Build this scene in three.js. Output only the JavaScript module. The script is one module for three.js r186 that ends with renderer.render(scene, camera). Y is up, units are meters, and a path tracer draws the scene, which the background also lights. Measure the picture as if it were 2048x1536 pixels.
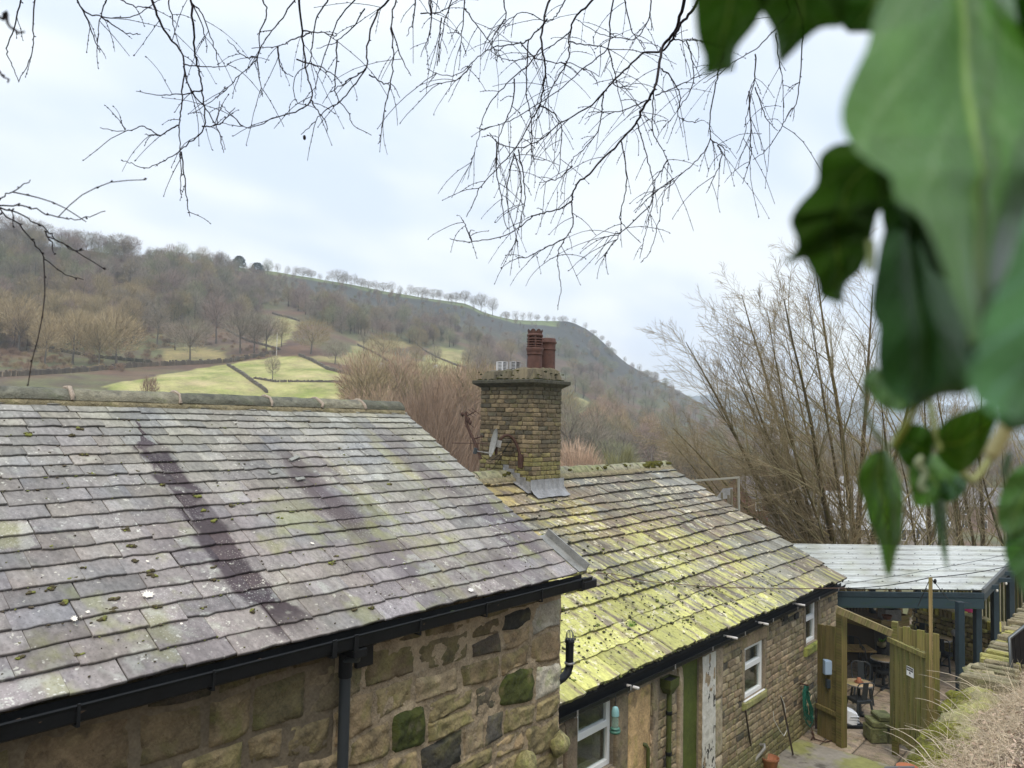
import * as THREE from 'three';
import { mergeGeometries } from 'three/addons/utils/BufferGeometryUtils.js';

// ---------------------------------------------------------------- camera, sky, sun, exposure
// World: x runs along the ridges of both houses (away to the right), -z runs away to the left, y is up, the yard is y = 0.
const scene = new THREE.Scene();
const EYE = new THREE.Vector3(0, 6.4, 0), FPX = 1538;
const camera = new THREE.PerspectiveCamera(53.07, 4 / 3, 0.02, 6000);
const vRight = new THREE.Vector3(0.6478, 0.0200, 0.7615).normalize();
const vBack = new THREE.Vector3(-0.7603, -0.0467, 0.6479);
vBack.addScaledVector(vRight, -vBack.dot(vRight)).normalize();
const vUp = new THREE.Vector3().crossVectors(vBack, vRight).normalize();
camera.matrixAutoUpdate = true;
camera.position.copy(EYE);
camera.quaternion.setFromRotationMatrix(new THREE.Matrix4().makeBasis(vRight, vUp, vBack));
camera.focus = 9; camera.userData.fStop = 8.5;
scene.add(camera);

const sunDir = new THREE.Vector3(-0.40, 0.85, 0.26).normalize();
const sun = new THREE.DirectionalLight(0xffefd8, 1.5);
sun.position.copy(sunDir).multiplyScalar(120); sun.shadow.radius = 36;
sun.castShadow = true; sun.shadow.mapSize.set(2048, 2048);
Object.assign(sun.shadow.camera, { left: -40, right: 40, top: 40, bottom: -40, near: 1, far: 300 });
sun.target.position.set(8, 0, -6); scene.add(sun, sun.target);

const renderer = new THREE.WebGLRenderer({ antialias: true });
renderer.toneMapping = THREE.LinearToneMapping; renderer.toneMappingExposure = 1.27;
renderer.shadowMap.enabled = true;
renderer.setSize(1024, 768);
const FOG = 0.00045;
scene.fog = new THREE.FogExp2(new THREE.Color().setRGB(0.74, 0.82, 0.90), FOG);

// ---------------------------------------------------------------- small maths
function rng(seed) { let a = seed >>> 0; return () => { a = (a + 0x6D2B79F5) >>> 0; let t = Math.imul(a ^ (a >>> 15), 1 | a); t = (t + Math.imul(t ^ (t >>> 7), 61 | t)) ^ t; return ((t ^ (t >>> 14)) >>> 0) / 4294967296; }; }
const clamp = (x, a = 0, b = 1) => Math.min(b, Math.max(a, x));
const sst = (a, b, x) => { const t = clamp((x - a) / (b - a)); return t * t * (3 - 2 * t); };
const lerp = (a, b, t) => a + (b - a) * t;
const mix3 = (a, b, t) => [lerp(a[0], b[0], t), lerp(a[1], b[1], t), lerp(a[2], b[2], t)];
const K = (v) => (q) => q * v;
const V = (x, y, z) => new THREE.Vector3(x, y, z);
const PERM = new Uint8Array(512); { const r = rng(77), p = [...Array(256).keys()]; for (let i = 255; i > 0; i--) { const j = Math.floor(r() * (i + 1)); [p[i], p[j]] = [p[j], p[i]]; } for (let i = 0; i < 512; i++) PERM[i] = p[i & 255]; }
const hsh = (x, y) => PERM[(PERM[x & 255] + y) & 255] / 255;
function vn(x, y) { const xi = Math.floor(x), yi = Math.floor(y), xf = x - xi, yf = y - yi, u = xf * xf * (3 - 2 * xf), v = yf * yf * (3 - 2 * yf); return lerp(lerp(hsh(xi, yi), hsh(xi + 1, yi), u), lerp(hsh(xi, yi + 1), hsh(xi + 1, yi + 1), u), v); }
function fbm(x, y, o = 4) { let s = 0, a = 0.5, n = 0; for (let i = 0; i < o; i++) { s += a * vn(x, y); n += a; a *= 0.5; x = x * 2.03 + 17.1; y = y * 2.03 + 9.7; } return s / n; }
function worley(x, y) { const xi = Math.floor(x), yi = Math.floor(y); let m = 9; for (let j = -1; j < 2; j++) for (let i = -1; i < 2; i++) { const px = xi + i + hsh(xi + i, yi + j) - x, py = yi + j + hsh(xi + i + 57, yi + j + 91) - y, d = px * px + py * py; if (d < m) m = d; } return Math.sqrt(m); }
// tileable noise (period p cells)
const hshT = (x, y, p) => hsh(((x % p) + p) % p, ((y % p) + p) % p);
function vnT(x, y, p) { const xi = Math.floor(x), yi = Math.floor(y), xf = x - xi, yf = y - yi, u = xf * xf * (3 - 2 * xf), v = yf * yf * (3 - 2 * yf); return lerp(lerp(hshT(xi, yi, p), hshT(xi + 1, yi, p), u), lerp(hshT(xi, yi + 1, p), hshT(xi + 1, yi + 1, p), u), v); }
function fbmT(u, v, p, o = 5) { let s = 0, a = 0.5, n = 0; for (let i = 0; i < o; i++) { s += a * vnT(u * p, v * p, p); n += a; a *= 0.55; p *= 2; } return s / n; }

// photo pixel (2048 x 1536) -> ray; used to read off where things stand
function ray(x, y) { return V(0, 0, 0).addScaledVector(vRight, (x - 1024) / FPX).addScaledVector(vUp, -(y - 768) / FPX).addScaledVector(vBack, -1); }
const at = (x, y, f) => EYE.clone().addScaledVector(ray(x, y), f);
const onY = (x, y, h) => { const d = ray(x, y); return EYE.clone().addScaledVector(d, (h - EYE.y) / d.y); };
const onZ = (x, y, z) => { const d = ray(x, y); return EYE.clone().addScaledVector(d, z / d.z); };
const onX = (x, y, v) => { const d = ray(x, y); return EYE.clone().addScaledVector(d, v / d.x); };
const toPx = (p) => { const q = p.clone().sub(EYE), f = -q.dot(vBack); return [1024 + FPX * q.dot(vRight) / f, 768 - FPX * q.dot(vUp) / f, f]; };

// ---------------------------------------------------------------- sky: an overcast dome, brighter overhead
{
  const W = 1024, H = 512, d = new Float32Array(W * H * 4);
  for (let j = 0; j < H; j++) for (let i = 0; i < W; i++) {
    const el = ((j + 0.5) / H - 0.5) * Math.PI, az = ((i + 0.5) / W - 0.5) * 2 * Math.PI, y = Math.sin(el), c = Math.cos(el), x = c * Math.cos(az), z = c * Math.sin(az), e = Math.max(y, 0);
    const k = 1 / (e + 0.22), n = fbm(x * k * 1.1 + 31, z * k * 2.0 + 11, 4), n2 = fbm(x * k * 2.6 + 3, z * k * 5.2 + 47, 5), cl = sst(0.40, 0.66, 0.68 * n + 0.32 * n2);
    const white = [0.86, 0.905, 0.935], blue = [0.64, 0.735, 0.885];
    let col = mix3(blue, white, clamp(cl * 0.75 + 0.32 * (1 - sst(0.0, 0.32, e))));
    col = mix3(col, [0.90, 0.915, 0.90], 0.5 * (1 - sst(0.0, 0.13, e)) * (0.5 + 0.5 * cl));
    const lift = 1 + 1.15 * sst(0.42, 1.0, e);
    const o = (j * W + i) * 4; d[o] = col[0] * lift; d[o + 1] = col[1] * lift; d[o + 2] = col[2] * lift; d[o + 3] = 1;
    if (y < 0) { d[o] = 0.20; d[o + 1] = 0.20; d[o + 2] = 0.17; }
  }
  const t = new THREE.DataTexture(d, W, H, THREE.RGBAFormat, THREE.FloatType);
  t.mapping = THREE.EquirectangularReflectionMapping; t.magFilter = THREE.LinearFilter; t.needsUpdate = true;
  scene.background = t; scene.environment = t;
}

// ---------------------------------------------------------------- naming
const used = {};
function numbered(n) { const k = used[n] = (used[n] ?? -1) + 1; return k ? `${n}_${String(k).padStart(3, '0')}` : n; }
function tag(o, label, category, group, kind) { o.userData.label = label; if (category) o.userData.category = category; if (group) o.userData.group = group; if (kind) o.userData.kind = kind; return o; }
function thing(name, label, category, pos = V(0, 0, 0), group) { const o = new THREE.Group(); o.name = numbered(name); o.position.copy(pos); scene.add(o); tag(o, label, category, group); return o; }
function rootOf(o) { while (o.parent && o.parent !== scene) o = o.parent; return o; }
function mesh(name, geo, m) { const o = new THREE.Mesh(geo, m); o.name = name; o.castShadow = o.receiveShadow = true; return o; }
// a part whose geometry is written in world coordinates
function part(parent, name, geo, m, label) {
  const r = rootOf(parent);
  let ox = 0, oy = 0, oz = 0, p = parent; while (p && p !== scene) { ox += p.position.x; oy += p.position.y; oz += p.position.z; p = p.parent; }
  geo.translate(-ox, -oy, -oz);
  const o = mesh(name, geo, m); parent.add(o); if (label) o.userData.label = label; return o;
}
function sub(parent, name, pos) { const g = new THREE.Group(); g.name = name; parent.add(g); return g; }
function single(name, label, category, geo, m, group) { const o = mesh(numbered(name), geo, m); scene.add(o); tag(o, label, category, group); return o; }
function struct(name, geo, m, label) { const o = mesh(numbered(name), geo, m); scene.add(o); tag(o, label, null, null, 'structure'); return o; }
function copyOf(src, label, group) { const c = src.clone(); c.name = numbered(src.userData.base ?? src.name.replace(/_\d{3}$/, '')); scene.add(c); if (label) c.userData.label = label; if (group) c.userData.group = group; return c; }

// ---------------------------------------------------------------- geometry builder
class GB {
  constructor() { this.p = []; this.u = []; this.c = []; this.i = []; this.col = [1, 1, 1]; }
  get n() { return this.p.length / 3; }
  v(x, y, z, u = 0, w = 0, c) { this.p.push(x, y, z); this.u.push(u, w); const k = c ?? this.col; this.c.push(k[0], k[1], k[2]); return this.p.length / 3 - 1; }
  vv(q, u, w, c) { return this.v(q.x, q.y, q.z, u, w, c); }
  t(a, b, c) { this.i.push(a, b, c); }
  q(a, b, c, d) { this.i.push(a, b, c, a, c, d); }
  quad(a, b, c, d, s = 1) { const w = a.distanceTo(b) * s, h = a.distanceTo(d) * s; const o = this.hash(a); this.q(this.vv(a, o, 0), this.vv(b, o + w, 0), this.vv(c, o + w, h), this.vv(d, o, h)); }
  hash(a) { return ((a.x * 3.7 + a.y * 5.3 + a.z * 7.1) % 4); }
  // box given centre, half axes as vectors
  hexa(c, A, B, C, bev = 0) {
    const P = (i, j, k) => c.clone().addScaledVector(A, i).addScaledVector(B, j).addScaledVector(C, k);
    const F = (a, b, cc, d) => this.quad(a, b, cc, d);
    if (!bev) {
      F(P(-1, -1, 1), P(1, -1, 1), P(1, 1, 1), P(-1, 1, 1)); F(P(1, -1, -1), P(-1, -1, -1), P(-1, 1, -1), P(1, 1, -1));
      F(P(1, -1, 1), P(1, -1, -1), P(1, 1, -1), P(1, 1, 1)); F(P(-1, -1, -1), P(-1, -1, 1), P(-1, 1, 1), P(-1, 1, -1));
      F(P(-1, 1, 1), P(1, 1, 1), P(1, 1, -1), P(-1, 1, -1)); F(P(-1, -1, -1), P(1, -1, -1), P(1, -1, 1), P(-1, -1, 1)); return this;
    }
    const a = 1 - bev / A.length(), b = 1 - bev / B.length(), g = 1 - bev / C.length();
    for (const s of [1, -1]) {
      F(P(-a, -b, s), P(a, -b, s), P(a, b, s), P(-a, b, s)); F(P(s, -b, -g), P(s, b, -g), P(s, b, g), P(s, -b, g)); F(P(-a, s, -g), P(-a, s, g), P(a, s, g), P(a, s, -g));
      for (const r of [1, -1]) { F(P(-a, s * b, r), P(a, s * b, r), P(a, s, r * g), P(-a, s, r * g)); F(P(s * a, -b, r), P(s * a, b, r), P(s, b, r * g), P(s, -b, r * g)); F(P(s * a, r, -g), P(s * a, r, g), P(s, r * b, g), P(s, r * b, -g)); }
      for (const r of [1, -1]) for (const w of [1, -1]) { const k = this.n; this.vv(P(s * a, r * b, w)); this.vv(P(s * a, r, w * g)); this.vv(P(s, r * b, w * g)); this.t(k, k + 1, k + 2); }
    }
    return this;
  }
  box(x0, y0, z0, x1, y1, z1, bev = 0) { return this.hexa(V((x0 + x1) / 2, (y0 + y1) / 2, (z0 + z1) / 2), V((x1 - x0) / 2, 0, 0), V(0, (y1 - y0) / 2, 0), V(0, 0, (z1 - z0) / 2), bev); }
  // beam between two points
  beam(a, b, w, h, bev = 0, upv) { const d = b.clone().sub(a), L = d.length(); d.normalize(); const u = (upv ?? (Math.abs(d.y) > 0.95 ? V(1, 0, 0) : V(0, 1, 0))).clone(), s = new THREE.Vector3().crossVectors(u, d).normalize(), t = new THREE.Vector3().crossVectors(d, s); return this.hexa(a.clone().add(b).multiplyScalar(0.5), d.multiplyScalar(L / 2), s.multiplyScalar(w / 2), t.multiplyScalar(h / 2), bev); }
  tube(pts, rad, sides = 6, cap = true) {
    const n = pts.length, R = (k) => typeof rad === 'function' ? rad(k / (n - 1)) : Array.isArray(rad) ? rad[k] : rad;
    let nrm = null, base = this.n, len = 0; const T = V(0, 0, 0), B = V(0, 0, 0);
    for (let k = 0; k < n; k++) {
      T.copy(pts[Math.min(k + 1, n - 1)]).sub(pts[Math.max(k - 1, 0)]).normalize();
      if (!nrm) nrm = Math.abs(T.y) < 0.9 ? V(0, 1, 0) : V(1, 0, 0);
      nrm.addScaledVector(T, -nrm.dot(T)).normalize(); B.crossVectors(T, nrm);
      if (k) len += pts[k].distanceTo(pts[k - 1]);
      const r = R(k);
      for (let s = 0; s < sides; s++) { const a = s / sides * 2 * Math.PI, ca = Math.cos(a) * r, sa = Math.sin(a) * r; this.v(pts[k].x + nrm.x * ca + B.x * sa, pts[k].y + nrm.y * ca + B.y * sa, pts[k].z + nrm.z * ca + B.z * sa, s / sides * 0.5, len); }
    }
    for (let k = 0; k < n - 1; k++) for (let s = 0; s < sides; s++) { const a = base + k * sides + s, b = base + k * sides + (s + 1) % sides; this.q(a, b, b + sides, a + sides); }
    if (cap) for (const k of [0, n - 1]) { if (R(k) < 0.002) continue; const c = this.vv(pts[k], 0, 0), b0 = base + k * sides; for (let s = 0; s < sides; s++) k ? this.t(b0 + s, b0 + (s + 1) % sides, c) : this.t(b0 + (s + 1) % sides, b0 + s, c); }
    return this;
  }
  // solid of revolution about a vertical axis
  lathe(c, prof, seg = 20, ring = null) { const b = this.n; prof.forEach(([r, y], k) => { for (let s = 0; s < seg; s++) { const a = s / seg * 2 * Math.PI, rr = r * (ring ? ring(a, k) : 1); this.v(c.x + Math.cos(a) * rr, c.y + y, c.z + Math.sin(a) * rr, s / seg, y); } }); for (let k = 0; k < prof.length - 1; k++) for (let s = 0; s < seg; s++) { const a = b + k * seg + s, d = b + k * seg + (s + 1) % seg; this.q(a, a + seg, d + seg, d); } return this; }
  // irregular lump
  blob(c, rx, ry, rz, r, rough = 0.25, seg = 7, rings = 5) {
    const b = this.n, o = r() * 99; for (let k = 0; k <= rings; k++) for (let s = 0; s < seg; s++) { const th = k / rings * Math.PI, a = s / seg * 2 * Math.PI, m = 1 + rough * (vn(o + Math.sin(th) * Math.cos(a) * 2.1 + 5, o + Math.sin(th) * Math.sin(a) * 2.1 + k * 0.7) - 0.5) * 2; this.v(c.x + Math.sin(th) * Math.cos(a) * rx * m, c.y + Math.cos(th) * ry * m, c.z + Math.sin(th) * Math.sin(a) * rz * m, a * 0.2, th * 0.2); }
    for (let k = 0; k < rings; k++) for (let s = 0; s < seg; s++) { const a = b + k * seg + s, d = b + k * seg + (s + 1) % seg; this.q(a, d, d + seg, a + seg); } return this;
  }
  geo(flat = false) { const g = new THREE.BufferGeometry(); g.setAttribute('position', new THREE.BufferAttribute(new Float32Array(this.p), 3)); g.setAttribute('uv', new THREE.BufferAttribute(new Float32Array(this.u), 2)); g.setAttribute('color', new THREE.BufferAttribute(new Float32Array(this.c), 3)); g.setIndex(this.n > 65535 ? new THREE.BufferAttribute(new Uint32Array(this.i), 1) : new THREE.BufferAttribute(new Uint16Array(this.i), 1)); g.computeVertexNormals(); return g; }
}
const gb = () => new GB();

// ---------------------------------------------------------------- textures and materials
const enc = (x) => { x = clamp(x); return Math.round(255 * (x <= 0.0031308 ? 12.92 * x : 1.055 * Math.pow(x, 1 / 2.4) - 0.055)); };
function colorTex(W, H, fn, rep = true) { const d = new Uint8Array(W * H * 4); for (let j = 0; j < H; j++) for (let i = 0; i < W; i++) { const c = fn((i + 0.5) / W, (j + 0.5) / H), o = (j * W + i) * 4; d[o] = enc(c[0]); d[o + 1] = enc(c[1]); d[o + 2] = enc(c[2]); d[o + 3] = 255; } return fin(new THREE.DataTexture(d, W, H), rep, true); }
function greyTex(W, H, fn, rep = true) { const d = new Uint8Array(W * H * 4); for (let j = 0; j < H; j++) for (let i = 0; i < W; i++) { const c = Math.round(255 * clamp(fn((i + 0.5) / W, (j + 0.5) / H))), o = (j * W + i) * 4; d[o] = d[o + 1] = d[o + 2] = c; d[o + 3] = 255; } return fin(new THREE.DataTexture(d, W, H), rep, false); }
function fin(t, rep, srgb) { t.magFilter = THREE.LinearFilter; t.minFilter = THREE.LinearFilter; t.wrapS = t.wrapT = rep ? THREE.RepeatWrapping : THREE.ClampToEdgeWrapping; if (srgb) t.colorSpace = THREE.SRGBColorSpace; t.needsUpdate = true; return t; }
function rep(t, su, sv = su) { const c = t.clone(); c.repeat.set(su, sv); c.needsUpdate = true; return c; }
function M(rgb, rough = 0.9, o = {}) { const m = new THREE.MeshPhysicalMaterial({ roughness: rough, side: THREE.DoubleSide, ...o }); m.color.setRGB(...rgb); return m; }

const bumpGrain = greyTex(512, 512, (u, v) => 0.6 * fbmT(u, v, 8, 6) + 0.4 * fbmT(u + 0.37, v + 0.11, 32, 4));
const bumpCoarse = greyTex(512, 512, (u, v) => { const a = fbmT(u, v, 5, 6); return sst(0.25, 0.75, a) * 0.8 + 0.2 * fbmT(u, v, 64, 2); });
const mottle = colorTex(512, 512, (u, v) => { const a = fbmT(u, v, 4, 6), b = fbmT(u + 0.3, v + 0.6, 16, 5), c = fbmT(u + 0.7, v + 0.2, 60, 2); const k = 0.5 + 0.75 * a + 0.35 * (b - 0.5) + 0.45 * (c - 0.5); return [0.82 * k + 0.04 * b, 0.81 * k, 0.79 * k - 0.03 * b]; });
const stoneCol = colorTex(1024, 1024, (u, v) => { const a = fbmT(u, v, 4, 6), b = fbmT(u + 0.3, v + 0.6, 12, 5), c = fbmT(u + 0.7, v + 0.2, 80, 3), g = sst(0.5, 0.72, fbmT(u + 0.15, v + 0.45, 6, 5)); let k = 0.42 + 0.6 * a + 0.5 * (b - 0.5) + 0.5 * (c - 0.5); let r = [k, k * 0.94, k * 0.82]; r = mix3(r, [k * 0.62, k * 0.72, k * 0.36], g * 0.55); const bl = sst(0.56, 0.75, fbmT(u + 0.55, v + 0.85, 7, 6)); r = mix3(r, [k * 0.35, k * 0.34, k * 0.33], bl * 0.6); const li = sst(0.68, 0.78, fbmT(u + 0.05, v + 0.25, 22, 4)); return mix3(r, [0.85, 0.84, 0.76], li * 0.5); });
const woodCol = colorTex(512, 512, (v, u) => { const g = fbmT(u, v * 0.0625 + 0.02 * fbmT(u, v, 4, 3), 32, 4), a = fbmT(u, v, 4, 5), k = 0.12 + 1.15 * g + 0.5 * (a - 0.5); const gr = sst(0.4, 0.7, fbmT(u + 0.4, v + 0.2, 5, 5)); return mix3([k, k * 0.9, k * 0.68], [k * 0.72, k * 0.85, k * 0.38], gr * 0.75); });
const mossCol = colorTex(512, 512, (u, v) => { const a = fbmT(u, v, 6, 6), b = fbmT(u, v, 50, 3), c = sst(0.45, 0.75, fbmT(u + 0.2, v + 0.7, 9, 4)); const k = 0.35 + 0.9 * a + 0.7 * (b - 0.5); return mix3([0.75 * k, 0.8 * k, 0.22 * k], [0.5 * k, 0.42 * k, 0.22 * k], c * 0.6); });
const concreteCol = colorTex(1024, 1024, (u, v) => { const a = fbmT(u, v, 4, 6), b = fbmT(u + 0.3, v + 0.1, 40, 3), g = sst(0.34, 0.56, fbmT(u + 0.6, v + 0.3, 5, 6)), k = 0.5 + 0.6 * a + 0.35 * (b - 0.5); let r = mix3([0.34 * k, 0.31 * k, 0.26 * k], [0.29 * k, 0.30 * k, 0.09 * k], g * 0.9); const d = sst(0.62, 0.75, fbmT(u + 0.1, v + 0.9, 9, 5)); return mix3(r, [0.07, 0.06, 0.045], d * 0.75); });
const barkCol = colorTex(256, 512, (u, v) => { const g = fbmT(u, v * 0.25, 24, 4), a = fbmT(u, v, 5, 4), k = 0.3 + 0.9 * g; return mix3([0.8 * k, 0.72 * k, 0.6 * k], [0.55 * k, 0.62 * k, 0.3 * k], sst(0.4, 0.7, a)); });

const mat = {
  stone: M([1, 1, 1], 0.92, { map: rep(stoneCol, 1.1), bumpMap: rep(bumpCoarse, 3.1), bumpScale: 0.012, vertexColors: true }),
  stoneFine: M([1, 1, 1], 0.92, { map: rep(stoneCol, 0.9), bumpMap: rep(bumpCoarse, 2.6), bumpScale: 0.010, vertexColors: true }),
  mortar: M([0.46, 0.375, 0.25], 0.97, { map: rep(mottle, 1.7), bumpMap: rep(bumpCoarse, 3.3), bumpScale: 0.02 }),
  mortarOld: M([0.20, 0.165, 0.11], 0.97, { map: rep(mottle, 1.3), bumpMap: rep(bumpGrain, 2.3), bumpScale: 0.012 }),
  black: M([0.011, 0.013, 0.015], 0.5, { specularIntensity: 0.5, bumpMap: rep(bumpGrain, 2), bumpScale: 0.001, map: rep(mottle, 1.5) }),
  blackRough: M([0.03, 0.03, 0.028], 0.8, { map: rep(mottle, 2) }),
  lead: M([0.36, 0.37, 0.38], 0.55, { metalness: 0.35, map: rep(mottle, 2.1), bumpMap: rep(bumpCoarse, 2), bumpScale: 0.012 }),
  terra: M([0.125, 0.056, 0.040], 0.75, { map: rep(mottle, 2.2), bumpMap: rep(bumpGrain, 3), bumpScale: 0.004 }),
  white: M([0.78, 0.78, 0.76], 0.5, { map: rep(mottle, 0.6) }),
  pvc: M([0.80, 0.81, 0.80], 0.38),
  glassDark: new THREE.MeshPhysicalMaterial({ color: new THREE.Color().setRGB(0.9, 0.95, 0.93), roughness: 0.04, transmission: 1, thickness: 0, ior: 1.5, side: THREE.DoubleSide }),
  dark: M([0.015, 0.014, 0.012], 0.9),
  wood: M([0.30, 0.265, 0.18], 0.9, { map: rep(woodCol, 0.45, 3.2), bumpMap: rep(bumpGrain, 2), bumpScale: 0.004, vertexColors: true }),
  teal: M([0.020, 0.042, 0.055], 0.55, { map: rep(mottle, 1.4) }),
  metalDark: M([0.05, 0.058, 0.062], 0.42, { metalness: 0.5 }),
  rust: M([0.075, 0.035, 0.022], 0.8, { map: rep(mottle, 4) }),
  galv: M([0.42, 0.43, 0.43], 0.5, { metalness: 0.4, map: rep(mottle, 2) }),
  moss: M([0.42, 0.40, 0.30], 1, { map: rep(mossCol, 2.3), bumpMap: rep(bumpCoarse, 9), bumpScale: 0.03, vertexColors: true }),
  concrete: M([0.95, 0.95, 0.95], 0.95, { map: rep(concreteCol, 0.33), bumpMap: rep(bumpGrain, 0.9), bumpScale: 0.008 }),
  bark: M([0.20, 0.17, 0.12], 0.95, { map: rep(barkCol, 2, 1), vertexColors: true }),
  twig: M([1, 1, 1], 0.85, { vertexColors: true }),
  vc: M([1, 1, 1], 0.9, { vertexColors: true }),
  vcMottle: M([1, 1, 1], 0.9, { vertexColors: true, map: rep(mottle, 1.2) }),
};
// ================================================================ roofs and walls: shared builders
// frame: origin o, axes e (along), s (up the slope or wall), n (outwards)
const frame = (o, e, s) => ({ o, e, s, n: new THREE.Vector3().crossVectors(e, s).normalize(), p(a, b, h) { return V(this.o.x + this.e.x * a + this.s.x * b + this.n.x * h, this.o.y + this.e.y * a + this.s.y * b + this.n.y * h, this.o.z + this.e.z * a + this.s.z * b + this.n.z * h); } });
function slate(g, F, x0, x1, t0, t1, th, r, tint, uvf, rag = 0.006, skew = 0) {
  const nx = Math.max(4, Math.min(9, Math.round((x1 - x0) / 0.06))), o = r() * 50, hl = th * (2.05 + 0.5 * r()), hr = hl + th * (r() - 0.5) * 0.5, ch = (r() < 0.45) ? 0.02 + 0.03 * r() : 0, cl = (r() < 0.45) ? 0.02 + 0.03 * r() : 0;
  const rows = [];
  for (let k = 0; k < 5; k++) {
    const row = [];
    for (let i = 0; i <= nx; i++) {
      const f = i / nx, x = lerp(x0, x1, f) + skew * (k / 4);
      let low = t0 + (fbm(o + f * (x1 - x0) * 16, o * 1.3, 3) - 0.5) * 2.6 * rag + (fbm(o + f * 3, o, 2) - 0.5) * rag * 2;
      if (i === 0) low += cl * rag * 35 / 30; if (i === nx) low += ch * rag * 35 / 30;
      const hlow = lerp(hl, hr, f) + (fbm(o + x * 6, 3.3, 2) - 0.5) * th * 0.5;
      const t = k < 2 ? low : k === 2 ? low + Math.min(0.008, th * 0.7) : lerp(low, t1, (k - 2) / 2);
      const kk = clamp((t - t0) / (t1 - t0)), h = lerp(hlow, th * 0.95, kk) + (k === 3 ? (vn(x * 9 + o, t * 9) - 0.5) * th * 0.3 : 0);
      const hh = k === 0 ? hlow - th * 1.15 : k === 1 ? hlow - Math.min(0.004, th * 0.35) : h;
      const [u, v] = uvf(x, t), P = F.p(x, t, hh), e = k < 2 ? 0.42 : 1;  // lower edge darkened: algae on the break, plus shade painted into the colour
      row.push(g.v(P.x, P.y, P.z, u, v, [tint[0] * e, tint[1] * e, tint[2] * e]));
    }
    rows.push(row);
  }
  for (let k = 0; k < 4; k++) for (let i = 0; i < nx; i++) g.q(rows[k][i], rows[k][i + 1], rows[k + 1][i + 1], rows[k + 1][i]);
  for (const i of [0, nx]) { // side edges
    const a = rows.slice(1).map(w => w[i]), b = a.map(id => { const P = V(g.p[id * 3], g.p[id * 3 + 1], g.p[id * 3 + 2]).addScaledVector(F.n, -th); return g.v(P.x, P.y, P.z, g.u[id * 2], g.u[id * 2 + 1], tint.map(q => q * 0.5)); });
    for (let k = 0; k < 3; k++) { i ? g.q(a[k], b[k], b[k + 1], a[k + 1]) : g.q(b[k], a[k], a[k + 1], b[k + 1]); }
  }
}
// one dressed or rubble stone: polygon in the wall plane
function stoneOn(g, F, poly, proud, r, tint, rough = 0.5, uvo = 0, soft = false) {
  const n = poly.length, c = poly.reduce((a, q) => [a[0] + q[0] / n, a[1] + q[1] / n], [0, 0]), o = r() * 60, rings = [];
  const ins = [0, 0.03, 0.15, 0.5], hs = soft ? [-0.03, 0.10, 0.74, 1.0] : [-0.03, 0.5, 0.92, 1.0];
  for (let k = 0; k < 4; k++) rings.push(poly.map((q, i) => {
    const u = lerp(q[0], c[0], ins[k]), v = lerp(q[1], c[1], ins[k]);
    const h = k === 0 ? -0.03 : proud * hs[k] + (fbm(u * 9 + o, v * 9 + o, 3) - 0.5) * proud * rough * (k === 1 ? 1.2 : 1.7);
    const P = F.p(u, v, h), e = k < 1 ? 0.7 : 1; return g.v(P.x, P.y, P.z, u + uvo, v + uvo * 0.7, [tint[0] * e, tint[1] * e, tint[2] * e]);
  }));
  const P = F.p(c[0], c[1], proud * (1 + (r() - 0.5) * rough)), m = g.v(P.x, P.y, P.z, c[0] + uvo, c[1] + uvo * 0.7, tint);
  for (let k = 0; k < 3; k++) for (let i = 0; i < n; i++) g.q(rings[k][i], rings[k][(i + 1) % n], rings[k + 1][(i + 1) % n], rings[k + 1][i]);
  for (let i = 0; i < n; i++) g.t(rings[3][i], rings[3][(i + 1) % n], m);
}
function ashlar(g, F, P, proud, r, tint, rough, uvo, moss = 0, mossC = [0.16, 0.17, 0.04]) { // rock-faced block on an eight-point outline (corners 0 2 4 6)
  const n = 12, m = 9, o = r() * 60, L = (a, b, t) => [lerp(a[0], b[0], t), lerp(a[1], b[1], t)], E = (a, b, c, t) => t < 0.5 ? L(a, b, t * 2) : L(b, c, t * 2 - 1), id = [];
  for (let j = 0; j <= m; j++) for (let i = 0; i <= n; i++) {
    const s = i / n, t = j / m, B = E(P[0], P[1], P[2], s), T = E(P[6], P[5], P[4], s), A = E(P[0], P[7], P[6], t), C = E(P[2], P[3], P[4], t), q = [0, 1].map(k => (1 - t) * B[k] + t * T[k] + (1 - s) * A[k] + s * C[k] - ((1 - s) * (1 - t) * P[0][k] + s * (1 - t) * P[2][k] + s * t * P[4][k] + (1 - s) * t * P[6][k]));
    const rim = i === 0 || j === 0 || i === n || j === m, ed = Math.min(s, 1 - s, t, 1 - t), cor = Math.min(s, 1 - s) + Math.min(t, 1 - t);
    const h = rim ? -0.02 : proud * sst(-0.05, 0.09, ed) * sst(-0.05, moss > 0.9 ? 0.30 : 0.14, cor) + rough * (0.022 * (fbm(q[0] * 8 + o, q[1] * 8 + o, 3) - 0.5) + 0.026 * (fbm(q[0] * 26 + o, q[1] * 34, 3) - 0.5) - 0.012 * sst(0.5, 0.62, fbm(q[0] * 12 + o * 2, q[1] * 17, 2)));
    const p = F.p(q[0], q[1], h), e = 0.82 + 0.36 * fbm(q[0] * 7 + o, q[1] * 7 + 3, 4); const mk = sst(0.62 - 0.42 * moss, 0.74 - 0.36 * moss, fbm(q[0] * 11 + o, q[1] * 11 + 9, 4)) * Math.min(1, moss * 1.6), tc = mix3(tint, mossC, mk); id.push(g.v(p.x, p.y, p.z, q[0] + uvo, q[1] + uvo * 0.7, [tc[0] * e, tc[1] * e, tc[2] * e]));
  }
  for (let j = 0; j < m; j++) for (let i = 0; i < n; i++) { const a = j * (n + 1) + i; g.q(id[a], id[a + 1], id[a + n + 2], id[a + n + 1]); }
}
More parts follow.
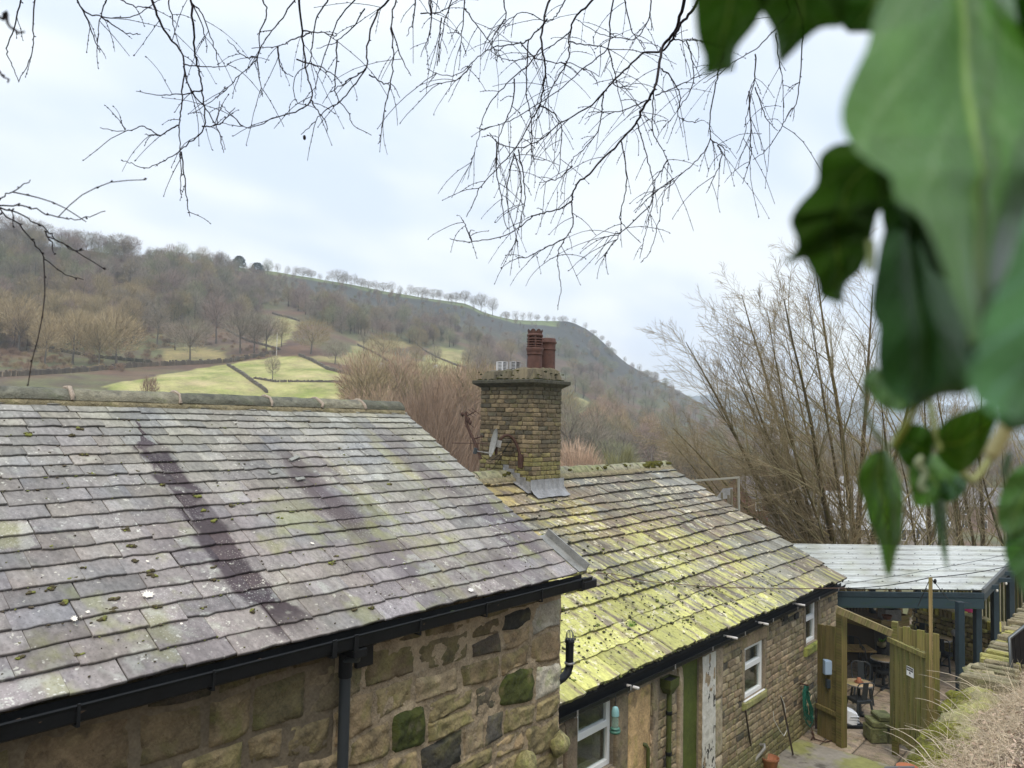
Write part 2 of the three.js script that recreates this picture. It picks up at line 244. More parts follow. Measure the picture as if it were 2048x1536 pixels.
function rectPoly(u0, v0, u1, v1, r, j = 0.006, c = 0.12) { // chamfered corners, slight unevenness
  const w = Math.min(u1 - u0, v1 - v0) * c, J = () => (r() - 0.5) * 2 * j;
  return [[u0 + w + J(), v0 + J()], [u1 - w + J(), v0 + J()], [u1 + J(), v0 + w + J()], [u1 + J(), v1 - w + J()], [u1 - w + J(), v1 + J()], [u0 + w + J(), v1 + J()], [u0 + J(), v1 - w + J()], [u0 + J(), v0 + w + J()]];
}
function chaikin(poly) { const o = []; for (let i = 0; i < poly.length; i++) { const a = poly[i], b = poly[(i + 1) % poly.length]; o.push([lerp(a[0], b[0], 0.18), lerp(a[1], b[1], 0.18)], [lerp(a[0], b[0], 0.82), lerp(a[1], b[1], 0.82)]); } return o; }
// the pieces that show largest become parts, the others one joined part
function pieces(parent, name, list, m, most = 300) {
  for (const q of list) { const [x, y, f] = toPx(q.c); q.s = f > 0.1 && x > -60 && x < 2108 && y > -60 && y < 1596 && !(q.hide && q.hide(x, y)) ? q.area / (f * f) : 0; }
  const order = list.slice().sort((a, b) => b.s - a.s), rest = [];
  order.forEach((q, i) => { const g = gb(); q.make(g); if (i < most && q.s > 0) part(parent, name, g.geo(), m); else rest.push(g.geo()); });
  if (rest.length) { const o = part(parent, name + '_mass', mergeGeometries(rest), m); o.userData.kind = 'stuff'; }
}

// ================================================================ the near cottage on the left
const LX1 = 5.45, LA = V(0, 5.085, -3.87), LB = V(0, 6.50, -6.25), LZW = -4.03;
const LF = frame(LA.clone(), V(1, 0, 0), LB.clone().sub(LA).normalize()), LLEN = LB.distanceTo(LA);
const nearHouse = thing('stone_cottage', 'near stone cottage on the left, dark streak down its mauve grey slate roof', 'house', V(1.5, 0, -6.25));
{
  // roof colours: X -4..5.6 by slope 0..2.9
  const TX0 = 0.6, TX1 = 5.6, TL = 3.1;
  const tex = colorTex(1792, 1056, (u, v) => {
    const X = TX0 + u * (TX1 - TX0), t = v * TL - 0.14;
    const big = fbm(X * 1.1 + 3, t * 1.0 + 8, 4), med = fbm(X * 5 + 40, t * 4, 4), fine = fbm(X * 60, t * 40, 3), gr = fbm(X * 38 + t * 3, t * 5, 4);
    const up = sst(0.2, 0.9, (t / TL) * 0.75 + (X - 1) / 9 + (big - 0.5) * 1.0);
    let c = mix3([0.252, 0.226, 0.222], [0.292, 0.292, 0.250], up);
    c = mix3(c, [0.225, 0.232, 0.238], sst(0.5, 0.75, fbm(X * 2.3 + 71, t * 2.1 + 5, 4)) * 0.6);
    const k = 0.66 + 0.38 * med + 0.5 * (fine - 0.5) + 0.42 * (gr - 0.5); c = c.map(q => q * k * 1.12);
    // darker purple patches on the right half
    const wet = sst(0.50, 0.70, fbm(X * 3.4 + 11, t * 1.2 + 3, 4)) * sst(2.9, 3.8, X + (big - 0.5)) * sst(0.1, 0.4, t) * (1 - sst(1.9, 2.5, t)); c = mix3(c, [0.115, 0.095, 0.105], wet * 0.75);
    // yellow green algae runs
    const run = sst(0.52, 0.74, fbm(X * 7.5 + 5, t * 1.1 + 31, 4)) * lerp(0.15, 1, sst(3.3, 4.4, X)) * (1 - 0.7 * sst(1.7, 2.6, t)); c = mix3(c, [0.38, 0.38, 0.135], run * 0.30);
    const alg = sst(0.60, 0.78, fbm(X * 4.1 + 91, t * 3.3 + 7, 5)) * (1 - sst(1.0, 2.2, t)); c = mix3(c, [0.30, 0.34, 0.07], alg * 0.28);
    // the dark streak
    const cx = 2.575 + 0.10 * (fbm(t * 1.4, 4.4, 2) - 0.5) + (t < 0.5 ? (0.5 - t) * 0.30 : 0), hw = 0.105 * (0.8 + 0.5 * fbm(t * 5, 9.1, 3)) * sst(2.30, 2.02, t + 0.10 * (X - 2.57) * 3), ed = 1 - sst(hw * 0.75, hw * 1.12, Math.abs(X - cx) + 0.05 * (fbm(X * 24, t * 7, 4) - 0.5));
    const holes = sst(0.60, 0.74, fbm(X * 9 + 2, t * 5 + 3, 5)) * 0.55; c = mix3(c, [0.062, 0.047, 0.052].map(q => q * (0.75 + 0.6 * fine)), ed * (0.98 - holes * 0.7) * sst(-0.1, 0.2, t));
    const s2 = 1 - sst(0.05, 0.16, Math.abs(X - 3.62 - 0.2 * (fbm(t * 2, 7, 2) - 0.5)) + 0.1 * (fbm(X * 12, t * 4, 3) - 0.5)); c = mix3(c, [0.085, 0.066, 0.072], s2 * 0.8 * sst(0.7, 1.0, t) * sst(2.15, 1.8, t));
    // pale lichen
    const dens = fbm(X * 2.6 + 9, t * 2.6 + 1, 4); { const q = sst(0.70, 0.78, 0.62 * fbm(X * 30, t * 30, 3) + 0.38 * fbm(X * 90 + 5, t * 90, 2) + 0.22 * (dens - 0.5)); c = mix3(c, [0.56, 0.56, 0.50], q * 0.85); const q2 = sst(0.55, 0.75, fbm(X * 13 + 60, t * 13, 5)) * sst(0.45, 0.65, dens); c = mix3(c, [0.40, 0.41, 0.36], q2 * 0.5); }
    const w2 = worley(X * 42 + 7 + 0.8 * fbm(X * 20, t * 20, 2), t * 42 + 3); c = mix3(c, [0.52, 0.52, 0.47], (1 - sst(0.05, 0.17, w2)) * 0.7 * sst(0.48, 0.66, fbm(X * 4 + 50, t * 4, 3)));
    const dk = worley(X * 34 + 17, t * 34 + 13); return mix3(c, [0.07, 0.065, 0.06], (1 - sst(0.04, 0.16, dk)) * 0.45);
  }, false);
  const mSlate = M([1, 1, 1], 0.78, { map: tex, bumpMap: rep(bumpGrain, 6, 3.6), bumpScale: 0.009, vertexColors: true, specularIntensity: 0.6 });
  const uvOf = (a, b) => (x, t) => [(x + a - TX0) / (TX1 - TX0), (t + b + 0.14) / TL];
  const roof = sub(nearHouse, 'roof');
  const ex = [0.30, 0.165, 0.148, 0.14, 0.142, 0.146, 0.14, 0.14, 0.142, 0.146, 0.138, 0.13, 0.126, 0.12, 0.116, 0.118, 0.114, 0.108, 0.1, 0.1, 0.1, 0.095, 0.09, 0.08];
  const r = rng(5), list = [];
  let t = 0.0; const rowsT = [0]; for (let k = 0; t < LLEN - 0.1 && k < ex.length; k++) { t += k === 0 ? 0.15 : ex[k]; rowsT.push(Math.min(t, LLEN)); }
  for (let k = 0; k + 1 < rowsT.length; k++) {
    const t0 = rowsT[k], t1 = rowsT[k + 1] + 0.035; let x = 0.35 + r() * 0.25; const wob = r() * 20;
    while (x < LX1 - 0.05) {
      const nearEave = 1 - t0 / LLEN; let w = (0.225 + 0.075 * nearEave) * (0.72 + 0.56 * r()); if (x + w > LX1 - 0.10) w = LX1 + 0.02 - x + (r() - 0.5) * 0.02;
      const a = x + 0.003, b = x + w - 0.003, dt = (vn(x * 0.8, wob) - 0.5) * 0.024 + (r() - 0.5) * 0.012, v = 0.66 + 0.42 * r(), hue = (r() - 0.5) * 0.10, sk = (r() - 0.5) * 0.01, seed = Math.floor(r() * 1e9);
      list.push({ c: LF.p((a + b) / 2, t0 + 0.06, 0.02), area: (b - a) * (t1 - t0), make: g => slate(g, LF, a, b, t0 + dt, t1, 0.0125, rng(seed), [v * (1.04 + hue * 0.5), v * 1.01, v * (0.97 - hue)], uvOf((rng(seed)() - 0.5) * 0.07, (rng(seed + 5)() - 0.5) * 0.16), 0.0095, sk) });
      x += w;
    }
  }
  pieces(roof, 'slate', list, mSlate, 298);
  { const g = gb(); g.quad(LF.p(-4.2, 0.03, -0.012), LF.p(LX1 - 0.02, 0.03, -0.012), LF.p(LX1 - 0.02, LLEN, -0.012), LF.p(-4.2, LLEN, -0.012)); g.quad(LF.p(-4.2, 0.03, 0.016), LF.p(0.5, 0.03, 0.016), LF.p(0.5, LLEN, 0.016), LF.p(-4.2, LLEN, 0.016)); const K = (x, t, h) => { const p = LF.p(x, t, h); p.z = 2 * LB.z - p.z; return p; }; g.quad(K(LX1, 0, 0), K(-4.2, 0, 0), K(-4.2, LLEN, 0), K(LX1, LLEN, 0)); part(roof, 'roof_deck', g.geo(), mat.blackRough); }
  // cast slipped slates lying loose
  for (const [px, py, w, h, a] of [[1390, 540, 0.062, 0.052, 0.2], [1530, 575, 0.085, 0.03, 0.15], [1500, 470, 0.12, 0.03, 0.45]]) { const q = ray(px / 2.56, 740 + py / 2.56), d = LF.n.dot(LF.o.clone().sub(EYE)) / LF.n.dot(q), P = EYE.clone().addScaledVector(q, d); const g = gb(); const A = LF.e.clone().multiplyScalar(Math.cos(a)).addScaledVector(LF.s, Math.sin(a)), B = new THREE.Vector3().crossVectors(LF.n, A); g.col = [1, 1, 1]; g.hexa(P.addScaledVector(LF.n, 0.036), A.multiplyScalar(w / 2), B.multiplyScalar(h / 2), LF.n.clone().multiplyScalar(0.004)); part(roof, 'loose_slate', g.geo(), M([0.30, 0.31, 0.28], 0.7, { map: rep(mottle, 3) })); }
  // stone ridge with pale mortar joints
  const jx = [-4.2, -3.3, -2.4, -1.5, -0.6, 0.3, 1.2, ...[150, 365, 548, 648, 735, 787].map((x, i) => onZ(x, 800, -6.1).x)]; jx[jx.length - 1] = LX1 + 0.01;
  const rr = rng(9);
  for (let k = 0; k + 1 < jx.length; k++) {
    const g = gb(), x0 = jx[k] + 0.006, x1 = jx[k + 1] - 0.006, n = 8, prof = [[-0.125, -0.055], [-0.12, -0.022], [-0.075, 0.018], [-0.025, 0.034], [0.025, 0.034], [0.075, 0.018], [0.12, -0.022], [0.125, -0.055]], tint = [[0.15, 0.155, 0.14], [0.22, 0.215, 0.185], [0.115, 0.12, 0.105]][k % 3].map(q => q * 1.0);
    const base = V(0, LB.y + 0.036, LB.z), rows = [];
    for (let i = 0; i <= n; i++) { const x = lerp(x0, x1, i / n); rows.push(prof.map(([z, y], j) => { const e = (fbm(x * 9 + k, j * 1.7, 3) - 0.5) * 0.016; return g.v(x, base.y + y + e + (i === 0 || i === n ? -0.004 : 0), base.z - z + e * 0.5, x, j * 0.06, tint); })); }
    for (let i = 0; i < n; i++) for (let j = 0; j + 1 < prof.length; j++) g.q(rows[i][j], rows[i + 1][j], rows[i + 1][j + 1], rows[i][j + 1]);
    for (const i of [0, n]) { const b = g.n; prof.forEach(([z, y]) => g.v(lerp(x0, x1, i / n), base.y + y, base.z - z, z, y, tint)); for (let j = 1; j + 1 < prof.length; j++) i ? g.t(b, b + j, b + j + 1) : g.t(b, b + j + 1, b + j); }
    part(roof, 'ridge_stone', g.geo(), M([1.15, 1.15, 1.06], 0.92, { map: rep(stoneCol, 1.3), bumpMap: rep(bumpCoarse, 3), bumpScale: 0.012, vertexColors: true }));
    if (k) { const q = gb(); q.col = [1, 1, 1]; for (const s of [0]) { const x = jx[k], pts = prof.map(([z, y]) => V(x + (rr() - 0.5) * 0.025, base.y + y * 1.02 + 0.001, base.z - z * 1.01)); q.tube(pts, i => 0.010 + 0.010 * rr(), 7); } part(roof, 'mortar_joint', q.geo(), M([0.56, 0.47, 0.38], 0.95, { map: rep(mottle, 4), bumpMap: rep(bumpCoarse, 6), bumpScale: 0.01 })); }
  }
  // mortar bedding under the ridge
  { const g = gb(), n = 160; g.col = [1, 1, 1]; let a = []; for (let i = 0; i <= n; i++) { const x = lerp(-4.2, LX1, i / n), e = (fbm(x * 7, 2.2, 3) - 0.5) * 0.035; const q = [LF.p(x, LLEN - 0.152 + e, 0.012), LF.p(x, LLEN - 0.142 + e * 0.6, 0.034), LF.p(x, LLEN - 0.09, 0.052)].map((p, j) => g.vv(p, x, j * 0.05)); if (i) { g.q(a[0], q[0], q[1], a[1]); g.q(a[1], q[1], q[2], a[2]); } a = q; } part(roof, 'ridge_bedding', g.geo(), M([0.29, 0.26, 0.17], 0.97, { map: rep(stoneCol, 1.5), bumpMap: rep(bumpCoarse, 4), bumpScale: 0.014 })); }
  // walls: front behind the rubble, gable end, back
  const wall = sub(nearHouse, 'wall');
  { const g = gb(), sh = new THREE.Shape([[4.06, -0.3], [8.45, -0.3], [8.45, 4.98], [6.25, 6.36], [4.06, 5.06]].map(([z, y]) => new THREE.Vector2(z, y))); const e = new THREE.ExtrudeGeometry(sh, { depth: 9.4, bevelEnabled: false }); e.rotateY(Math.PI / 2); e.translate(-4.1, 0, 0); part(wall, 'wall_core', e, mat.mortarOld); }
  // rubble facing
  const WF = frame(V(0, 0, LZW), V(1, 0, 0), V(0, 1, 0)), X0 = 0.5, X1 = onZ(1120, 1300, LZW).x, rw = rng(21), st = [];
  const hs = [0.30, 0.25, 0.29, 0.22, 0.27, 0.21, 0.26, 0.23, 0.28, 0.2]; let y = 2.55; const bounds = [y]; for (const h of hs) { y += h; bounds.push(y); }
  const wave = (k, x) => (k === 0 ? 0 : (vn(x * 1.6 + k * 7.3, k * 3.1) - 0.5) * 0.12 + (vn(x * 4.5 + k * 2.3, k) - 0.5) * 0.05);
  const special = [[1042, 1347, 'moss'], [800, 1455, 'moss'], [1075, 1372, 'pale'], [1075, 1250, 'pale'], [1000, 1430, 'slate'], [1030, 1225, 'dark'], [850, 1500, 'dark'], [1020, 1400, 'moss2'], [760, 1380, 'moss2'], [470, 1500, 'moss2'], [960, 1280, 'dark2'], [430, 1420, 'moss2'], [930, 1330, 'moss2']].map(([x, yy, k]) => [onZ(x, yy, LZW), k]);
  for (let k = 0; k + 1 < bounds.length; k++) {
    let x = X0 - rw() * 0.2;
    while (x < X1 - 0.04) {
      const h = hs[k]; let w = h * (0.85 + 1.25 * rw()); if (x + w > X1 - 0.14) w = X1 - x;
      const right = sst(2.6, 3.6, x), gp = 0.0015 + 0.005 * rw(), J = () => (rw() - 0.5) * 0.042, top = bounds[k + 1], bot = bounds[k], split = h > 0.24 && rw() < 0.28;
      const mk = (a, b, c, d) => { const poly = [[a + gp + J(), c + wave2(a) + gp], [(a + b) / 2 + J(), c + wave2((a + b) / 2) + gp + J() * 0.4], [b - gp + J(), c + wave2(b) + gp], [b - gp + J() * 0.6, (c + d) / 2 + J()], [b - gp + J(), d + wave3(b) - gp], [(a + b) / 2 + J(), d + wave3((a + b) / 2) - gp + J() * 0.4], [a + gp + J(), d + wave3(a) - gp], [a + gp + J() * 0.6, (c + d) / 2 + J()]].map(([u, v]) => [Math.min(u, X1), v]);
        const ctr = [(a + b) / 2, (c + d) / 2]; let kind = null; for (const s of special) if (!s[2] && s[0].x > a && s[0].x < b && s[0].y > c && s[0].y < d) { kind = s[1]; s[2] = 1; break; }
        const q = 0.75 + 0.5 * rw(), hueG = rw(); let tint = mix3([0.42, 0.32, 0.205], [0.33, 0.30, 0.155], hueG * 0.8).map(z => z * q); if (rw() < 0.16) tint = [0.22, 0.19, 0.15].map(z => z * q); if (rw() < 0.14) tint = [0.46, 0.38, 0.26];
        let ms = 0.10 + 0.22 * rw() * rw(); if (kind === 'moss') ms = 1.0; if (kind === 'moss2') ms = 0.42; const mc = kind === 'moss' ? [0.085, 0.105, 0.02] : [0.22, 0.205, 0.085]; if (kind === 'pale') tint = [0.75, 0.72, 0.64]; if (kind === 'slate') tint = [0.17, 0.165, 0.15]; if (kind === 'dark') tint = [0.07, 0.07, 0.06]; if (kind === 'dark2') tint = [0.17, 0.14, 0.11];
        if (!kind) tint = tint.map(z => z * lerp(0.85, 1.05, right)); tint = tint.map(z => z * (1 - 0.4 * sst(4.4, 4.9, (c + d) / 2)) * 0.98);  // stones darken towards the eaves: overhang shade painted into the tint
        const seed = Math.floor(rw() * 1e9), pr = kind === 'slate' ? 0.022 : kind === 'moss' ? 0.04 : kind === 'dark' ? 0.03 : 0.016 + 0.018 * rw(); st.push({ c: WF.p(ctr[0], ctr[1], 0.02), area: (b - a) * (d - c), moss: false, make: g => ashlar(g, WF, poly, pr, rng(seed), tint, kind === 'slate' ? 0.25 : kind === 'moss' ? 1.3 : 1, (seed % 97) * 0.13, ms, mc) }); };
      const wave2 = (xx) => wave(k, xx), wave3 = (xx) => wave(k + 1, xx);
      if (split) { const m = (bot + top) / 2 + J(); const w2 = wave3; mk(x, x + w, bot, m - wave3(x + w / 2) * 0.5); mk(x, x + w, m - wave2(x + w / 2) * 0.5, top); } else mk(x, x + w, bot, top);
      x += w;
    }
  }
  pieces(wall, 'wall_stone', st, mat.stone, 280);
  // pointing: a rough mortar skin, smeared and pale on the right, struck flat and dull on the left
  const skin = (x0, x1, y0, y1, m, amp, name, base = 0.010) => { const g = gb(), nx = Math.round((x1 - x0) / 0.02), ny = Math.round((y1 - y0) / 0.02), id = []; for (let j = 0; j <= ny; j++) for (let i = 0; i <= nx; i++) { const X = lerp(x0, x1, i / nx), Y = lerp(y0, y1, j / ny), h = base + amp * (fbm(X * 11, Y * 11, 5) - 0.42) + amp * 0.07 * Math.sin((Y * 1.0 + X * 0.6) * 190 + 5 * fbm(X * 8, Y * 8, 2)) * sst(0.5, 0.7, fbm(X * 4 + 8, Y * 4, 2)); const p = WF.p(X, Y, h); id.push(g.v(p.x, p.y, p.z, X, Y)); } for (let j = 0; j < ny; j++) for (let i = 0; i < nx; i++) { const a = j * (nx + 1) + i; g.q(id[a], id[a + 1], id[a + nx + 2], id[a + nx + 1]); } part(wall, name, g.geo(), m); };
  skin(3.05, X1 - 0.005, 2.9, 5.0, mat.mortar, 0.036, 'mortar_pointing', 0.004); skin(0.4, 3.05, 3.4, 5.0, mat.mortarOld, 0.012, 'mortar_pointing', 0.006);
  // quoin stones project at the corner
  for (const [px, py, s] of [[1120, 1488, 0.10], [1052, 1528, 0.10]]) { const p = onZ(px, py, LZW + 0.07), g = gb(); g.col = [0.42, 0.40, 0.20]; g.blob(p, s, s * 0.95, s * 0.9, rng(px), 0.28, 9, 6); part(wall, 'projecting_stone', g.geo(), mat.stone); }
  // gutter along the eaves, with brackets, joints, a return up the verge, and the downpipe
  const gut = sub(nearHouse, 'gutter'), gz = -3.87, gy = 5.07;
  { const g = gb(); g.col = [1, 1, 1]; const prof = [[-0.03, 0.0], [-0.03, -0.075], [-0.015, -0.092], [0.06, -0.092], [0.078, -0.08], [0.088, -0.02], [0.096, -0.004], [0.092, 0.004], [0.084, 0.0], [0.07, -0.07], [0.0, -0.082], [-0.022, -0.06], [-0.022, 0.0]], xs = [-4.2, 5.55], rows = xs.map(x => prof.map(([z, y], j) => g.v(x, gy + y, gz + z, x, j * 0.05))); /* flat shading by splitting */
    const h = gb(); for (let j = 0; j + 1 < prof.length; j++) { const A = prof[j], B = prof[j + 1]; h.quad(V(xs[0], gy + A[1], gz + A[0]), V(xs[1], gy + A[1], gz + A[0]), V(xs[1], gy + B[1], gz + B[0]), V(xs[0], gy + B[1], gz + B[0])); } for (const x of xs) { const b = h.n; prof.forEach(([z, y]) => h.v(x, gy + y, gz + z)); for (let j = 0; j < 5; j++) h.q(b + j, b + j + 1, b + 11 - j, b + 12 - j); } part(gut, 'channel', h.geo(), mat.black); }
  { const g = gb(), r2 = rng(4); g.col = [0.10, 0.085, 0.06]; const n = 200; let pr = null; for (let i = 0; i <= n; i++) { const x = lerp(-4, 5.5, i / n), q = [-0.02, 0.03, 0.075].map(z => g.v(x, gy - 0.06 + 0.03 * fbm(x * 6, z * 30, 3), gz + z, x, z)); if (pr) { g.q(pr[0], q[0], q[1], pr[1]); g.q(pr[1], q[1], q[2], pr[2]); } pr = q; } for (let i = 0; i < 90; i++) { const x = 1 + 4.5 * r2(); g.col = r2() < 0.4 ? [0.05, 0.09, 0.02] : [0.09, 0.06, 0.035]; g.blob(V(x, gy - 0.035, gz + 0.02 + 0.05 * r2()), 0.02 + 0.02 * r2(), 0.014, 0.018, r2, 0.5, 6, 4); } part(gut, 'debris', g.geo(), mat.vcMottle); }
  for (const x of [1.45, 2.1, 2.86, 3.02, 3.55, 4.2, 4.85, 5.4]) { const g = gb(); const w = x === 2.86 || x === 3.02 ? 0.016 : 0.007; g.box(x - w, gy - 0.102, gz - 0.03, x + w, gy - 0.094, gz + 0.085); g.box(x - w, gy - 0.1, gz + 0.089, x + w, gy + 0.006, gz + 0.098, 0.001); part(gut, 'bracket', g.geo(), mat.black); }
  { const a = LF.p(LX1 + 0.10, 0.02, 0.005), b = LF.p(LX1 + 0.06, 0.52, 0.015), g = gb(), L = b.clone().sub(a), e = V(1, 0, 0), n = LF.n; const mid = a.clone().add(b).multiplyScalar(0.5); g.hexa(mid, L.clone().multiplyScalar(0.5), V(0.05, 0, 0), n.clone().multiplyScalar(0.006)); g.hexa(mid.clone().addScaledVector(e, 0.055).addScaledVector(n, 0.03), L.clone().multiplyScalar(0.5), V(0.006, 0, 0), n.clone().multiplyScalar(0.042)); part(gut, 'verge_trough', g.geo(), M([0.28, 0.29, 0.28], 0.5, { map: rep(mottle, 2) })); const h = gb(); h.box(LX1 - 0.02, gy - 0.10, gz - 0.04, LX1 + 0.175, gy - 0.03, gz + 0.09, 0.006); part(gut, 'gutter_end', h.geo(), mat.black); }
  const dx = onZ(692, 1330, LZW + 0.09).x, dp = sub(nearHouse, 'downpipe');
  { const g = gb(); g.tube([V(dx, gy - 0.09, gz + 0.03), V(dx, gy - 0.16, gz + 0.02), V(dx, gy - 0.20, LZW + 0.085), V(dx, 0.0, LZW + 0.085)], 0.036, 14); part(dp, 'pipe', g.geo(), M([0.028, 0.034, 0.038], 0.45)); const h = gb(); h.lathe(V(dx, gy - 0.30, LZW + 0.085), [[0.04, 0], [0.043, 0.004], [0.043, 0.14], [0.04, 0.15]], 16); h.box(dx - 0.05, gy - 0.15, gz - 0.03, dx + 0.05, gy - 0.093, gz + 0.075, 0.006); part(dp, 'outlet', h.geo(), mat.black); }
  { const g = gb(), p = onZ(722, 1312, LZW - 0.0); g.box(p.x - 0.065, p.y - 0.06, LZW - 0.02, p.x + 0.07, p.y + 0.075, LZW + 0.043, 0.004); part(wall, 'dark_block', g.geo(), mat.dark); }
  // boiler flue elbow beyond the corner
  { const e = onX(1118, 1357, X1 + 0.02), q = onX(1148, 1340, X1 + 0.22), fl = sub(nearHouse, 'flue'); const by = e.y, bz = e.z, cx = X1 + 0.17; const g = gb(); const top = onX(1148, 1285, cx).y; g.tube([V(X1 - 0.02, by - 0.02, bz), V(X1 + 0.07, by - 0.01, bz), V(cx - 0.03, by + 0.02, bz), V(cx, by + 0.07, bz), V(cx, top, bz)], 0.036, 14); part(fl, 'pipe', g.geo(), mat.black); const h = gb(); h.lathe(V(cx, by + 0.09, bz), [[0.037, 0], [0.045, 0.003], [0.045, 0.016], [0.037, 0.02]], 16); part(fl, 'collar', h.geo(), mat.galv); const k = gb(); k.lathe(V(cx, top - 0.01, bz), [[0.043, 0], [0.043, 0.03], [0.0, 0.03]], 16); part(fl, 'cap', k.geo(), mat.black); const w = gb(); for (let i = 0; i < 8; i++) { const a = i / 8 * 6.283; w.tube([V(cx + Math.cos(a) * 0.038, top + 0.02, bz + Math.sin(a) * 0.038), V(cx + Math.cos(a) * 0.03, top + 0.075, bz + Math.sin(a) * 0.03), V(cx + Math.cos(a) * 0.012, top + 0.1, bz + Math.sin(a) * 0.012)], 0.0028, 5); } part(fl, 'guard_wire', w.geo(), mat.galv); }
  // moss tufts lodged between the slates
  const rm = rng(33), cl = [mat.vcMottle];
  { const g = gb(); const spots = [[405, 315], [365, 350], [430, 450], [690, 540], [838, 602], [1000, 660], [1185, 710], [1425, 770], [1045, 735], [680, 920], [660, 915], [695, 990], [770, 1045], [775, 1068], [1088, 1025], [1700, 1005], [1710, 968], [158, 1158], [245, 1142], [320, 1212], [580, 1190], [580, 1245], [800, 1230], [1095, 1095], [1280, 1250], [1890, 1235], [110, 1490], [395, 1480], [270, 925], [365, 1090], [645, 835], [1815, 1240], [140, 345], [467, 550], [1035, 1235], [420, 1030], [1740, 415], [1985, 595], [1088, 785], [520, 1290]];
    for (const [x, y] of spots) { const q = ray(x / 2.56, 740 + y / 2.56), d = LF.n.dot(LF.o.clone().sub(EYE)) / LF.n.dot(q), P = EYE.clone().addScaledVector(q, d); for (let k = 0; k < 4; k++) { g.col = rm() < 0.35 ? [0.22, 0.24, 0.05] : [0.10, 0.085, 0.04]; const s = 0.004 + 0.009 * rm(); g.blob(P.clone().addScaledVector(LF.n, 0.024).add(V((rm() - 0.5) * 0.04, 0, 0)).addScaledVector(LF.s, (rm() - 0.5) * 0.02), s * 1.4, s * 0.8, s, rm, 0.7, 7, 5); } }
    for (let i = 0; i < 300; i++) { const x = 1 + 4.4 * rm(), t = LLEN * Math.pow(rm(), 1.2) * 0.9, P = LF.p(x, t, 0.027); g.col = rm() < 0.4 ? [0.18, 0.19, 0.05] : [0.09, 0.075, 0.045]; const s = 0.003 + 0.006 * rm() * rm(); g.blob(P, s * 1.3, s * 0.8, s, rm, 0.6, 6, 4); }
    for (let k = 1; k < rowsT.length - 3; k++) for (let i = 0; i < 26; i++) { const x = 1 + 4.4 * rm(); if (vn(x * 3, k * 5) < 0.55) continue; const P = LF.p(x, rowsT[k] + 0.012 * (rm() - 0.8), 0.022); g.col = rm() < 0.4 ? [0.16, 0.18, 0.05] : [0.11, 0.09, 0.055]; const s = 0.003 + 0.006 * rm(); g.blob(P, s * 1.6, s * 0.6, s, rm, 0.6, 6, 4); }
    const o = part(roof, 'moss', g.geo(), mat.vcMottle); o.userData.kind = 'stuff'; }
}
// pale dead leaves lying on the slates
function mapleLeaf(g, P, A, B, N, s, col) { const pts = []; const lob = [[0, 1], [0.16, 0.55], [0.42, 0.78], [0.40, 0.42], [0.85, 0.45], [0.62, 0.15], [0.95, -0.05], [0.5, -0.18], [0.45, -0.5], [0.1, -0.38]]; for (const [x, y] of lob) pts.push([x, y]); for (const [x, y] of lob.slice(1).reverse()) pts.push([-x, y]); g.col = col; const c = g.vv(P.clone().addScaledVector(N, 0.006), 0, 0); const ids = pts.map(([x, y]) => g.vv(P.clone().addScaledVector(A, x * s).addScaledVector(B, y * s).addScaledVector(N, 0.004 + 0.25 * s * (x * x + y * y) * (0.3 + 0.5 * vn(x * 3 + P.x, y * 3))), x, y)); ids.forEach((a, i) => g.t(c, a, ids[(i + 1) % ids.length])); }
[[750, 1180, 0.040, 'largest pale dead maple leaf lying on the lower left slates'], [375, 1302, 0.024, 'small pale dead leaf lower left of the largest leaf on the slates'], [1590, 908, 0.018, 'pale dead leaf on the middle of the slate roof, right of the dark streak'], [440, 1266, 0.014, 'tiny pale leaf scrap beside the small dead leaf on the slates'], [745, 1005, 0.013, 'pale leaf scrap above the largest leaf, beside dark moss tufts'], [920, 1326, 0.011, 'pale leaf scrap close to the eaves left of the downpipe']].forEach(([x, y, s, l], i) => { const q = ray(x / 2.56, 740 + y / 2.56), d = LF.n.dot(LF.o.clone().sub(EYE)) / LF.n.dot(q), P = EYE.clone().addScaledVector(q, d).addScaledVector(LF.n, 0.033), a = i * 1.3; const g = gb(); mapleLeaf(g, V(0, 0, 0), LF.e.clone().multiplyScalar(Math.cos(a)).addScaledVector(LF.s, Math.sin(a)), LF.s.clone().multiplyScalar(Math.cos(a)).addScaledVector(LF.e, -Math.sin(a)), LF.n, s, [0.72, 0.66, 0.56]); const o = single('dead_leaf', l, 'leaf', g.geo(), mat.vc); o.position.copy(P); });
{ // a whitish leaf at the eaves, right part
  const q = ray(938, 1189), d = LF.n.dot(LF.o.clone().sub(EYE)) / LF.n.dot(q), g = gb(); mapleLeaf(g, V(0, 0, 0), LF.e, LF.s, LF.n, 0.03, [0.74, 0.70, 0.62]); const o = single('dead_leaf', 'pale dead leaf on the edge slates above the gutter, right of the downpipe', 'leaf', g.geo(), mat.vc); o.position.copy(EYE.clone().addScaledVector(q, d).addScaledVector(LF.n, 0.034)); }
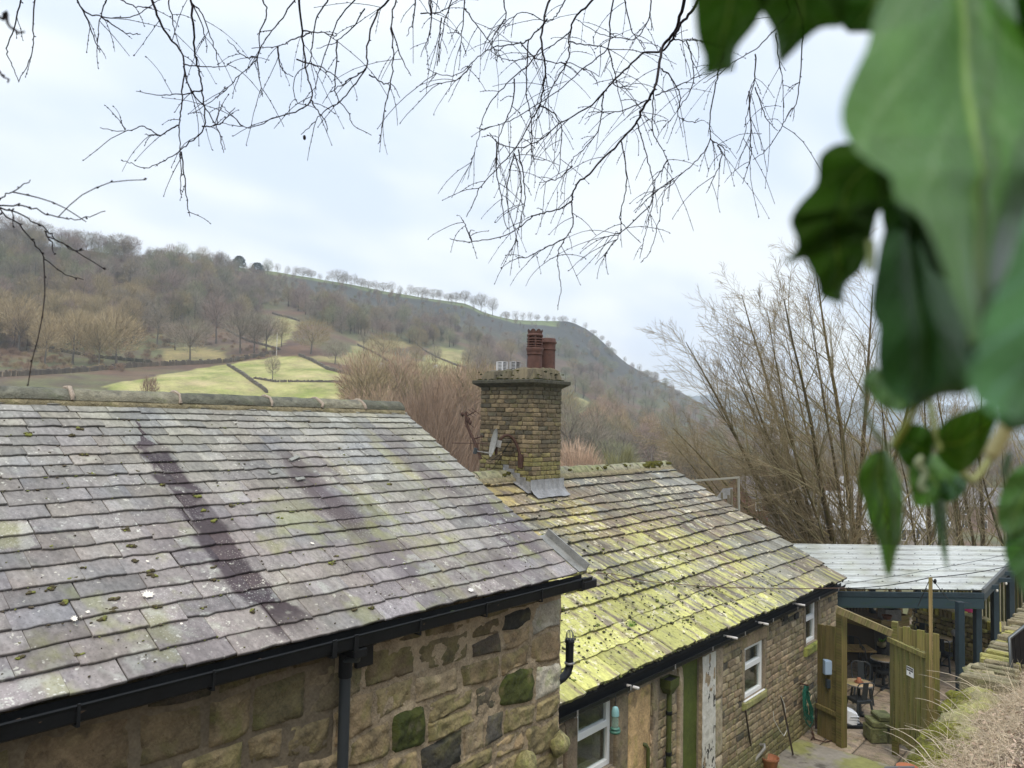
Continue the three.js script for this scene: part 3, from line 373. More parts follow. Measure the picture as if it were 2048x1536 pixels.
// ================================================================ the lower cottage behind, with the mossy stone-slate roof
const RX1 = 18.53, RX0 = 5.5, RA = V(0, 2.90, -5.68), RB = V(0, 5.24, -10.32), RZW = -5.86;
const RF = frame(RA.clone(), V(1, 0, 0), RB.clone().sub(RA).normalize()), RLEN = RB.distanceTo(RA);
const lowHouse = thing('stone_cottage', 'lower stone cottage in the middle under a yellow-green mossy stone slate roof', 'house', V(12, 0, -10.3));
const onR = (x, y, h = 0) => { const q = ray(x, y), d = RF.n.dot(RF.o.clone().addScaledVector(RF.n, h).sub(EYE)) / RF.n.dot(q); return EYE.clone().addScaledVector(q, d); };
{
  const TX0 = 6.5, TX1 = 18.7, TL = 5.3;
  const tex = colorTex(2000, 868, (u, v) => {
    const X = TX0 + u * (TX1 - TX0), t = v * TL;
    const big = fbm(X * 0.6 + 3, t * 0.7 + 8, 4), med = fbm(X * 3 + 40, t * 3, 4), fine = fbm(X * 40, t * 30, 3), gr = fbm(X * 16, t * 2.2, 4);
    let c = mix3([0.235, 0.195, 0.150], [0.205, 0.205, 0.185], sst(0.35, 0.65, big)); c = mix3(c, [0.16, 0.135, 0.125], sst(0.52, 0.7, fbm(X * 1.7 + 20, t * 1.1 + 3, 4)) * 0.75);
    const k = 0.55 + 0.5 * med + 0.55 * (fine - 0.5) + 0.75 * (gr - 0.5); c = c.map(q => q * k * 1.15);
    const near = sst(5.4, 0.3, t) * sst(25, 9, X + (big - 0.5) * 6);
    const run = sst(lerp(0.58, 0.32, near), lerp(0.78, 0.53, near), 0.50 * fbm(X * 9.0 + 5, t * 1.5 + 31, 5) + 0.24 * fbm(X * 2.0 + 60, t * 1.3, 4) + 0.26 * fbm(X * 16, t * 9, 4));
    const yg = mix3([0.42, 0.42, 0.16], [0.48, 0.50, 0.18], near); c = mix3(c, yg.map(q => q * (0.72 + 0.55 * fine)), run * lerp(0.72, 0.95, near));
    const och = sst(0.45, 0.66, fbm(X * 2.2 + 8, t * 1.7 + 77, 4)) * sst(15, 10.5, X) * sst(2.4, 3.4, t); c = mix3(c, [0.42, 0.35, 0.14].map(q => q * (0.7 + 0.6 * fine)), och * 0.7);
    const blu = sst(0.55, 0.72, fbm(X * 1.3 + 33, t * 0.8 + 14, 4)) * sst(11, 13.5, X) * sst(1.0, 2.0, t); c = mix3(c, [0.22, 0.235, 0.25], blu * 0.75);
    const dens = fbm(X * 1.5 + 9, t * 1.5 + 1, 4); c = mix3(c, [0.62, 0.60, 0.50], sst(0.64, 0.72, 0.7 * fbm(X * 11 + 3, t * 11, 4) + 0.3 * fbm(X * 45, t * 45, 2) + 0.25 * (dens - 0.5)) * 0.8);
    const dk = worley(X * 13 + 31, t * 13 + 3); return mix3(c, [0.05, 0.048, 0.03], (1 - sst(0.04, 0.17, dk + 0.2 * (fine - 0.5))) * 0.7 * sst(0.38, 0.52, fbm(X * 2.4 + 71, t * 2.4 + 41, 3)));
  }, false);
  const mSlate = M([1, 1, 1], 0.9, { map: tex, bumpMap: rep(bumpCoarse, 12, 5), bumpScale: 0.012, vertexColors: true });
  const uvOf = (a, b) => (x, t) => [(x + a - TX0) / (TX1 - TX0), clamp((t + b) / TL, 0.004, 0.996)], roof = sub(lowHouse, 'roof');
  const rows = [0, 0.49, 0.90, 1.355, 1.71, 2.08, 2.44, 2.84, 3.09, 3.366, 3.626, 3.903, 4.205, 4.571, 4.874, 5.134], r = rng(15), list = [];
  for (let k = 0; k < rows.length; k++) {
    const t0 = rows[k], t1 = (rows[k + 1] ?? RLEN) + 0.06; let x = RX0 + 0.02 + r() * 0.3; const wob = 13.7 * k;
    while (x < RX1 - 0.1) {
      let w = (0.36 + 0.26 * (1 - k / 16)) * (0.65 + 0.75 * r()); if (x + w > RX1 - 0.25) w = RX1 + (r() - 0.5) * 0.05 - x;
      const a = x + 0.007, b = x + w - 0.007, dt = (vn(x * 0.55, wob) - 0.5) * 0.13 + (r() - 0.5) * 0.02, v = 0.68 + 0.46 * r(), seed = Math.floor(r() * 1e9), drop = -0.05 * Math.sin((x - 6) / 12.5 * Math.PI);
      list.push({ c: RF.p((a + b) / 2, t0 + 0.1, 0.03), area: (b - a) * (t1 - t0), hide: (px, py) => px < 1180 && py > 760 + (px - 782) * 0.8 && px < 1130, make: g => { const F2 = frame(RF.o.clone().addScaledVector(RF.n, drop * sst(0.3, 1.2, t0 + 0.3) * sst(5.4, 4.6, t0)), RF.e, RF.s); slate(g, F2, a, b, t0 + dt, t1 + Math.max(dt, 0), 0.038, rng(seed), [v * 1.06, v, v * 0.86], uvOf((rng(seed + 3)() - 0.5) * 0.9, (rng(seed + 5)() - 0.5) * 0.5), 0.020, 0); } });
      x += w;
    }
  }
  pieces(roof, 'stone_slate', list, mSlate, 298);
  { const g = gb(); g.quad(RF.p(RX0, 0.05, -0.07), RF.p(RX1 - 0.04, 0.05, -0.07), RF.p(RX1 - 0.04, RLEN, -0.07), RF.p(RX0, RLEN, -0.07)); const K = (x, t, h) => { const p = RF.p(x, t, h); p.z = 2 * RB.z - p.z; return p; }; g.quad(K(RX1, 0, 0), K(RX0, 0, 0), K(RX0, RLEN, 0), K(RX1, RLEN, 0)); for (let k = 0; k < 26; k++) { const t = k * 0.2; g.beam(RF.p(RX1 - 0.03, t, -0.03), RF.p(RX1 - 0.03, Math.min(t + 0.2, RLEN), -0.03), 0.05, 0.06); } part(roof, 'roof_deck', g.geo(), mat.blackRough); }
  // ridge stones
  let x = RX0, k = 0; const rr = rng(3);
  while (x < RX1 - 0.2) {
    let w = 0.46 + 0.25 * rr(); if (x + w > RX1 - 0.25) w = RX1 + 0.03 - x; const g = gb(), prof = [[-0.20, -0.075], [-0.185, -0.02], [-0.10, 0.05], [0, 0.075], [0.10, 0.05], [0.185, -0.02], [0.20, -0.075]], n = 5, tint = mix3([0.38, 0.36, 0.30], [0.30, 0.31, 0.18], rr()), yb = RB.y + 0.06 + (rr() - 0.5) * 0.02, R = [], tl = (rr() - 0.5) * 0.03;
    for (let i = 0; i <= n; i++) { const X = lerp(x + 0.008, x + w - 0.008, i / n); R.push(prof.map(([z, y], j) => { const e = (fbm(X * 7 + k, j * 1.7, 3) - 0.5) * 0.04; return g.v(X, yb + y + e + tl * (i / n - 0.5), RB.z - z, X, j * 0.1, tint); })); }
    for (let i = 0; i < n; i++) for (let j = 0; j + 1 < prof.length; j++) g.q(R[i][j], R[i + 1][j], R[i + 1][j + 1], R[i][j + 1]);
    for (const i of [0, n]) { const b = g.n; prof.forEach(([z, y]) => g.v(lerp(x + 0.008, x + w - 0.008, i / n), yb + y, RB.z - z, z, y, tint.map(q => q * 0.6))); for (let j = 1; j + 1 < prof.length; j++) g.t(b, b + j, b + j + 1); }
    part(roof, 'ridge_stone', g.geo(), mat.stone); x += w; k++;
  }
  { const g = gb(); const r3 = rng(8); for (let i = 0; i < 60; i++) { const X = i < 34 ? 17.2 + 1.4 * r3() : 8 + 10.4 * r3(), s = 0.03 + 0.05 * r3() * (i < 34 ? 1.3 : 0.5); g.col = [0.55, 0.52, 0.15]; g.blob(V(X, RB.y + 0.10 - 0.08 * r3(), RB.z + 0.04 + 0.14 * r3()), s * 1.4, s * 0.8, s, r3, 0.6, 7, 5); } const o = part(roof, 'ridge_moss', g.geo(), mat.moss); o.userData.kind = 'stuff'; }
  { const g = gb(), n = 120; let a = null; for (let i = 0; i <= n; i++) { const X = lerp(RX0, RX1, i / n), e = (fbm(X * 5, 2.2, 3) - 0.5) * 0.06, q = [RF.p(X, RLEN - 0.30 + e, 0.045), RF.p(X, RLEN - 0.27 + e, 0.085), RF.p(X, RLEN - 0.1, 0.10)].map((p, j) => g.vv(p, X, j * 0.1)); if (a) { g.q(a[0], q[0], q[1], a[1]); g.q(a[1], q[1], q[2], a[2]); } a = q; } part(roof, 'ridge_bedding', g.geo(), M([0.30, 0.27, 0.18], 0.97, { map: rep(stoneCol, 1), bumpMap: rep(bumpCoarse, 3), bumpScale: 0.02 })); }
  // moss clumps and blown twigs
  { const g = gb(), r3 = rng(44); for (let i = 0; i < 4200; i++) { const X = 7.5 + 11 * Math.pow(r3(), 1.15), t = 0.02 + 5.0 * Math.pow(r3(), 1.7), d = fbm(X * 1.3 + 5, t * 1.3, 3) * sst(20, 8, X + t * 1.2) * 1.5; if (r3() > d) continue; const s = 0.008 + 0.022 * r3() * r3(); g.col = r3() < 0.25 ? [0.16, 0.20, 0.04] : [0.065, 0.065, 0.03]; g.blob(RF.p(X, t, 0.045 + 0.02 * r3()), s * 1.4, s * 0.8, s * 1.2, r3, 0.7, 6, 4); } const o = part(roof, 'moss', g.geo(), mat.vcMottle); o.userData.kind = 'stuff'; }
  { const g = gb(), r3 = rng(45), c = onR(1264, 1252, 0.06); for (let i = 0; i < 60; i++) { g.col = [0.12 + 0.08 * r3(), 0.26 + 0.12 * r3(), 0.03]; const a = r3() * 6.28, d = 0.07 * r3(), b = c.clone().add(V(Math.cos(a) * d, 0, Math.sin(a) * d)), k = g.n; g.vv(b.clone().add(V(-0.005, 0, 0)), 0, 0); g.vv(b.clone().add(V(0.005, 0, 0)), 0, 0); g.vv(b.clone().add(V(Math.cos(a) * 0.03, 0.05 + 0.05 * r3(), Math.sin(a) * 0.03)), 0, 0); g.t(k, k + 1, k + 2); } part(roof, 'grass_tuft', g.geo(), mat.vc); }
  // walls
  const wall = sub(lowHouse, 'wall'), WF = frame(V(0, 0, RZW), V(1, 0, 0), V(0, 1, 0)), wx = (px, py) => onZ(px, py, RZW).x, wy = (px, py) => onZ(px, py, RZW).y;
  const O = { w0: [wx(1153, 1480), wx(1226, 1460), wy(1222, 1531), 2.66], door: [wx(1362, 1430), wx(1397, 1430), 0, 2.66], w1: [wx(1488.5, 1350), wx(1526.5, 1335), wy(1489, 1401), wy(1489, 1297)], w2: [wx(1610, 1250), wx(1633.5, 1245), wy(1610, 1293), 2.66] };
  { const g = gb(), ops = [O.w0, O.door, O.w1, O.w2].sort((a, b) => a[0] - b[0]), zb = RZW - 0.34, B = (x0, y0, x1, y1) => { if (x1 > x0 + 0.01 && y1 > y0 + 0.01) g.box(x0, y0, zb, x1, y1, RZW); }; let px = RX0; for (const o of ops) { B(px, -0.4, o[0], 2.72); B(o[0], -0.4, o[1], o[2]); B(o[0], o[3], o[1], 2.72); px = o[1]; } B(px, -0.4, RX1 - 0.12, 2.72);
    const e = new THREE.ExtrudeGeometry(new THREE.Shape([[6.21, -0.4], [14.7, -0.4], [14.7, 2.75], [10.32, 5.10], [6.21, 3.0]].map(([z, y]) => new THREE.Vector2(z, y))), { depth: 0.35, bevelEnabled: false }); e.rotateY(Math.PI / 2); const e2 = e.clone(); e.translate(RX1 - 0.47, 0, 0); e2.translate(RX0, 0, 0); g.box(RX0, -0.4, -14.7, RX1 - 0.12, 2.72, -14.4); g.box(RX0, -0.02, -14.4, RX1 - 0.12, 0.0, zb);
    e.computeVertexNormals(); part(wall, 'wall_core', mergeGeometries([g.geo().toNonIndexed(), e.toNonIndexed(), e2.toNonIndexed()].map(q => { for (const n of Object.keys(q.attributes)) if (!['position', 'uv', 'normal'].includes(n)) q.deleteAttribute(n); return q; })), M([0.33, 0.285, 0.22], 0.97, { map: rep(mottle, 0.8), bumpMap: rep(bumpGrain, 1.7), bumpScale: 0.01 })); }
  const r4 = rng(60), sl = [], xs0 = wx(1426, 1440), xq = wx(1440, 1420), xe = wx(1676, 1240);
  const clear = (a, b, c, d) => Object.values(O).some(o => b > o[0] - 0.11 && a < o[1] + 0.11 && d > o[2] - 0.13 && c < o[3] + 0.16);
  const face = (xa, xb, ya, yb, hh, ww) => { for (let y = ya, k = 0; y < yb; k++) { const h = hh * (0.85 + 0.35 * r4()); let X = xa - (r4() * 0.2); while (X < xb) { let w = ww * (0.6 + 0.9 * r4()); const a = Math.max(X, xa) + 0.006, b = Math.min(X + w, xb) - 0.006, y0 = y; X += w; if (b - a < 0.05) continue; if (clear(a, b, y0, y0 + h)) { /* trim to the openings */ let cut = null; for (const o of Object.values(O)) { if (y0 + h > o[2] - 0.13 && y0 < o[3] + 0.16) { if (a < o[0] - 0.16 && b > o[0] - 0.11) cut = [a, o[0] - 0.12]; else if (b > o[1] + 0.16 && a < o[1] + 0.11) cut = [o[1] + 0.12, b]; } } if (!cut) continue; push(cut[0], cut[1], y0, h); } else push(a, b, y0, h); } y += h; } };
  const push = (a, b, y, h) => { const q = 0.75 + 0.5 * r4(), g0 = r4(); let tint = mix3([0.44, 0.345, 0.25], [0.36, 0.32, 0.22], g0).map(z => z * q); if (r4() < 0.07) tint = [0.13, 0.12, 0.10]; if (r4() < 0.14) tint = [0.5, 0.43, 0.32]; if (y < 0.5) tint = mix3(tint, [0.24, 0.26, 0.10], 0.5); const seed = Math.floor(r4() * 1e9), pr = 0.014 + 0.016 * r4(); sl.push({ c: WF.p((a + b) / 2, y + h / 2, 0.02), area: (b - a) * h, make: g => stoneOn(g, WF, rectPoly(a, y + 0.006, b, y + h - 0.006, rng(seed + 1), 0.005, 0.16), pr, rng(seed), tint, 0.8, (seed % 89) * 0.17) }); };
  face(xq + 0.06, xe, -0.1, 2.66, 0.115, 0.27); face(wx(1342, 1420), wx(1352, 1420) , 0, 2.2, 0.13, 0.2); face(wx(1250, 1460), wx(1345, 1460), 0, 1.05, 0.14, 0.3); face(wx(1300, 1400), wx(1343, 1400), 1.05, 2.2, 0.14, 0.2); face(RX0 + 0.1, wx(1130, 1440), 0, 2.6, 0.15, 0.3);
  pieces(wall, 'wall_stone', sl, mat.stoneFine, 298);
  const dressed = (name, xa, ya, xb, yb, pr, tint, m = mat.stoneFine, lab) => { const g = gb(); stoneOn(g, WF, rectPoly(xa, ya, xb, yb, rng(Math.floor(xa * 1000)), 0.004, 0.04), pr, rng(Math.floor(xa * 777 + ya * 99)), tint, 0.35, xa); part(wall, name, g.geo(), m, lab); };
  // door recess with green-stained boards, jambs
  dressed('door_jamb', O.door[0] - 0.14, 0, O.door[0] - 0.005, 2.62, 0.05, [0.50, 0.42, 0.32]);
  { const g = gb(); g.box(O.door[0] + 0.002, -0.02, RZW - 0.10, O.door[1] - 0.002, 2.66, RZW - 0.03); part(wall, 'green_panel', g.geo(), M([0.10, 0.135, 0.02], 0.75, { map: rep(mottle, 1.2) }), 'panel covered in bright green algae'); }
  { const xa = O.door[1], xb = wx(1424, 1440), g = gb(), n = 26, m = 7, id = []; for (let j = 0; j <= n; j++) for (let i = 0; i <= m; i++) { const X = lerp(xa, xb, i / m) + (fbm(j * 0.3, i, 3) - 0.5) * 0.03, Y = lerp(0, 2.62, j / n), p = WF.p(X, Y, 0.05 + 0.03 * fbm(X * 6, Y * 4, 4)); id.push(g.v(p.x, p.y, p.z, X, Y)); } for (let j = 0; j < n; j++) for (let i = 0; i < m; i++) { const a = j * (m + 1) + i; g.q(id[a], id[a + 1], id[a + m + 2], id[a + m + 1]); }
    const wt = colorTex(256, 1024, (u, v) => { const a = fbm(u * 5, v * 16, 5), chip = sst(0.60, 0.66, fbm(u * 9 + 4, v * 30 + 8, 4)) * sst(0.45, 0.56, fbm(u * 2, v * 5 + 3, 3)), k = 0.75 + 0.4 * a; return mix3([0.62 * k, 0.60 * k, 0.54 * k], [0.04, 0.035, 0.03], chip); }, false); const rp = wt.clone(); rp.repeat.set(1 / (xb - xa), 1 / 2.62); rp.offset.set(-xa / (xb - xa), 0); rp.needsUpdate = true; part(wall, 'whitewashed_jamb', g.geo(), M([1, 1, 1], 0.85, { map: rp, bumpMap: rep(bumpCoarse, 2), bumpScale: 0.012 }), 'whitewashed stone jamb with black flaking spots'); g.col = [1, 1, 1]; const h = gb(); h.box(xa + 0.005, -0.05, RZW - 0.1, xb - 0.01, 2.62, RZW + 0.06, 0.01); part(wall, 'jamb_core', h.geo(), mat.mortar); }
  dressed('quoin', wx(1427, 1440), 0.02, xq + 0.05, 0.8, 0.04, [0.46, 0.40, 0.32]); dressed('quoin', wx(1427, 1440), 0.82, xq + 0.05, 1.75, 0.04, [0.50, 0.45, 0.36]); dressed('quoin', wx(1427, 1440), 1.77, xq + 0.05, 2.60, 0.04, [0.44, 0.37, 0.29]);
  // stone posts and boarded panel beside the near window
  dressed('stone_post', wx(1127, 1470), 0, O.w0[0] - 0.01, 2.62, 0.05, [0.27, 0.22, 0.17]); dressed('stone_post', O.w0[1] + 0.01, 0, wx(1252, 1450), 2.60, 0.055, [0.34, 0.28, 0.20]);
  dressed('boarded_panel', wx(1255, 1450), 1.05, wx(1300, 1430), 2.58, 0.02, [0.72, 0.52, 0.30], mat.stoneFine, 'ochre infill panel between stone posts'); dressed('stone_post', wx(1301, 1430), 0.9, wx(1312, 1430), 2.58, 0.05, [0.36, 0.30, 0.23]);
  // windows
  const win = (o, rev, trans, name = 'window') => { const w = sub(lowHouse, name), z0 = RZW - rev, f = 0.065, g = gb(); const [xa, xb, ya, yb] = o, yt = ya + (yb - ya) * trans; g.box(xa, ya, z0 - 0.06, xa + f, yb, z0, 0.006); g.box(xb - f, ya, z0 - 0.06, xb, yb, z0, 0.006); g.box(xa + f, ya, z0 - 0.06, xb - f, ya + f * 1.2, z0 - 0.001, 0.006); g.box(xa + f, yb - f, z0 - 0.06, xb - f, yb, z0 - 0.001, 0.006); g.box(xa + f, yt - f * 0.75, z0 - 0.065, xb - f, yt + f * 0.75, z0 + 0.006, 0.006); g.box(xa + f, yt + f * 0.75, z0 - 0.05, xa + f * 1.6, yb - f, z0 + 0.004, 0.004); g.box(xb - f * 1.6, yt + f * 0.75, z0 - 0.05, xb - f, yb - f, z0 + 0.004, 0.004); part(w, 'frame', g.geo(), mat.pvc); for (const [a, b] of [[ya + f * 1.2, yt - f * 0.75], [yt + f * 0.75, yb - f]]) { const h = gb(); h.box(xa + f * 0.9, a, z0 - 0.042, xb - f * 0.9, b, z0 - 0.036); part(w, 'pane', h.geo(), mat.glassDark); } return w; };
  win(O.w0, 0.05, 0.60); const w1 = win(O.w1, 0.03, 0.60), w2 = win(O.w2, 0.05, 0.58);
  { const g = gb(); g.box(O.w1[0] - 0.03, O.w1[2] - 0.02, RZW - 0.1, O.w1[1] + 0.03, O.w1[2] - 0.002, RZW + 0.03, 0.004); part(w1, 'sill_strip', g.geo(), mat.pvc); }
  dressed('window_sill', O.w1[0] - 0.12, O.w1[2] - 0.15, O.w1[1] + 0.12, O.w1[2] - 0.02, 0.07, [0.42, 0.42, 0.20]); dressed('window_sill', O.w2[0] - 0.1, O.w2[2] - 0.2, O.w2[1] + 0.12, O.w2[2] - 0.01, 0.07, [0.34, 0.38, 0.10]); dressed('lintel', O.w1[0] - 0.2, O.w1[3] + 0.01, O.w1[1] + 0.25, O.w1[3] + 0.22, 0.035, [0.44, 0.35, 0.25]); dressed('window_sill', O.w0[0] - 0.05, O.w0[2] - 0.16, O.w0[1] + 0.1, O.w0[2] - 0.01, 0.06, [0.40, 0.33, 0.24]);
  dressed('window_jamb', O.w1[0] - 0.12, O.w1[2], O.w1[0] - 0.005, O.w1[3], 0.02, [0.40, 0.33, 0.25]); dressed('window_jamb', O.w1[1] + 0.005, O.w1[2], O.w1[1] + 0.11, O.w1[3], 0.02, [0.36, 0.30, 0.23]); dressed('window_jamb', O.w2[1] + 0.005, O.w2[2], O.w2[1] + 0.16, 2.62, 0.03, [0.25, 0.21, 0.16]); dressed('window_jamb', O.w2[0] - 0.14, O.w2[2], O.w2[0] - 0.005, 2.62, 0.03, [0.30, 0.25, 0.19]);
  // pale tiled floor and back wall seen dimly through the near window
  { const g = gb(); g.box(O.w0[0] - 1, 0.9, RZW - 2.2, O.w0[1] + 2.5, 0.94, RZW - 0.36); part(lowHouse, 'worktop', g.geo(), M([0.62, 0.56, 0.44], 0.4, { map: rep(mottle, 0.7) })); }
  // gutter, hopper, pipes
  const gut = sub(lowHouse, 'gutter'), gy = 2.80, gz = -5.70;
  { const h = gb(), prof = [[-0.05, 0.02], [-0.05, -0.06], [-0.02, -0.085], [0.02, -0.085], [0.05, -0.05], [0.058, 0], [0.05, 0], [0.04, -0.045], [0.01, -0.072], [-0.04, -0.05], [-0.042, 0.02]], xs = [5.5, RX1 - 0.02]; for (let j = 0; j + 1 < prof.length; j++) { const A = prof[j], B = prof[j + 1]; h.quad(V(xs[0], gy + A[1], gz + A[0]), V(xs[1], gy + A[1], gz + A[0]), V(xs[1], gy + B[1], gz + B[0]), V(xs[0], gy + B[1], gz + B[0])); } part(gut, 'channel', h.geo(), mat.black); for (let x = 8; x < 18.4; x += 1.25) { const g = gb(); g.box(x - 0.015, gy - 0.093, gz - 0.05, x + 0.015, gy - 0.086, gz + 0.03); g.box(x - 0.012, gy - 0.06, gz + 0.058, x + 0.012, gy + 0.006, gz + 0.066); part(gut, 'bracket', g.geo(), mat.galv); } const f = gb(); f.box(RX0, 2.68, RZW - 0.02, RX1 - 0.1, 2.86, RZW + 0.06); part(gut, 'fascia', f.geo(), mat.dark); }
  const hx = wx(1328, 1370), mG = M([0.075, 0.095, 0.018], 0.65, { map: rep(mottle, 2) });
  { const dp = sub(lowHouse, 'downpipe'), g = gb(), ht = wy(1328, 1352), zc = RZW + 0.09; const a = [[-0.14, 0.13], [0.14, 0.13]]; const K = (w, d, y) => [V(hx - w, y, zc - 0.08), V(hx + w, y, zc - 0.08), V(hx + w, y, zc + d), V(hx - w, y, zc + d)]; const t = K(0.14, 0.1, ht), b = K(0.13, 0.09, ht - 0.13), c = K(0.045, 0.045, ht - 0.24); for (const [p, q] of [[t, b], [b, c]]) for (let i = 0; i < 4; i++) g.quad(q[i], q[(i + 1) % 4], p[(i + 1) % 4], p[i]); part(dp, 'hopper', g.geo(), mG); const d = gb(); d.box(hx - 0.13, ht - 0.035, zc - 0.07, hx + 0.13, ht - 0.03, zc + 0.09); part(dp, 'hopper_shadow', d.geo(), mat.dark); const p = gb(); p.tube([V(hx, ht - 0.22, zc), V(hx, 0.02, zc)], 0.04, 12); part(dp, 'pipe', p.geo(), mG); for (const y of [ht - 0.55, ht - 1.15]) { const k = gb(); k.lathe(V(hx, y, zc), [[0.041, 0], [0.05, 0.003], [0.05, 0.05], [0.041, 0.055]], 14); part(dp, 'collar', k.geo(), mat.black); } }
  for (const [px, py] of [[1475, 1277], [1537, 1249], [1278, 1377], [1610, 1211]]) { const p = onZ(px, py, RZW + 0.3), g = gb(); g.tube([V(p.x - 0.02, p.y + 0.005, RZW - 0.02), p], 0.022, 9); part(wall, 'overflow_pipe', g.geo(), mat.white); }
  { const p = onZ(1295, 1497, RZW + 0.06), g = gb(); g.tube([V(p.x, 0, RZW + 0.07), V(p.x, p.y, RZW + 0.07), V(p.x - 0.02, p.y + 0.05, RZW + 0.05), V(p.x - 0.06, p.y + 0.07, RZW - 0.01)], 0.028, 9); part(wall, 'waste_pipe', g.geo(), mG); }
  { const g = gb(); for (const [a, b] of [[1640, 1225], [1618, 1228]]) { const p = onZ(a - 50, b + 6, RZW); g.box(p.x - 0.1, p.y - 0.06, RZW + 0.024, p.x + 0.1, p.y + 0.06, RZW + 0.045); } part(wall, 'air_brick', g.geo(), mat.blackRough); }

  // ---------------------------------------------------------- chimney on the ridge
  const ch = sub(lowHouse, 'chimney'), cx0 = 12.01, cx1 = 12.96, cz0 = -11.10, cz1 = -9.67, cyT = 7.10, cyB = 4.75;
  { const g = gb(); g.box(cx0 + 0.012, cyB, cz0 + 0.012, cx1 - 0.012, cyT, cz1 - 0.012); part(ch, 'stack_core', g.geo(), M([0.22, 0.185, 0.12], 0.97, { map: rep(mottle, 2), bumpMap: rep(bumpCoarse, 4), bumpScale: 0.01 })); }
  const faces = [[frame(V(cx0, 0, cz1), V(1, 0, 0), V(0, 1, 0)), cx1 - cx0], [frame(V(cx0, 0, cz0), V(0, 0, 1), V(0, 1, 0)), cz1 - cz0], [frame(V(cx1, 0, cz0), V(-1, 0, 0), V(0, 1, 0)), cx1 - cx0], [frame(V(cx1, 0, cz1), V(0, 0, -1), V(0, 1, 0)), cz1 - cz0]], cl = [], rc = rng(71);
  faces.forEach(([F, L], fi) => { const rowsN = 26, h = (cyT - cyB) / rowsN; for (let k = 0; k < rowsN; k++) { let x = 0; while (x < L - 0.03) { let w = 0.12 + 0.25 * rc(); if (x + w > L - 0.08) w = L - x; const a = x + 0.006, b = x + w - 0.006, y = cyB + k * h, topD = sst(6.3, 7.1, y), edge = Math.min(1, 0.15 + fbm(x * 2 + fi * 7, y * 0.9, 3) * 1.1), soot = fi === 0 ? sst(0.3, 0.75, (x / L) * 0.6 + topD * 0.55 + 0.35 * (fbm(x * 3, y * 2, 3) - 0.3)) : sst(0.35, 0.7, 0.5 * topD + 0.6 * fbm(x * 2.2 + 3, y * 1.3, 3) * sst(0, 1, x / L) ); let tint = mix3([0.56, 0.45, 0.30], [0.42, 0.34, 0.22], rc()); tint = tint.map(K(0.28 + 0.42 * rc())); if (rc() < 0.12) tint = mix3(tint, [0.10, 0.10, 0.085], 0.75); tint = mix3(tint, [0.12, 0.112, 0.078], soot * 0.92); if (y < 5.7 && rc() < 0.6) tint = mix3(tint, [0.36, 0.34, 0.13], 0.6); const seed = Math.floor(rc() * 1e9), pr = 0.006 + 0.012 * rc(); cl.push({ c: F.p((a + b) / 2, y + h / 2, 0.01), area: fi < 2 ? (b - a) * h : 1e-9, make: g => stoneOn(g, F, rectPoly(a, y + 0.005, b, y + h - 0.005, rng(seed + 1), 0.004, 0.16), pr, rng(seed), tint, 0.9, (seed % 83) * 0.19) }); x += w; } } });
  pieces(ch, 'stack_stone', cl, mat.stoneFine, 298);
  { const g = gb(), o = 0.135; const ring = (w, y) => [V(cx0 - w, y, cz0 - w), V(cx1 + w, y, cz0 - w), V(cx1 + w, y, cz1 + w), V(cx0 - w, y, cz1 + w)]; const L = [ring(0.0, cyT - 0.03), ring(o - 0.01, cyT + 0.05), ring(o, cyT + 0.06), ring(o, cyT + 0.115), ring(o - 0.012, cyT + 0.125), ring(-0.2, cyT + 0.14)]; for (let k = 0; k + 1 < L.length; k++) for (let i = 0; i < 4; i++) g.quad(L[k][(i + 1) % 4], L[k][i], L[k + 1][i], L[k + 1][(i + 1) % 4]); g.col = [0.13, 0.13, 0.11]; g.c = g.c.map((_, i) => [0.085, 0.085, 0.065][i % 3]); part(ch, 'cornice', g.geo(), mat.stone); }
  { // flaunching: two rough slabs on top of the cornice
    for (const [za, zb, xa, xb, tn, H] of [[cz0 - 0.02, -10.32, cx0 + 0.02, cx1 - 0.02, [0.135, 0.12, 0.08], 0.24], [-10.31, cz1 + 0.02, cx0 + 0.02, cx1 + 0.0, [0.20, 0.175, 0.12], 0.27]]) { const g = gb(), n = 14, m = 14, id = []; g.col = tn; for (let j = 0; j <= m; j++) for (let i = 0; i <= n; i++) { const u = i / n, v = j / m, ed = Math.min(sst(0, 0.22, u), sst(0, 0.22, 1 - u), sst(0, 0.2, v), sst(0, 0.2, 1 - v)), X = lerp(xa, xb, u), Z = lerp(za, zb, v), y = cyT + 0.12 + (0.74 + 0.26 * ed) * H + 0.05 * (fbm(X * 9, Z * 9, 3) - 0.5); id.push(g.v(X, Math.min(i % n && j % m ? y : cyT + 0.12, 99), Z, X, Z)); } for (let j = 0; j < m; j++) for (let i = 0; i < n; i++) { const a = j * (n + 1) + i; g.q(id[a], id[a + n + 1], id[a + n + 2], id[a + 1]); } part(ch, 'flaunching', g.geo(), mat.stone); }
    const g = gb(), r5 = rng(5); for (let i = 0; i < 80; i++) { const fz = r5(), X = fz < 0.5 ? cx0 + r5() * 0.95 : cx0 - 0.08, Z = fz < 0.5 ? cz1 + 0.07 * r5() : cz0 + r5() * 1.4, s = 0.012 + 0.026 * r5(); g.col = r5() < 0.5 ? [0.4, 0.38, 0.12] : [0.16, 0.17, 0.06]; g.blob(V(X, cyT + 0.14 + (r5() < 0.3 ? 0.2 * r5() : 0), Z), s * 1.3, s * 0.5, s, r5, 0.7, 6, 4); } const o = part(ch, 'cap_moss', g.geo(), mat.moss); o.userData.kind = 'stuff'; }
  const yt = 7.44;
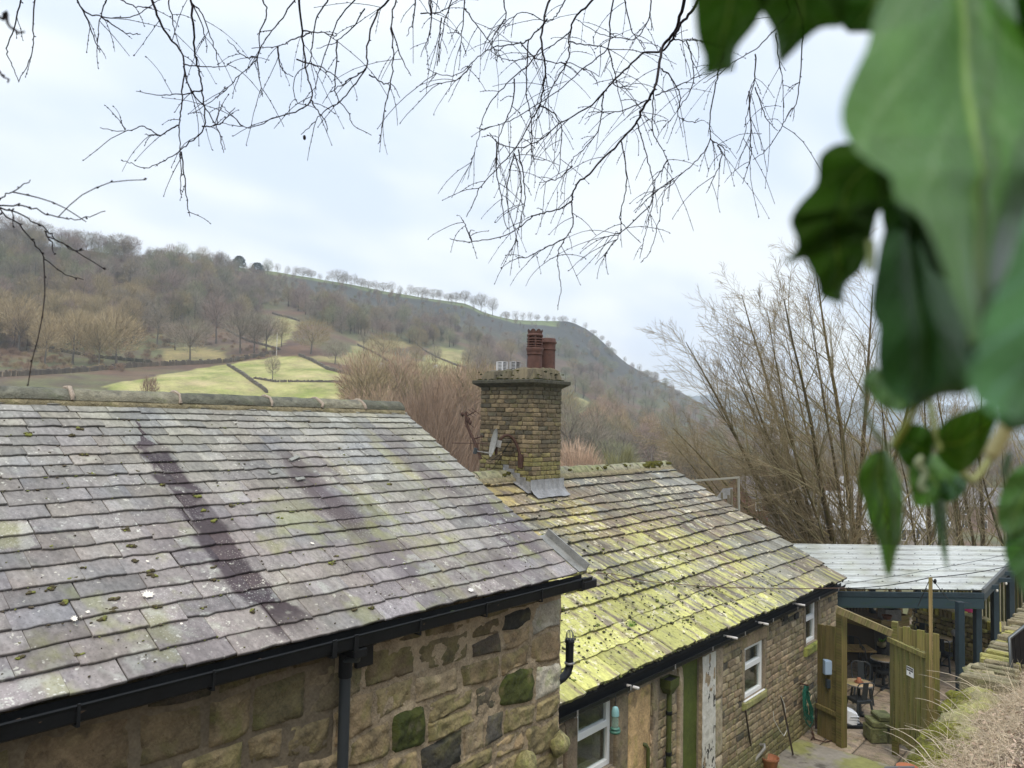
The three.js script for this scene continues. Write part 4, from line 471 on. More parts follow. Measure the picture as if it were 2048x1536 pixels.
  { // louvred pot with a crown of points
    const P = V(12.32, yt, -9.90), pot = sub(ch, 'chimney_pot'), g = gb(), h = gb(); g.col = [1, 1, 1];
    g.lathe(P, [[0.155, -0.06], [0.15, 0.30], [0.15, 0.302], [0.165, 0.31], [0.168, 0.33], [0.155, 0.34], [0.165, 0.36], [0.178, 0.42], [0.178, 0.45], [0.16, 0.455], [0.125, 0.457], [0.115, 0.70]], 28);
    for (let k = 0; k < 4; k++) g.lathe(P, [[0.12, 0.49 + k * 0.052], [0.168, 0.472 + k * 0.052], [0.170, 0.478 + k * 0.052], [0.12, 0.512 + k * 0.052]], 28);
    for (let i = 0; i < 6; i++) { const a = i / 6 * 6.283 + 0.3; g.hexa(P.clone().add(V(Math.cos(a) * 0.148, 0.57, Math.sin(a) * 0.148)), V(Math.cos(a) * 0.016, 0, Math.sin(a) * 0.016), V(0, 0.12, 0), V(-Math.sin(a) * 0.014, 0, Math.cos(a) * 0.014)); }
    g.lathe(P, [[0.13, 0.685], [0.168, 0.69], [0.165, 0.72], [0.145, 0.745]], 28);
    { const b = g.n, n = 48; for (let k = 0; k < 3; k++) for (let i = 0; i < n; i++) { const a = i / n * 6.283, sc = Math.abs(Math.sin(a * 4.0)), r = [0.145, 0.150, 0.158][k], y = [0.745, 0.775, 0.78 + 0.055 * Math.pow(sc, 0.7)][k]; g.v(P.x + Math.cos(a) * r, P.y + y, P.z + Math.sin(a) * r, a, y); } for (let k = 0; k < 2; k++) for (let i = 0; i < n; i++) { const a = b + k * n + i, c = b + k * n + (i + 1) % n; g.q(a, a + n, c + n, c); } }
    part(ch, 'chimney_pot', g.geo(), mat.terra, 'louvred brown clay chimney pot with a crown of points'); ch.remove(pot);
    const q = gb(), P2 = V(12.79, yt - 0.02, -9.94); q.lathe(P2, [[0.175, -0.06], [0.17, 0.0], [0.168, 0.46], [0.182, 0.465], [0.184, 0.485], [0.17, 0.492], [0.176, 0.60], [0.196, 0.61], [0.198, 0.635], [0.182, 0.645], [0.176, 0.70], [0.165, 0.712], [0.14, 0.705], [0.135, 0.3]], 30); part(ch, 'chimney_pot', q.geo(), mat.terra, 'plain round brown clay chimney pot behind the louvred one'); }
  for (const [X, Z, tint] of [[12.30, -10.77, 0.62], [12.44, -10.52, 0.42]]) { const g = gb(), P = V(X, 7.42, Z); for (let k = 0; k < 6; k++) g.box(P.x - 0.075, P.y + 0.02 + k * 0.03, P.z - 0.075, P.x + 0.075, P.y + 0.034 + k * 0.03, P.z + 0.075); for (const a of [-1, 1]) for (const b of [-1, 1]) g.box(P.x + a * 0.075 - 0.012, P.y, P.z + b * 0.075 - 0.012, P.x + a * 0.075 + 0.012, P.y + 0.205, P.z + b * 0.075 + 0.012); g.box(P.x - 0.085, P.y + 0.2, P.z - 0.085, P.x + 0.085, P.y + 0.215, P.z + 0.085); const o = part(ch, 'vent_cowl', g.geo(), M([tint, tint, tint], 0.6)); const d = gb(); d.box(P.x - 0.055, P.y, P.z - 0.055, P.x + 0.055, P.y + 0.2, P.z + 0.055); part(ch, 'vent_core', d.geo(), mat.dark); }
  // lead flashing: apron in front, steps up the side
  { const g = gb(), nx = 24; const yb = (z) => RA.y + (RA.z - z) * (RB.y - RA.y) / (RA.z - RB.z); let pr = null; for (let i = 0; i <= nx; i++) { const X = lerp(cx0 - 0.06, cx1 + 0.10, i / nx), w = (fbm(X * 6, 3, 3) - 0.5) * 0.06, cl = [V(X, yb(cz1) + 0.30 + w * 0.2, cz1 + 0.024), V(X, yb(cz1) + 0.11 + 0.02 * Math.sin(X * 40), cz1 + 0.03), RF.p(X, (RA.z - cz1 - 0.06) / 0.893 - 0.02, 0.075), RF.p(X, (RA.z - cz1) / 0.893 - 0.22 + w, 0.062)].map((p, j) => g.vv(p, X, j * 0.1)); if (pr) for (let j = 0; j < 3; j++) g.q(pr[j], cl[j], cl[j + 1], pr[j + 1]); pr = cl; } part(ch, 'lead_apron', g.geo(), mat.lead);
    const steps = 5; for (let k = 0; k < steps; k++) { const za = cz1 + 0.02 - k * 0.15, zb = za - 0.16, y = yb(za), y1 = yb(zb) + 0.20, h = gb(), O2 = 0.03 + k * 0.001; h.quad(V(cx0 - O2, y + 0.02, za), V(cx0 - O2, yb(zb) + 0.02, zb), V(cx0 - O2, y1, zb), V(cx0 - O2, y1 - 0.006, za)); h.quad(V(cx0 - O2 - 0.11, y + 0.055, za), V(cx0 - O2 - 0.11, yb(zb) + 0.055, zb), V(cx0 - O2, yb(zb) + 0.06, zb), V(cx0 - O2, y + 0.06, za)); part(ch, 'lead_step', h.geo(), mat.lead); } }
  { // satellite dish on its bent bracket pipe
    const foot = onX(1041, 916, cx0 - 0.03), top = onX(1022, 875, cx0 - 0.2), dishAt = onX(990, 886, cx0 - 0.42), P = V(foot.x, foot.y, foot.z);
    const dish = thing('satellite_dish', 'small grey satellite dish on a bent rusty pipe on the side of the chimney', 'satellite dish', P.clone());
    const g = gb(), pts = []; for (let k = 0; k <= 18; k++) { const a = k / 18 * Math.PI, c = (foot.x + dishAt.x) / 2; pts.push(V(lerp(foot.x, dishAt.x + 0.04, (1 - Math.cos(a)) / 2), foot.y + Math.sin(a) * 0.36 + (k / 18) * 0.18, lerp(foot.z, dishAt.z - 0.0, k / 18))); } g.tube([V(foot.x, foot.y - 0.12, foot.z), ...pts, pts[18].clone().add(V(0, -0.12, 0))], 0.03, 9); part(dish, 'bracket_pipe', g.geo(), mat.rust);
    const b = gb(); b.box(foot.x - 0.02, foot.y - 0.2, foot.z - 0.06, foot.x + 0.035, foot.y + 0.08, foot.z + 0.06, 0.005); part(dish, 'wall_bracket', b.geo(), mat.rust);
    const D = gb(), n = 20, m = 6, ax = vRight.clone().multiplyScalar(-0.95).addScaledVector(vBack, 0.24).setY(0.2).normalize(), u = V(0, 1, 0).addScaledVector(ax, -ax.y).normalize(), w = new THREE.Vector3().crossVectors(ax, u), C = dishAt.clone(), id = []; for (let j = 0; j <= m; j++) for (let i = 0; i < n; i++) { const a = i / n * 6.283, rr = j / m * 0.26; id.push(D.vv(C.clone().addScaledVector(u, Math.sin(a) * rr * 1.12).addScaledVector(w, Math.cos(a) * rr).addScaledVector(ax, rr * rr * 1.0 - 0.03), i / n, j / m)); } for (let j = 0; j < m; j++) for (let i = 0; i < n; i++) D.q(id[j * n + i], id[j * n + (i + 1) % n], id[(j + 1) * n + (i + 1) % n], id[(j + 1) * n + i]); part(dish, 'reflector', D.geo(), M([0.36, 0.37, 0.35], 0.55, { map: rep(mottle, 2) }));
    const arm = gb(), lnb = C.clone().addScaledVector(ax, 0.36).addScaledVector(u, -0.24); arm.tube([C.clone().addScaledVector(u, -0.22), lnb.clone()], 0.010, 6); arm.hexa(C.clone().addScaledVector(ax, -0.07), ax.clone().multiplyScalar(0.05), u.clone().multiplyScalar(0.07), w.clone().multiplyScalar(0.05)); part(dish, 'arm', arm.geo(), mat.galv); const L = gb(); L.hexa(lnb, u.clone().multiplyScalar(0.06), w.clone().multiplyScalar(0.035), ax.clone().multiplyScalar(0.035), 0.008); part(dish, 'receiver', L.geo(), mat.metalDark);
    const cb = gb(), q0 = onX(985, 938, cx0 - 0.03), q1 = onX(1005, 905, cx0 - 0.25); cb.tube([lnb, C.clone().addScaledVector(ax, 0.1).add(V(0, -0.4, 0)), q1, onX(1022, 880, cx0 - 0.22)], 0.006, 5); cb.tube([q0, onX(1000, 917, cx0 - 0.04), onX(1023, 878, cx0 - 0.2)], 0.006, 5); part(dish, 'cable', cb.geo(), mat.black); }
  { // old television aerial left of the stack
    const P = (x, y) => onX(x, y, cx0 - 0.5), foot = P(958, 915), ae = thing('tv_aerial', 'bent rusty television aerial on the left side of the chimney', 'aerial', foot.clone()); const g = gb(); g.tube([P(962, 918), P(950, 885), P(940, 865), P(932, 845), P(932, 824)], 0.028, 8); part(ae, 'mast', g.geo(), mat.rust); const b = gb(); b.tube([P(932, 833), P(952, 822)], 0.012, 5); b.tube([P(905, 886), P(975, 887)], 0.009, 5); b.tube([P(946, 878), P(966, 872)], 0.012, 5); b.tube([P(925, 826), P(938, 838)], 0.02, 6); part(ae, 'boom', b.geo(), mat.rust); const e = gb(); for (const [x, y] of [[938, 829], [944, 826], [950, 823], [940, 850], [936, 858]]) e.tube([P(x - 7, y - 7), P(x + 8, y + 5)], 0.007, 4); for (const x of [940, 946, 955, 963]) e.tube([P(x, 870), P(x + 2, 902)], 0.008, 4); part(ae, 'elements', e.geo(), mat.rust); for (const [x, y] of [[940, 845], [937, 840], [925, 828]]) { const k = gb(); k.blob(P(x, y), 0.04, 0.05, 0.04, rng(x), 0.4, 6, 4); part(ae, 'clamp', k.geo(), mat.rust); } }
}
{ // vent housing and pole beyond the right verge
  const f = 22, t = thing('roof_vent', 'small tilted metal vent housing standing just beyond the right verge of the mossy roof', 'vent', at(1460, 1010, f)); const g = gb(); const A = at(1432, 996, f), B = at(1446, 977, f), C = at(1466, 975, f), D = at(1460, 992, f); g.quad(A, D, C, B); const up = V(0, 0.06, 0); g.quad(A.clone().sub(up), D.clone().sub(up), D, A); g.quad(D.clone().sub(up), C.clone().sub(up), C, D); part(t, 'cover', g.geo(), mat.galv); const h = gb(); for (const [x, y0] of [[1444, 985], [1463, 978], [1457, 990]]) h.beam(at(x, y0, f), at(x, 1030, f), 0.05, 0.05); part(t, 'legs', h.geo(), M([0.16, 0.14, 0.09], 0.8));
  const q = thing('pole_rail', 'thin grey pole with a long horizontal arm beyond the right verge', 'pole', at(1477, 1010, f)); const p = gb(); p.beam(at(1477, 955, f), at(1478, 1030, f), 0.05, 0.05); part(q, 'upright', p.geo(), M([0.26, 0.25, 0.2], 0.7)); const r = gb(); r.beam(at(1380, 962, f), at(1479, 955, f), 0.045, 0.05); part(q, 'arm', r.geo(), M([0.26, 0.25, 0.2], 0.7)); }
{ // bird feeder hanging from the gutter
  const p = onZ(1231, 1392, -5.62), t = thing('bird_feeder', 'pale blue topped bird feeder tube hanging from the gutter by the near window', 'bird feeder', V(p.x, p.y - 0.45, p.z)); const yb = onZ(1231, 1462, p.z).y, yt = onZ(1231, 1412, p.z).y, H = yt - yb; const a = gb(); a.tube([V(p.x, 2.8, p.z), V(p.x + 0.01, yt + 0.08, p.z), V(p.x, yt, p.z)], 0.005, 5); part(t, 'hook', a.geo(), mat.metalDark); const b = gb(); b.lathe(V(p.x, yt - H * 0.38, p.z), [[0.052, 0], [0.05, 0.06], [0.035, H * 0.34], [0.0, H * 0.38]], 14); part(t, 'cap', b.geo(), M([0.22, 0.42, 0.42], 0.4)); const c = gb(); c.lathe(V(p.x, yb + 0.03, p.z), [[0.045, 0], [0.045, H * 0.62]], 14); part(t, 'tube', c.geo(), new THREE.MeshPhysicalMaterial({ color: 0xcfe8dc, transmission: 0.75, roughness: 0.15, thickness: 0, side: THREE.DoubleSide })); const d = gb(); d.lathe(V(p.x, yb - 0.02, p.z), [[0.0, 0], [0.07, 0.0], [0.075, 0.03], [0.05, 0.035], [0.05, 0.055], [0.07, 0.06], [0.045, 0.075]], 14); part(t, 'base', d.geo(), M([0.06, 0.18, 0.13], 0.45)); }
// ================================================================ the yard
{ // mossy concrete strip by the wall, one sheet, and flagstones further on
  const g = gb(), nx = 60, nz = 24, id = []; for (let j = 0; j <= nz; j++) for (let i = 0; i <= nx; i++) { const x = lerp(4, 16.1, i / nx), z = lerp(-5.9, -1.7, j / nz); id.push(g.v(x, 0.02 * (fbm(x * 1.2, z * 1.2, 3) - 0.5), z, x, z)); } for (let j = 0; j < nz; j++) for (let i = 0; i < nx; i++) { const a = j * (nx + 1) + i; g.q(id[a], id[a + nx + 1], id[a + nx + 2], id[a + 1]); } struct('yard_ground', g.geo(), mat.concrete, 'mossy worn concrete yard along the cottage wall');
  const pv = new THREE.Group(); pv.name = 'flagstone_paving'; scene.add(pv); tag(pv, 'brown flagstone paving of the seating terrace', null, null, 'structure');
  const b = gb(); b.box(16.02, -0.35, -13.5, 29, -0.03, 0.5); part(pv, 'bedding', b.geo(), M([0.10, 0.085, 0.06], 1));
  const r = rng(31), list = []; let z = -13.2; while (z < 0) { const d = 0.55 + 0.35 * r(); let x = 16.08 + 0.0; while (x < 28) { const w = 0.55 + 0.5 * r(), xa = x, za = z, seed = Math.floor(r() * 1e9), k = 0.8 + 0.4 * r(); x += w; list.push({ c: V(xa + w / 2, 0, za + d / 2), area: w * d, hide: (px, py) => py < 1215 || px < 1690, make: g => { const F = frame(V(0, -0.03, 0), V(1, 0, 0), V(0, 0, -1)); g.col = [1, 1, 1]; stoneOn(g, F, rectPoly(xa + 0.008, -(za + d) + 0.008, xa + w - 0.008, -za - 0.008, rng(seed), 0.004, 0.05), 0.03, rng(seed), [0.40 * k, 0.335 * k, 0.275 * k], 0.12, seed % 31); } }); } z += d; } pieces(pv, 'flagstone', list, mat.stoneFine, 160); }
const woodTint = (r, g = 0.5) => { const k = 0.75 + 0.5 * r(); return [k * lerp(1, 0.8, g), k, k * lerp(0.95, 0.6, g)]; };
const slats = (t, name, list, m = mat.wood) => { for (const [a, b, w, d, tint, upv] of list) { const g = gb(); g.col = tint; g.beam(a, b, w, d, 0.004, upv); part(t, name, g.geo(), m); } };
const postA = at(1683, 1494, 15.4).setY(0), postB = at(1790, 1400, 14.9).setY(0);
{ // fence between cottage corner and gate post
  const r = rng(51), W = V(16.62, 0, -5.62), t = thing('wooden_fence', 'short mossy board fence between the cottage corner and the tall gate post', 'fence', W.clone()); const n = 5, dir = postA.clone().sub(W); const L = []; const up = new THREE.Vector3().crossVectors(dir, V(0, 1, 0)).normalize(); for (let k = 0; k < n; k++) { const p = W.clone().addScaledVector(dir, (k + 0.35) / (n + 0.5)); L.push([p.clone().setY(0), p.clone().setY(2.28 + 0.02 * k - 0.04 * r()), 0.105, 0.026, [1.05, 1.02, 0.66].map(K(0.6 + 0.3 * r())), up]); } slats(t, 'fence_board', L); slats(t, 'rail', [[W.clone().setY(2.16).addScaledVector(up, -0.05), postA.clone().setY(2.34).addScaledVector(up, -0.05), 0.05, 0.09, [1, 0.98, 0.75]], [W.clone().setY(0.6).addScaledVector(up, 0.04), postA.clone().setY(0.6).addScaledVector(up, 0.04), 0.05, 0.09, [0.7, 0.7, 0.45]]]);
  slats(t, 'tall_post', [[postA.clone(), postA.clone().setY(2.66), 0.15, 0.15, [0.72, 0.70, 0.42], dir.clone().normalize()], [postA.clone().add(V(0.12, 0, -0.15)), postA.clone().add(V(0.12, 1.45, -0.15)), 0.11, 0.11, [0.62, 0.62, 0.36], dir.clone().normalize()]]);
  const bm = thing('gate_beam', 'weathered timber beam across the gate opening from the tall post', 'beam', postA.clone().setY(2.7)); slats(bm, 'beam', [[at(1673, 1219, 15.35), at(1784, 1267, 14.85), 0.06, 0.14, [1.0, 0.98, 0.88]]]); }
{ // the open gate with its notice
  const r = rng(52), f0 = 15.0, f1 = 13.9, a = at(1779, 1275, f0), b = at(1853, 1308, f1), t = thing('wooden_gate', 'open green mossy board gate carrying a small black and white notice', 'gate', a.clone().setY(0)), dir = b.clone().sub(a), up = new THREE.Vector3().crossVectors(V(dir.x, 0, dir.z), V(0, 1, 0)).normalize(), L = [], n = 7; if (up.dot(vBack) < 0) up.negate(); for (let k = 0; k < n; k++) { const p = a.clone().addScaledVector(dir, (k + 0.5) / n); L.push([V(p.x, 0.42, p.z), p.clone().add(V(0, 0.0 + 0.03 * r(), 0)), 0.118, 0.022, [0.80, 0.88, 0.56].map(K(0.8 + 0.35 * r())), up]); } slats(t, 'gate_board', L); const d2 = V(0, -0.05, 0).addScaledVector(up, -0.03), d3 = V(0, 0.0, 0).addScaledVector(up, 0.03); slats(t, 'rail', [[a.clone().add(V(0, -0.03, 0)).addScaledVector(up, 0.035), b.clone().add(V(0, -0.03, 0)).addScaledVector(up, 0.035), 0.045, 0.09, [0.95, 1.0, 0.6]], [a.clone().setY(0.8).addScaledVector(up, -0.04), b.clone().setY(0.7).addScaledVector(up, -0.04), 0.05, 0.1, [0.6, 0.7, 0.35]]]);
  const cv = document.createElement('canvas'); cv.width = 256; cv.height = 224; const c = cv.getContext('2d'); c.fillStyle = '#f2f2f0'; c.fillRect(0, 0, 256, 224); c.fillStyle = '#101012'; c.fillRect(8, 8, 240, 92); c.fillStyle = '#f4f4f2'; c.font = 'bold 54px sans-serif'; c.textAlign = 'center'; c.textBaseline = 'middle'; c.fillText('PRIVATE', 128, 56, 222); c.fillStyle = '#101012'; c.beginPath(); c.moveTo(92, 140); c.lineTo(164, 140); c.lineTo(128, 180); c.fill(); c.fillRect(112, 116, 32, 28);
  const tx = new THREE.CanvasTexture(cv); tx.colorSpace = THREE.SRGBColorSpace; const s = thing('private_notice', 'small white notice reading PRIVATE in a black band on the gate', 'sign', at(1806, 1344, 14.3)); const u = dir.clone().setY(0).normalize(), ctr = at(1806.5, 1344, 14.3), P0 = a.clone().setY(ctr.y); const tt = ctr.clone().sub(P0).dot(u), q0 = P0.clone().addScaledVector(u, tt).addScaledVector(up, 0.026); const g = gb(), w = 0.10, h = 0.085; for (const [i, j] of [[-1, -1], [1, -1], [1, 1], [-1, 1]]) g.vv(q0.clone().addScaledVector(u, i * w).add(V(0, j * h, 0)), (i + 1) / 2, (j + 1) / 2); g.q(0, 1, 2, 3); part(s, 'sign_face', g.geo(), M([1, 1, 1], 0.5, { map: tx })); const k = gb(); k.hexa(q0.clone().addScaledVector(up, -0.006), u.clone().multiplyScalar(w), V(0, h, 0), up.clone().multiplyScalar(0.004)); part(s, 'backing', k.geo(), mat.pvc);
  // hinge post and the taller panel behind the gate
  const r2 = rng(53), t2 = thing('wooden_fence', 'taller green board fence panel standing behind the open gate', 'fence', at(1795, 1300, 15.4).setY(0)), A = at(1793, 1250, 15.5), B = at(1879, 1270, 15.0), dd = B.clone().sub(A), u2 = new THREE.Vector3().crossVectors(V(dd.x, 0, dd.z), V(0, 1, 0)).normalize(), L2 = []; for (let k = 0; k < 6; k++) { const p = A.clone().addScaledVector(dd, (k + 0.5) / 6); L2.push([V(p.x, 0.1, p.z), p.clone().add(V(0, 0.04 * (k % 2) - 0.02, 0)).addScaledVector(u2, (k % 2) * 0.03), 0.135, 0.024, [0.95, 1.0, 0.62].map(K(0.8 + 0.4 * r2())), u2]); } slats(t2, 'fence_board', L2); slats(t2, 'rail', [[A.clone().add(V(0, -0.4, 0)).addScaledVector(u2, -0.05), B.clone().add(V(0, -0.4, 0)).addScaledVector(u2, -0.05), 0.05, 0.12, [0.9, 0.98, 0.55]]]); slats(t2, 'gate_post', [[at(1790, 1243, 15.2).setY(0), at(1790, 1243, 15.2), 0.11, 0.11, [0.8, 0.85, 0.5], dd.clone().normalize()]]); }
{ // thin pole with stays and the wires
  const f = 13.6, top = at(1861, 1155, f), t = thing('wire_pole', 'pale square timber pole in front of the canopy holding up the wires', 'pole', top.clone().setY(1.5)); const g = gb(); g.col = [1.35, 1.22, 1.0]; g.beam(top.clone().setY(1.5), top, 0.055, 0.055, 0.004, V(1, 0, 0)); part(t, 'shaft', g.geo(), mat.wood); const s = gb(); s.tube([top.clone(), at(1836, 1212, f + 2)], 0.007, 5); s.tube([top.clone(), at(1898, 1200, f + 2.5), at(1944, 1207, f + 4.2)], 0.007, 5); part(t, 'stay', s.geo(), mat.black); const k = gb(); k.blob(at(1870, 1163, f + 0.1), 0.03, 0.05, 0.03, rng(2), 0.3, 7, 5); part(t, 'coupler', k.geo(), mat.black);
  const w = gb(); const sag = (a, b, s, n = 14) => { const o = []; for (let i = 0; i <= n; i++) { const p = a.clone().lerp(b, i / n); p.y -= s * 4 * (i / n) * (1 - i / n); o.push(p); } return o; }; w.tube(sag(at(1692, 1176, 17.0), top, 0.05), 0.008, 5); w.tube(sag(top, at(2100, 1108, 16), 0.08), 0.008, 5); single('wire', 'dark wire running from the cottage eaves over the pole to the right', 'wire', w.geo(), mat.black);
  const w2 = gb(); w2.tube(sag(at(1690, 1168, 17.6), at(2100, 1090, 19), 0.05), 0.006, 5); single('wire', 'thinner grey wire slanting across the pale canopy roof', 'wire', w2.geo(), mat.metalDark);
  const c = gb(); const pts = [[1192, 1146], [1225, 1148], [1262, 1156], [1300, 1163], [1362, 1169], [1430, 1174], [1520, 1176], [1600, 1177], [1692, 1176]].map(([x, y], i) => onR(x, y, 0.07 + 0.03 * Math.sin(i))); c.tube(pts, 0.007, 5); single('cable', 'rust brown cable trailing loosely across the mossy roof slates', 'cable', c.geo(), M([0.13, 0.075, 0.045], 0.8));
  const d = gb(); d.tube([[1215, 1150], [1235, 1162], [1260, 1168], [1285, 1166]].map(([x, y]) => onR(x, y, 0.06)), 0.006, 5); single('dry_bramble', 'dry brown bramble stem lying on the mossy slates near the gable', 'bramble', d.geo(), M([0.13, 0.085, 0.05], 0.9)); }
{ // hose, boxes, sticks, pipe against the wall
  const z = RZW + 0.10, r = rng(61), c0 = onZ(1606, 1372, z), t = thing('garden_hose', 'coiled green garden hose hanging on the cottage wall', 'hose', c0.clone()); const g = gb(); for (let k = 0; k < 9; k++) { const h = 0.62 + 0.32 * r(), w = 0.10 + 0.13 * r(), pts = []; const ox = 0.12 * (r() - 0.5) + 0.05; for (let i = 0; i <= 22; i++) { const a = i / 22 * 2 * Math.PI; pts.push(V(c0.x + ox + Math.sin(a) * w * (0.6 + 0.4 * (1 - Math.cos(a)) / 2) + 0.32 * Math.pow((1 - Math.cos(a)) / 2, 2), c0.y - h * (1 - Math.cos(a)) / 2, z + 0.05 * r() + 0.02 * k / 9)); } g.tube(pts, 0.0115, 6); } part(t, 'coil', g.geo(), M([0.012, 0.125, 0.085], 0.5)); const h = gb(); h.tube([V(c0.x + 0.02, c0.y + 0.03, RZW - 0.02), V(c0.x + 0.02, c0.y + 0.03, z + 0.1)], 0.015, 6); part(t, 'hook', h.geo(), mat.rust);
  const c1 = onZ(1634, 1395, z), g2 = gb(); for (let k = 0; k < 5; k++) { const pts = []; for (let i = 0; i <= 16; i++) { const a = i / 16 * 6.283; pts.push(V(c1.x + 0.02 * k + Math.sin(a) * 0.09, c1.y - 0.35 - 0.38 * -Math.cos(a) - 0.04, z + 0.02 * k)); } g2.tube(pts, 0.011, 5); } single('dark_hose', 'dark red-brown hose coil hanging beside the green hose', 'hose', g2.geo(), M([0.04, 0.016, 0.012], 0.6));
  const bx = at(1655, 1334, 15.75), e = thing('meter_box', 'pale blue plastic electricity box on the fence end beside the cottage wall', 'electrical box', bx.clone()); const n = frame(bx, vRight.clone().setY(0).normalize(), V(0, 1, 0)); const b = gb(); b.hexa(bx, n.e.clone().multiplyScalar(0.075), V(0, 0.145, 0), n.n.clone().multiplyScalar(0.06), 0.008); part(e, 'case', b.geo(), M([0.30, 0.42, 0.58], 0.45)); const q = gb(); q.hexa(bx.clone().addScaledVector(n.n, 0.064), n.e.clone().multiplyScalar(0.066), V(0, 0.132, 0), n.n.clone().multiplyScalar(0.006), 0.004); part(e, 'lid', q.geo(), M([0.36, 0.48, 0.64], 0.4)); const k = gb(); k.hexa(at(1657, 1367, 15.75), n.e.clone().multiplyScalar(0.05), V(0, 0.085, 0), n.n.clone().multiplyScalar(0.05), 0.006); single('socket_box', 'small dark socket box below the pale blue electricity box', 'electrical box', k.geo(), M([0.025, 0.04, 0.055], 0.5));
  const stick = (a, b, rad, lab, m) => { const g = gb(); const pts = []; for (let i = 0; i <= 8; i++) { const p = a.clone().lerp(b, i / 8); p.x += 0.015 * (vn(i * 1.3, a.x) - 0.5); pts.push(p); } g.tube(pts, rad, 6); single('garden_stick', lab, 'stick', g.geo(), m); };
  stick(onZ(1491, 1421, RZW + 0.12), onY(1509, 1540, 0.02), 0.016, 'dark straight stick leaning on the wall below the cottage window', M([0.05, 0.035, 0.025], 0.9)); stick(onZ(1563, 1394, RZW + 0.12), onY(1586, 1509, 0.02), 0.018, 'dark stick leaning on the wall beside the green hose', M([0.055, 0.04, 0.028], 0.9)); { const g = gb(); g.tube([[1562, 1392], [1569, 1410], [1572, 1436], [1574, 1460], [1568, 1472], [1560, 1462], [1548, 1440], [1546, 1422]].map(([x, y]) => onZ(x, y, RZW + 0.14)), 0.006, 5); single('string', 'loop of pale string hanging from the stick beside the hose', 'string', g.geo(), mat.pvc); }
  { const a = onY(1497, 1536, 0.10), b = onZ(1528, 1494, RZW + 0.1); const g = gb(); g.tube([a, b.clone().add(V(-0.05, 0, 0.03)), b.clone().add(V(0.02, 0.03, 0)), b.clone().add(V(0.03, -0.02, -0.14))], 0.03, 9); single('drain_pipe', 'pale grey plastic pipe running out of the wall foot over the yard', 'pipe', g.geo(), mat.galv); }
  { const p = onY(1540, 1536, 0), g = gb(); g.lathe(p, [[0.0, 0.0], [0.12, 0.0], [0.15, 0.16], [0.165, 0.16], [0.17, 0.2], [0.15, 0.2], [0.13, 0.1], [0, 0.1]], 18); single('clay_pot', 'orange clay pot just in view at the bottom of the yard', 'pot', g.geo(), M([0.42, 0.18, 0.09], 0.8, { map: rep(mottle, 2) })); }
  { const g = gb(); g.tube([[1622, 1462], [1630, 1478], [1650, 1484], [1668, 1480], [1655, 1474]].map(([x, y]) => onY(x, y, 0.03)), 0.012, 5); g.tube([[1622, 1455], [1628, 1470], [1622, 1480]].map(([x, y], i) => onY(x, y, 0.2 - 0.09 * i)), 0.012, 5); single('fallen_branch', 'dark curled branch lying on the yard below the hose', 'branch', g.geo(), mat.rust); } }
// ---------------------------------------------------------------- terrace furniture
function chairProto() {
  const t = thing('metal_chair', 'dark metal cafe chair at the near round table, its back to the viewer', 'chair', V(0, 0, 0), null), m = mat.metalDark, g = gb(); const Q = (name, f) => { const b = gb(); f(b); const o = mesh(name, b.geo(), m); t.add(o); };
  Q('seat', b => b.box(-0.18, 0.435, -0.18, 0.18, 0.455, 0.18, 0.008)); for (const sx of [-1, 1]) for (const sz of [-1, 1]) Q('leg', b => { b.beam(V(sx * 0.16, 0.44, sz * 0.16), V(sx * 0.215, 0.0, sz * 0.225), 0.045, 0.028, 0.004, V(0, 0, 1)); });
  Q('apron', b => { for (const s of [-1, 1]) { b.box(-0.17, 0.385, s * 0.17 - 0.006, 0.17, 0.435, s * 0.17 + 0.006); b.box(s * 0.17 - 0.006, 0.385, -0.17, s * 0.17 + 0.006, 0.435, 0.17); } });
  Q('backrest_hoop', b => { const pts = [[-0.185, 0.44, 0.16], [-0.20, 0.62, 0.19], [-0.20, 0.78, 0.215], [-0.16, 0.835, 0.225], [0, 0.845, 0.23], [0.16, 0.835, 0.225], [0.20, 0.78, 0.215], [0.20, 0.62, 0.19], [0.185, 0.44, 0.16]].map(p => V(...p)); b.tube(new THREE.CatmullRomCurve3(pts).getPoints(28), 0.013, 7); }); Q('backrest_splat', b => b.beam(V(0, 0.45, 0.165), V(0, 0.84, 0.226), 0.14, 0.008, 0, V(0, 0, 1))); return t;
}
function tableProto(lab) { const t = thing('round_table', lab, 'table', V(0, 0, 0), null), Q = (name, f, m) => { const b = gb(); f(b); t.add(mesh(name, b.geo(), m)); }; Q('table_top', b => b.lathe(V(0, 0.70, 0), [[0, 0], [0.30, 0], [0.305, 0.012], [0.30, 0.028], [0, 0.028]], 30), M([0.50, 0.40, 0.30], 0.6, { map: rep(woodCol, 1, 2) })); Q('rim', b => b.lathe(V(0, 0.70, 0), [[0.304, -0.004], [0.311, 0.0], [0.311, 0.026], [0.304, 0.03]], 30), mat.galv); Q('column', b => b.tube([V(0, 0.03, 0), V(0, 0.70, 0)], 0.03, 10), mat.metalDark); Q('foot', b => { b.beam(V(-0.24, 0.02, 0), V(0.24, 0.02, 0), 0.06, 0.035); b.beam(V(0, 0.021, -0.24), V(0, 0.021, 0.24), 0.06, 0.033); }, mat.metalDark); return t; }
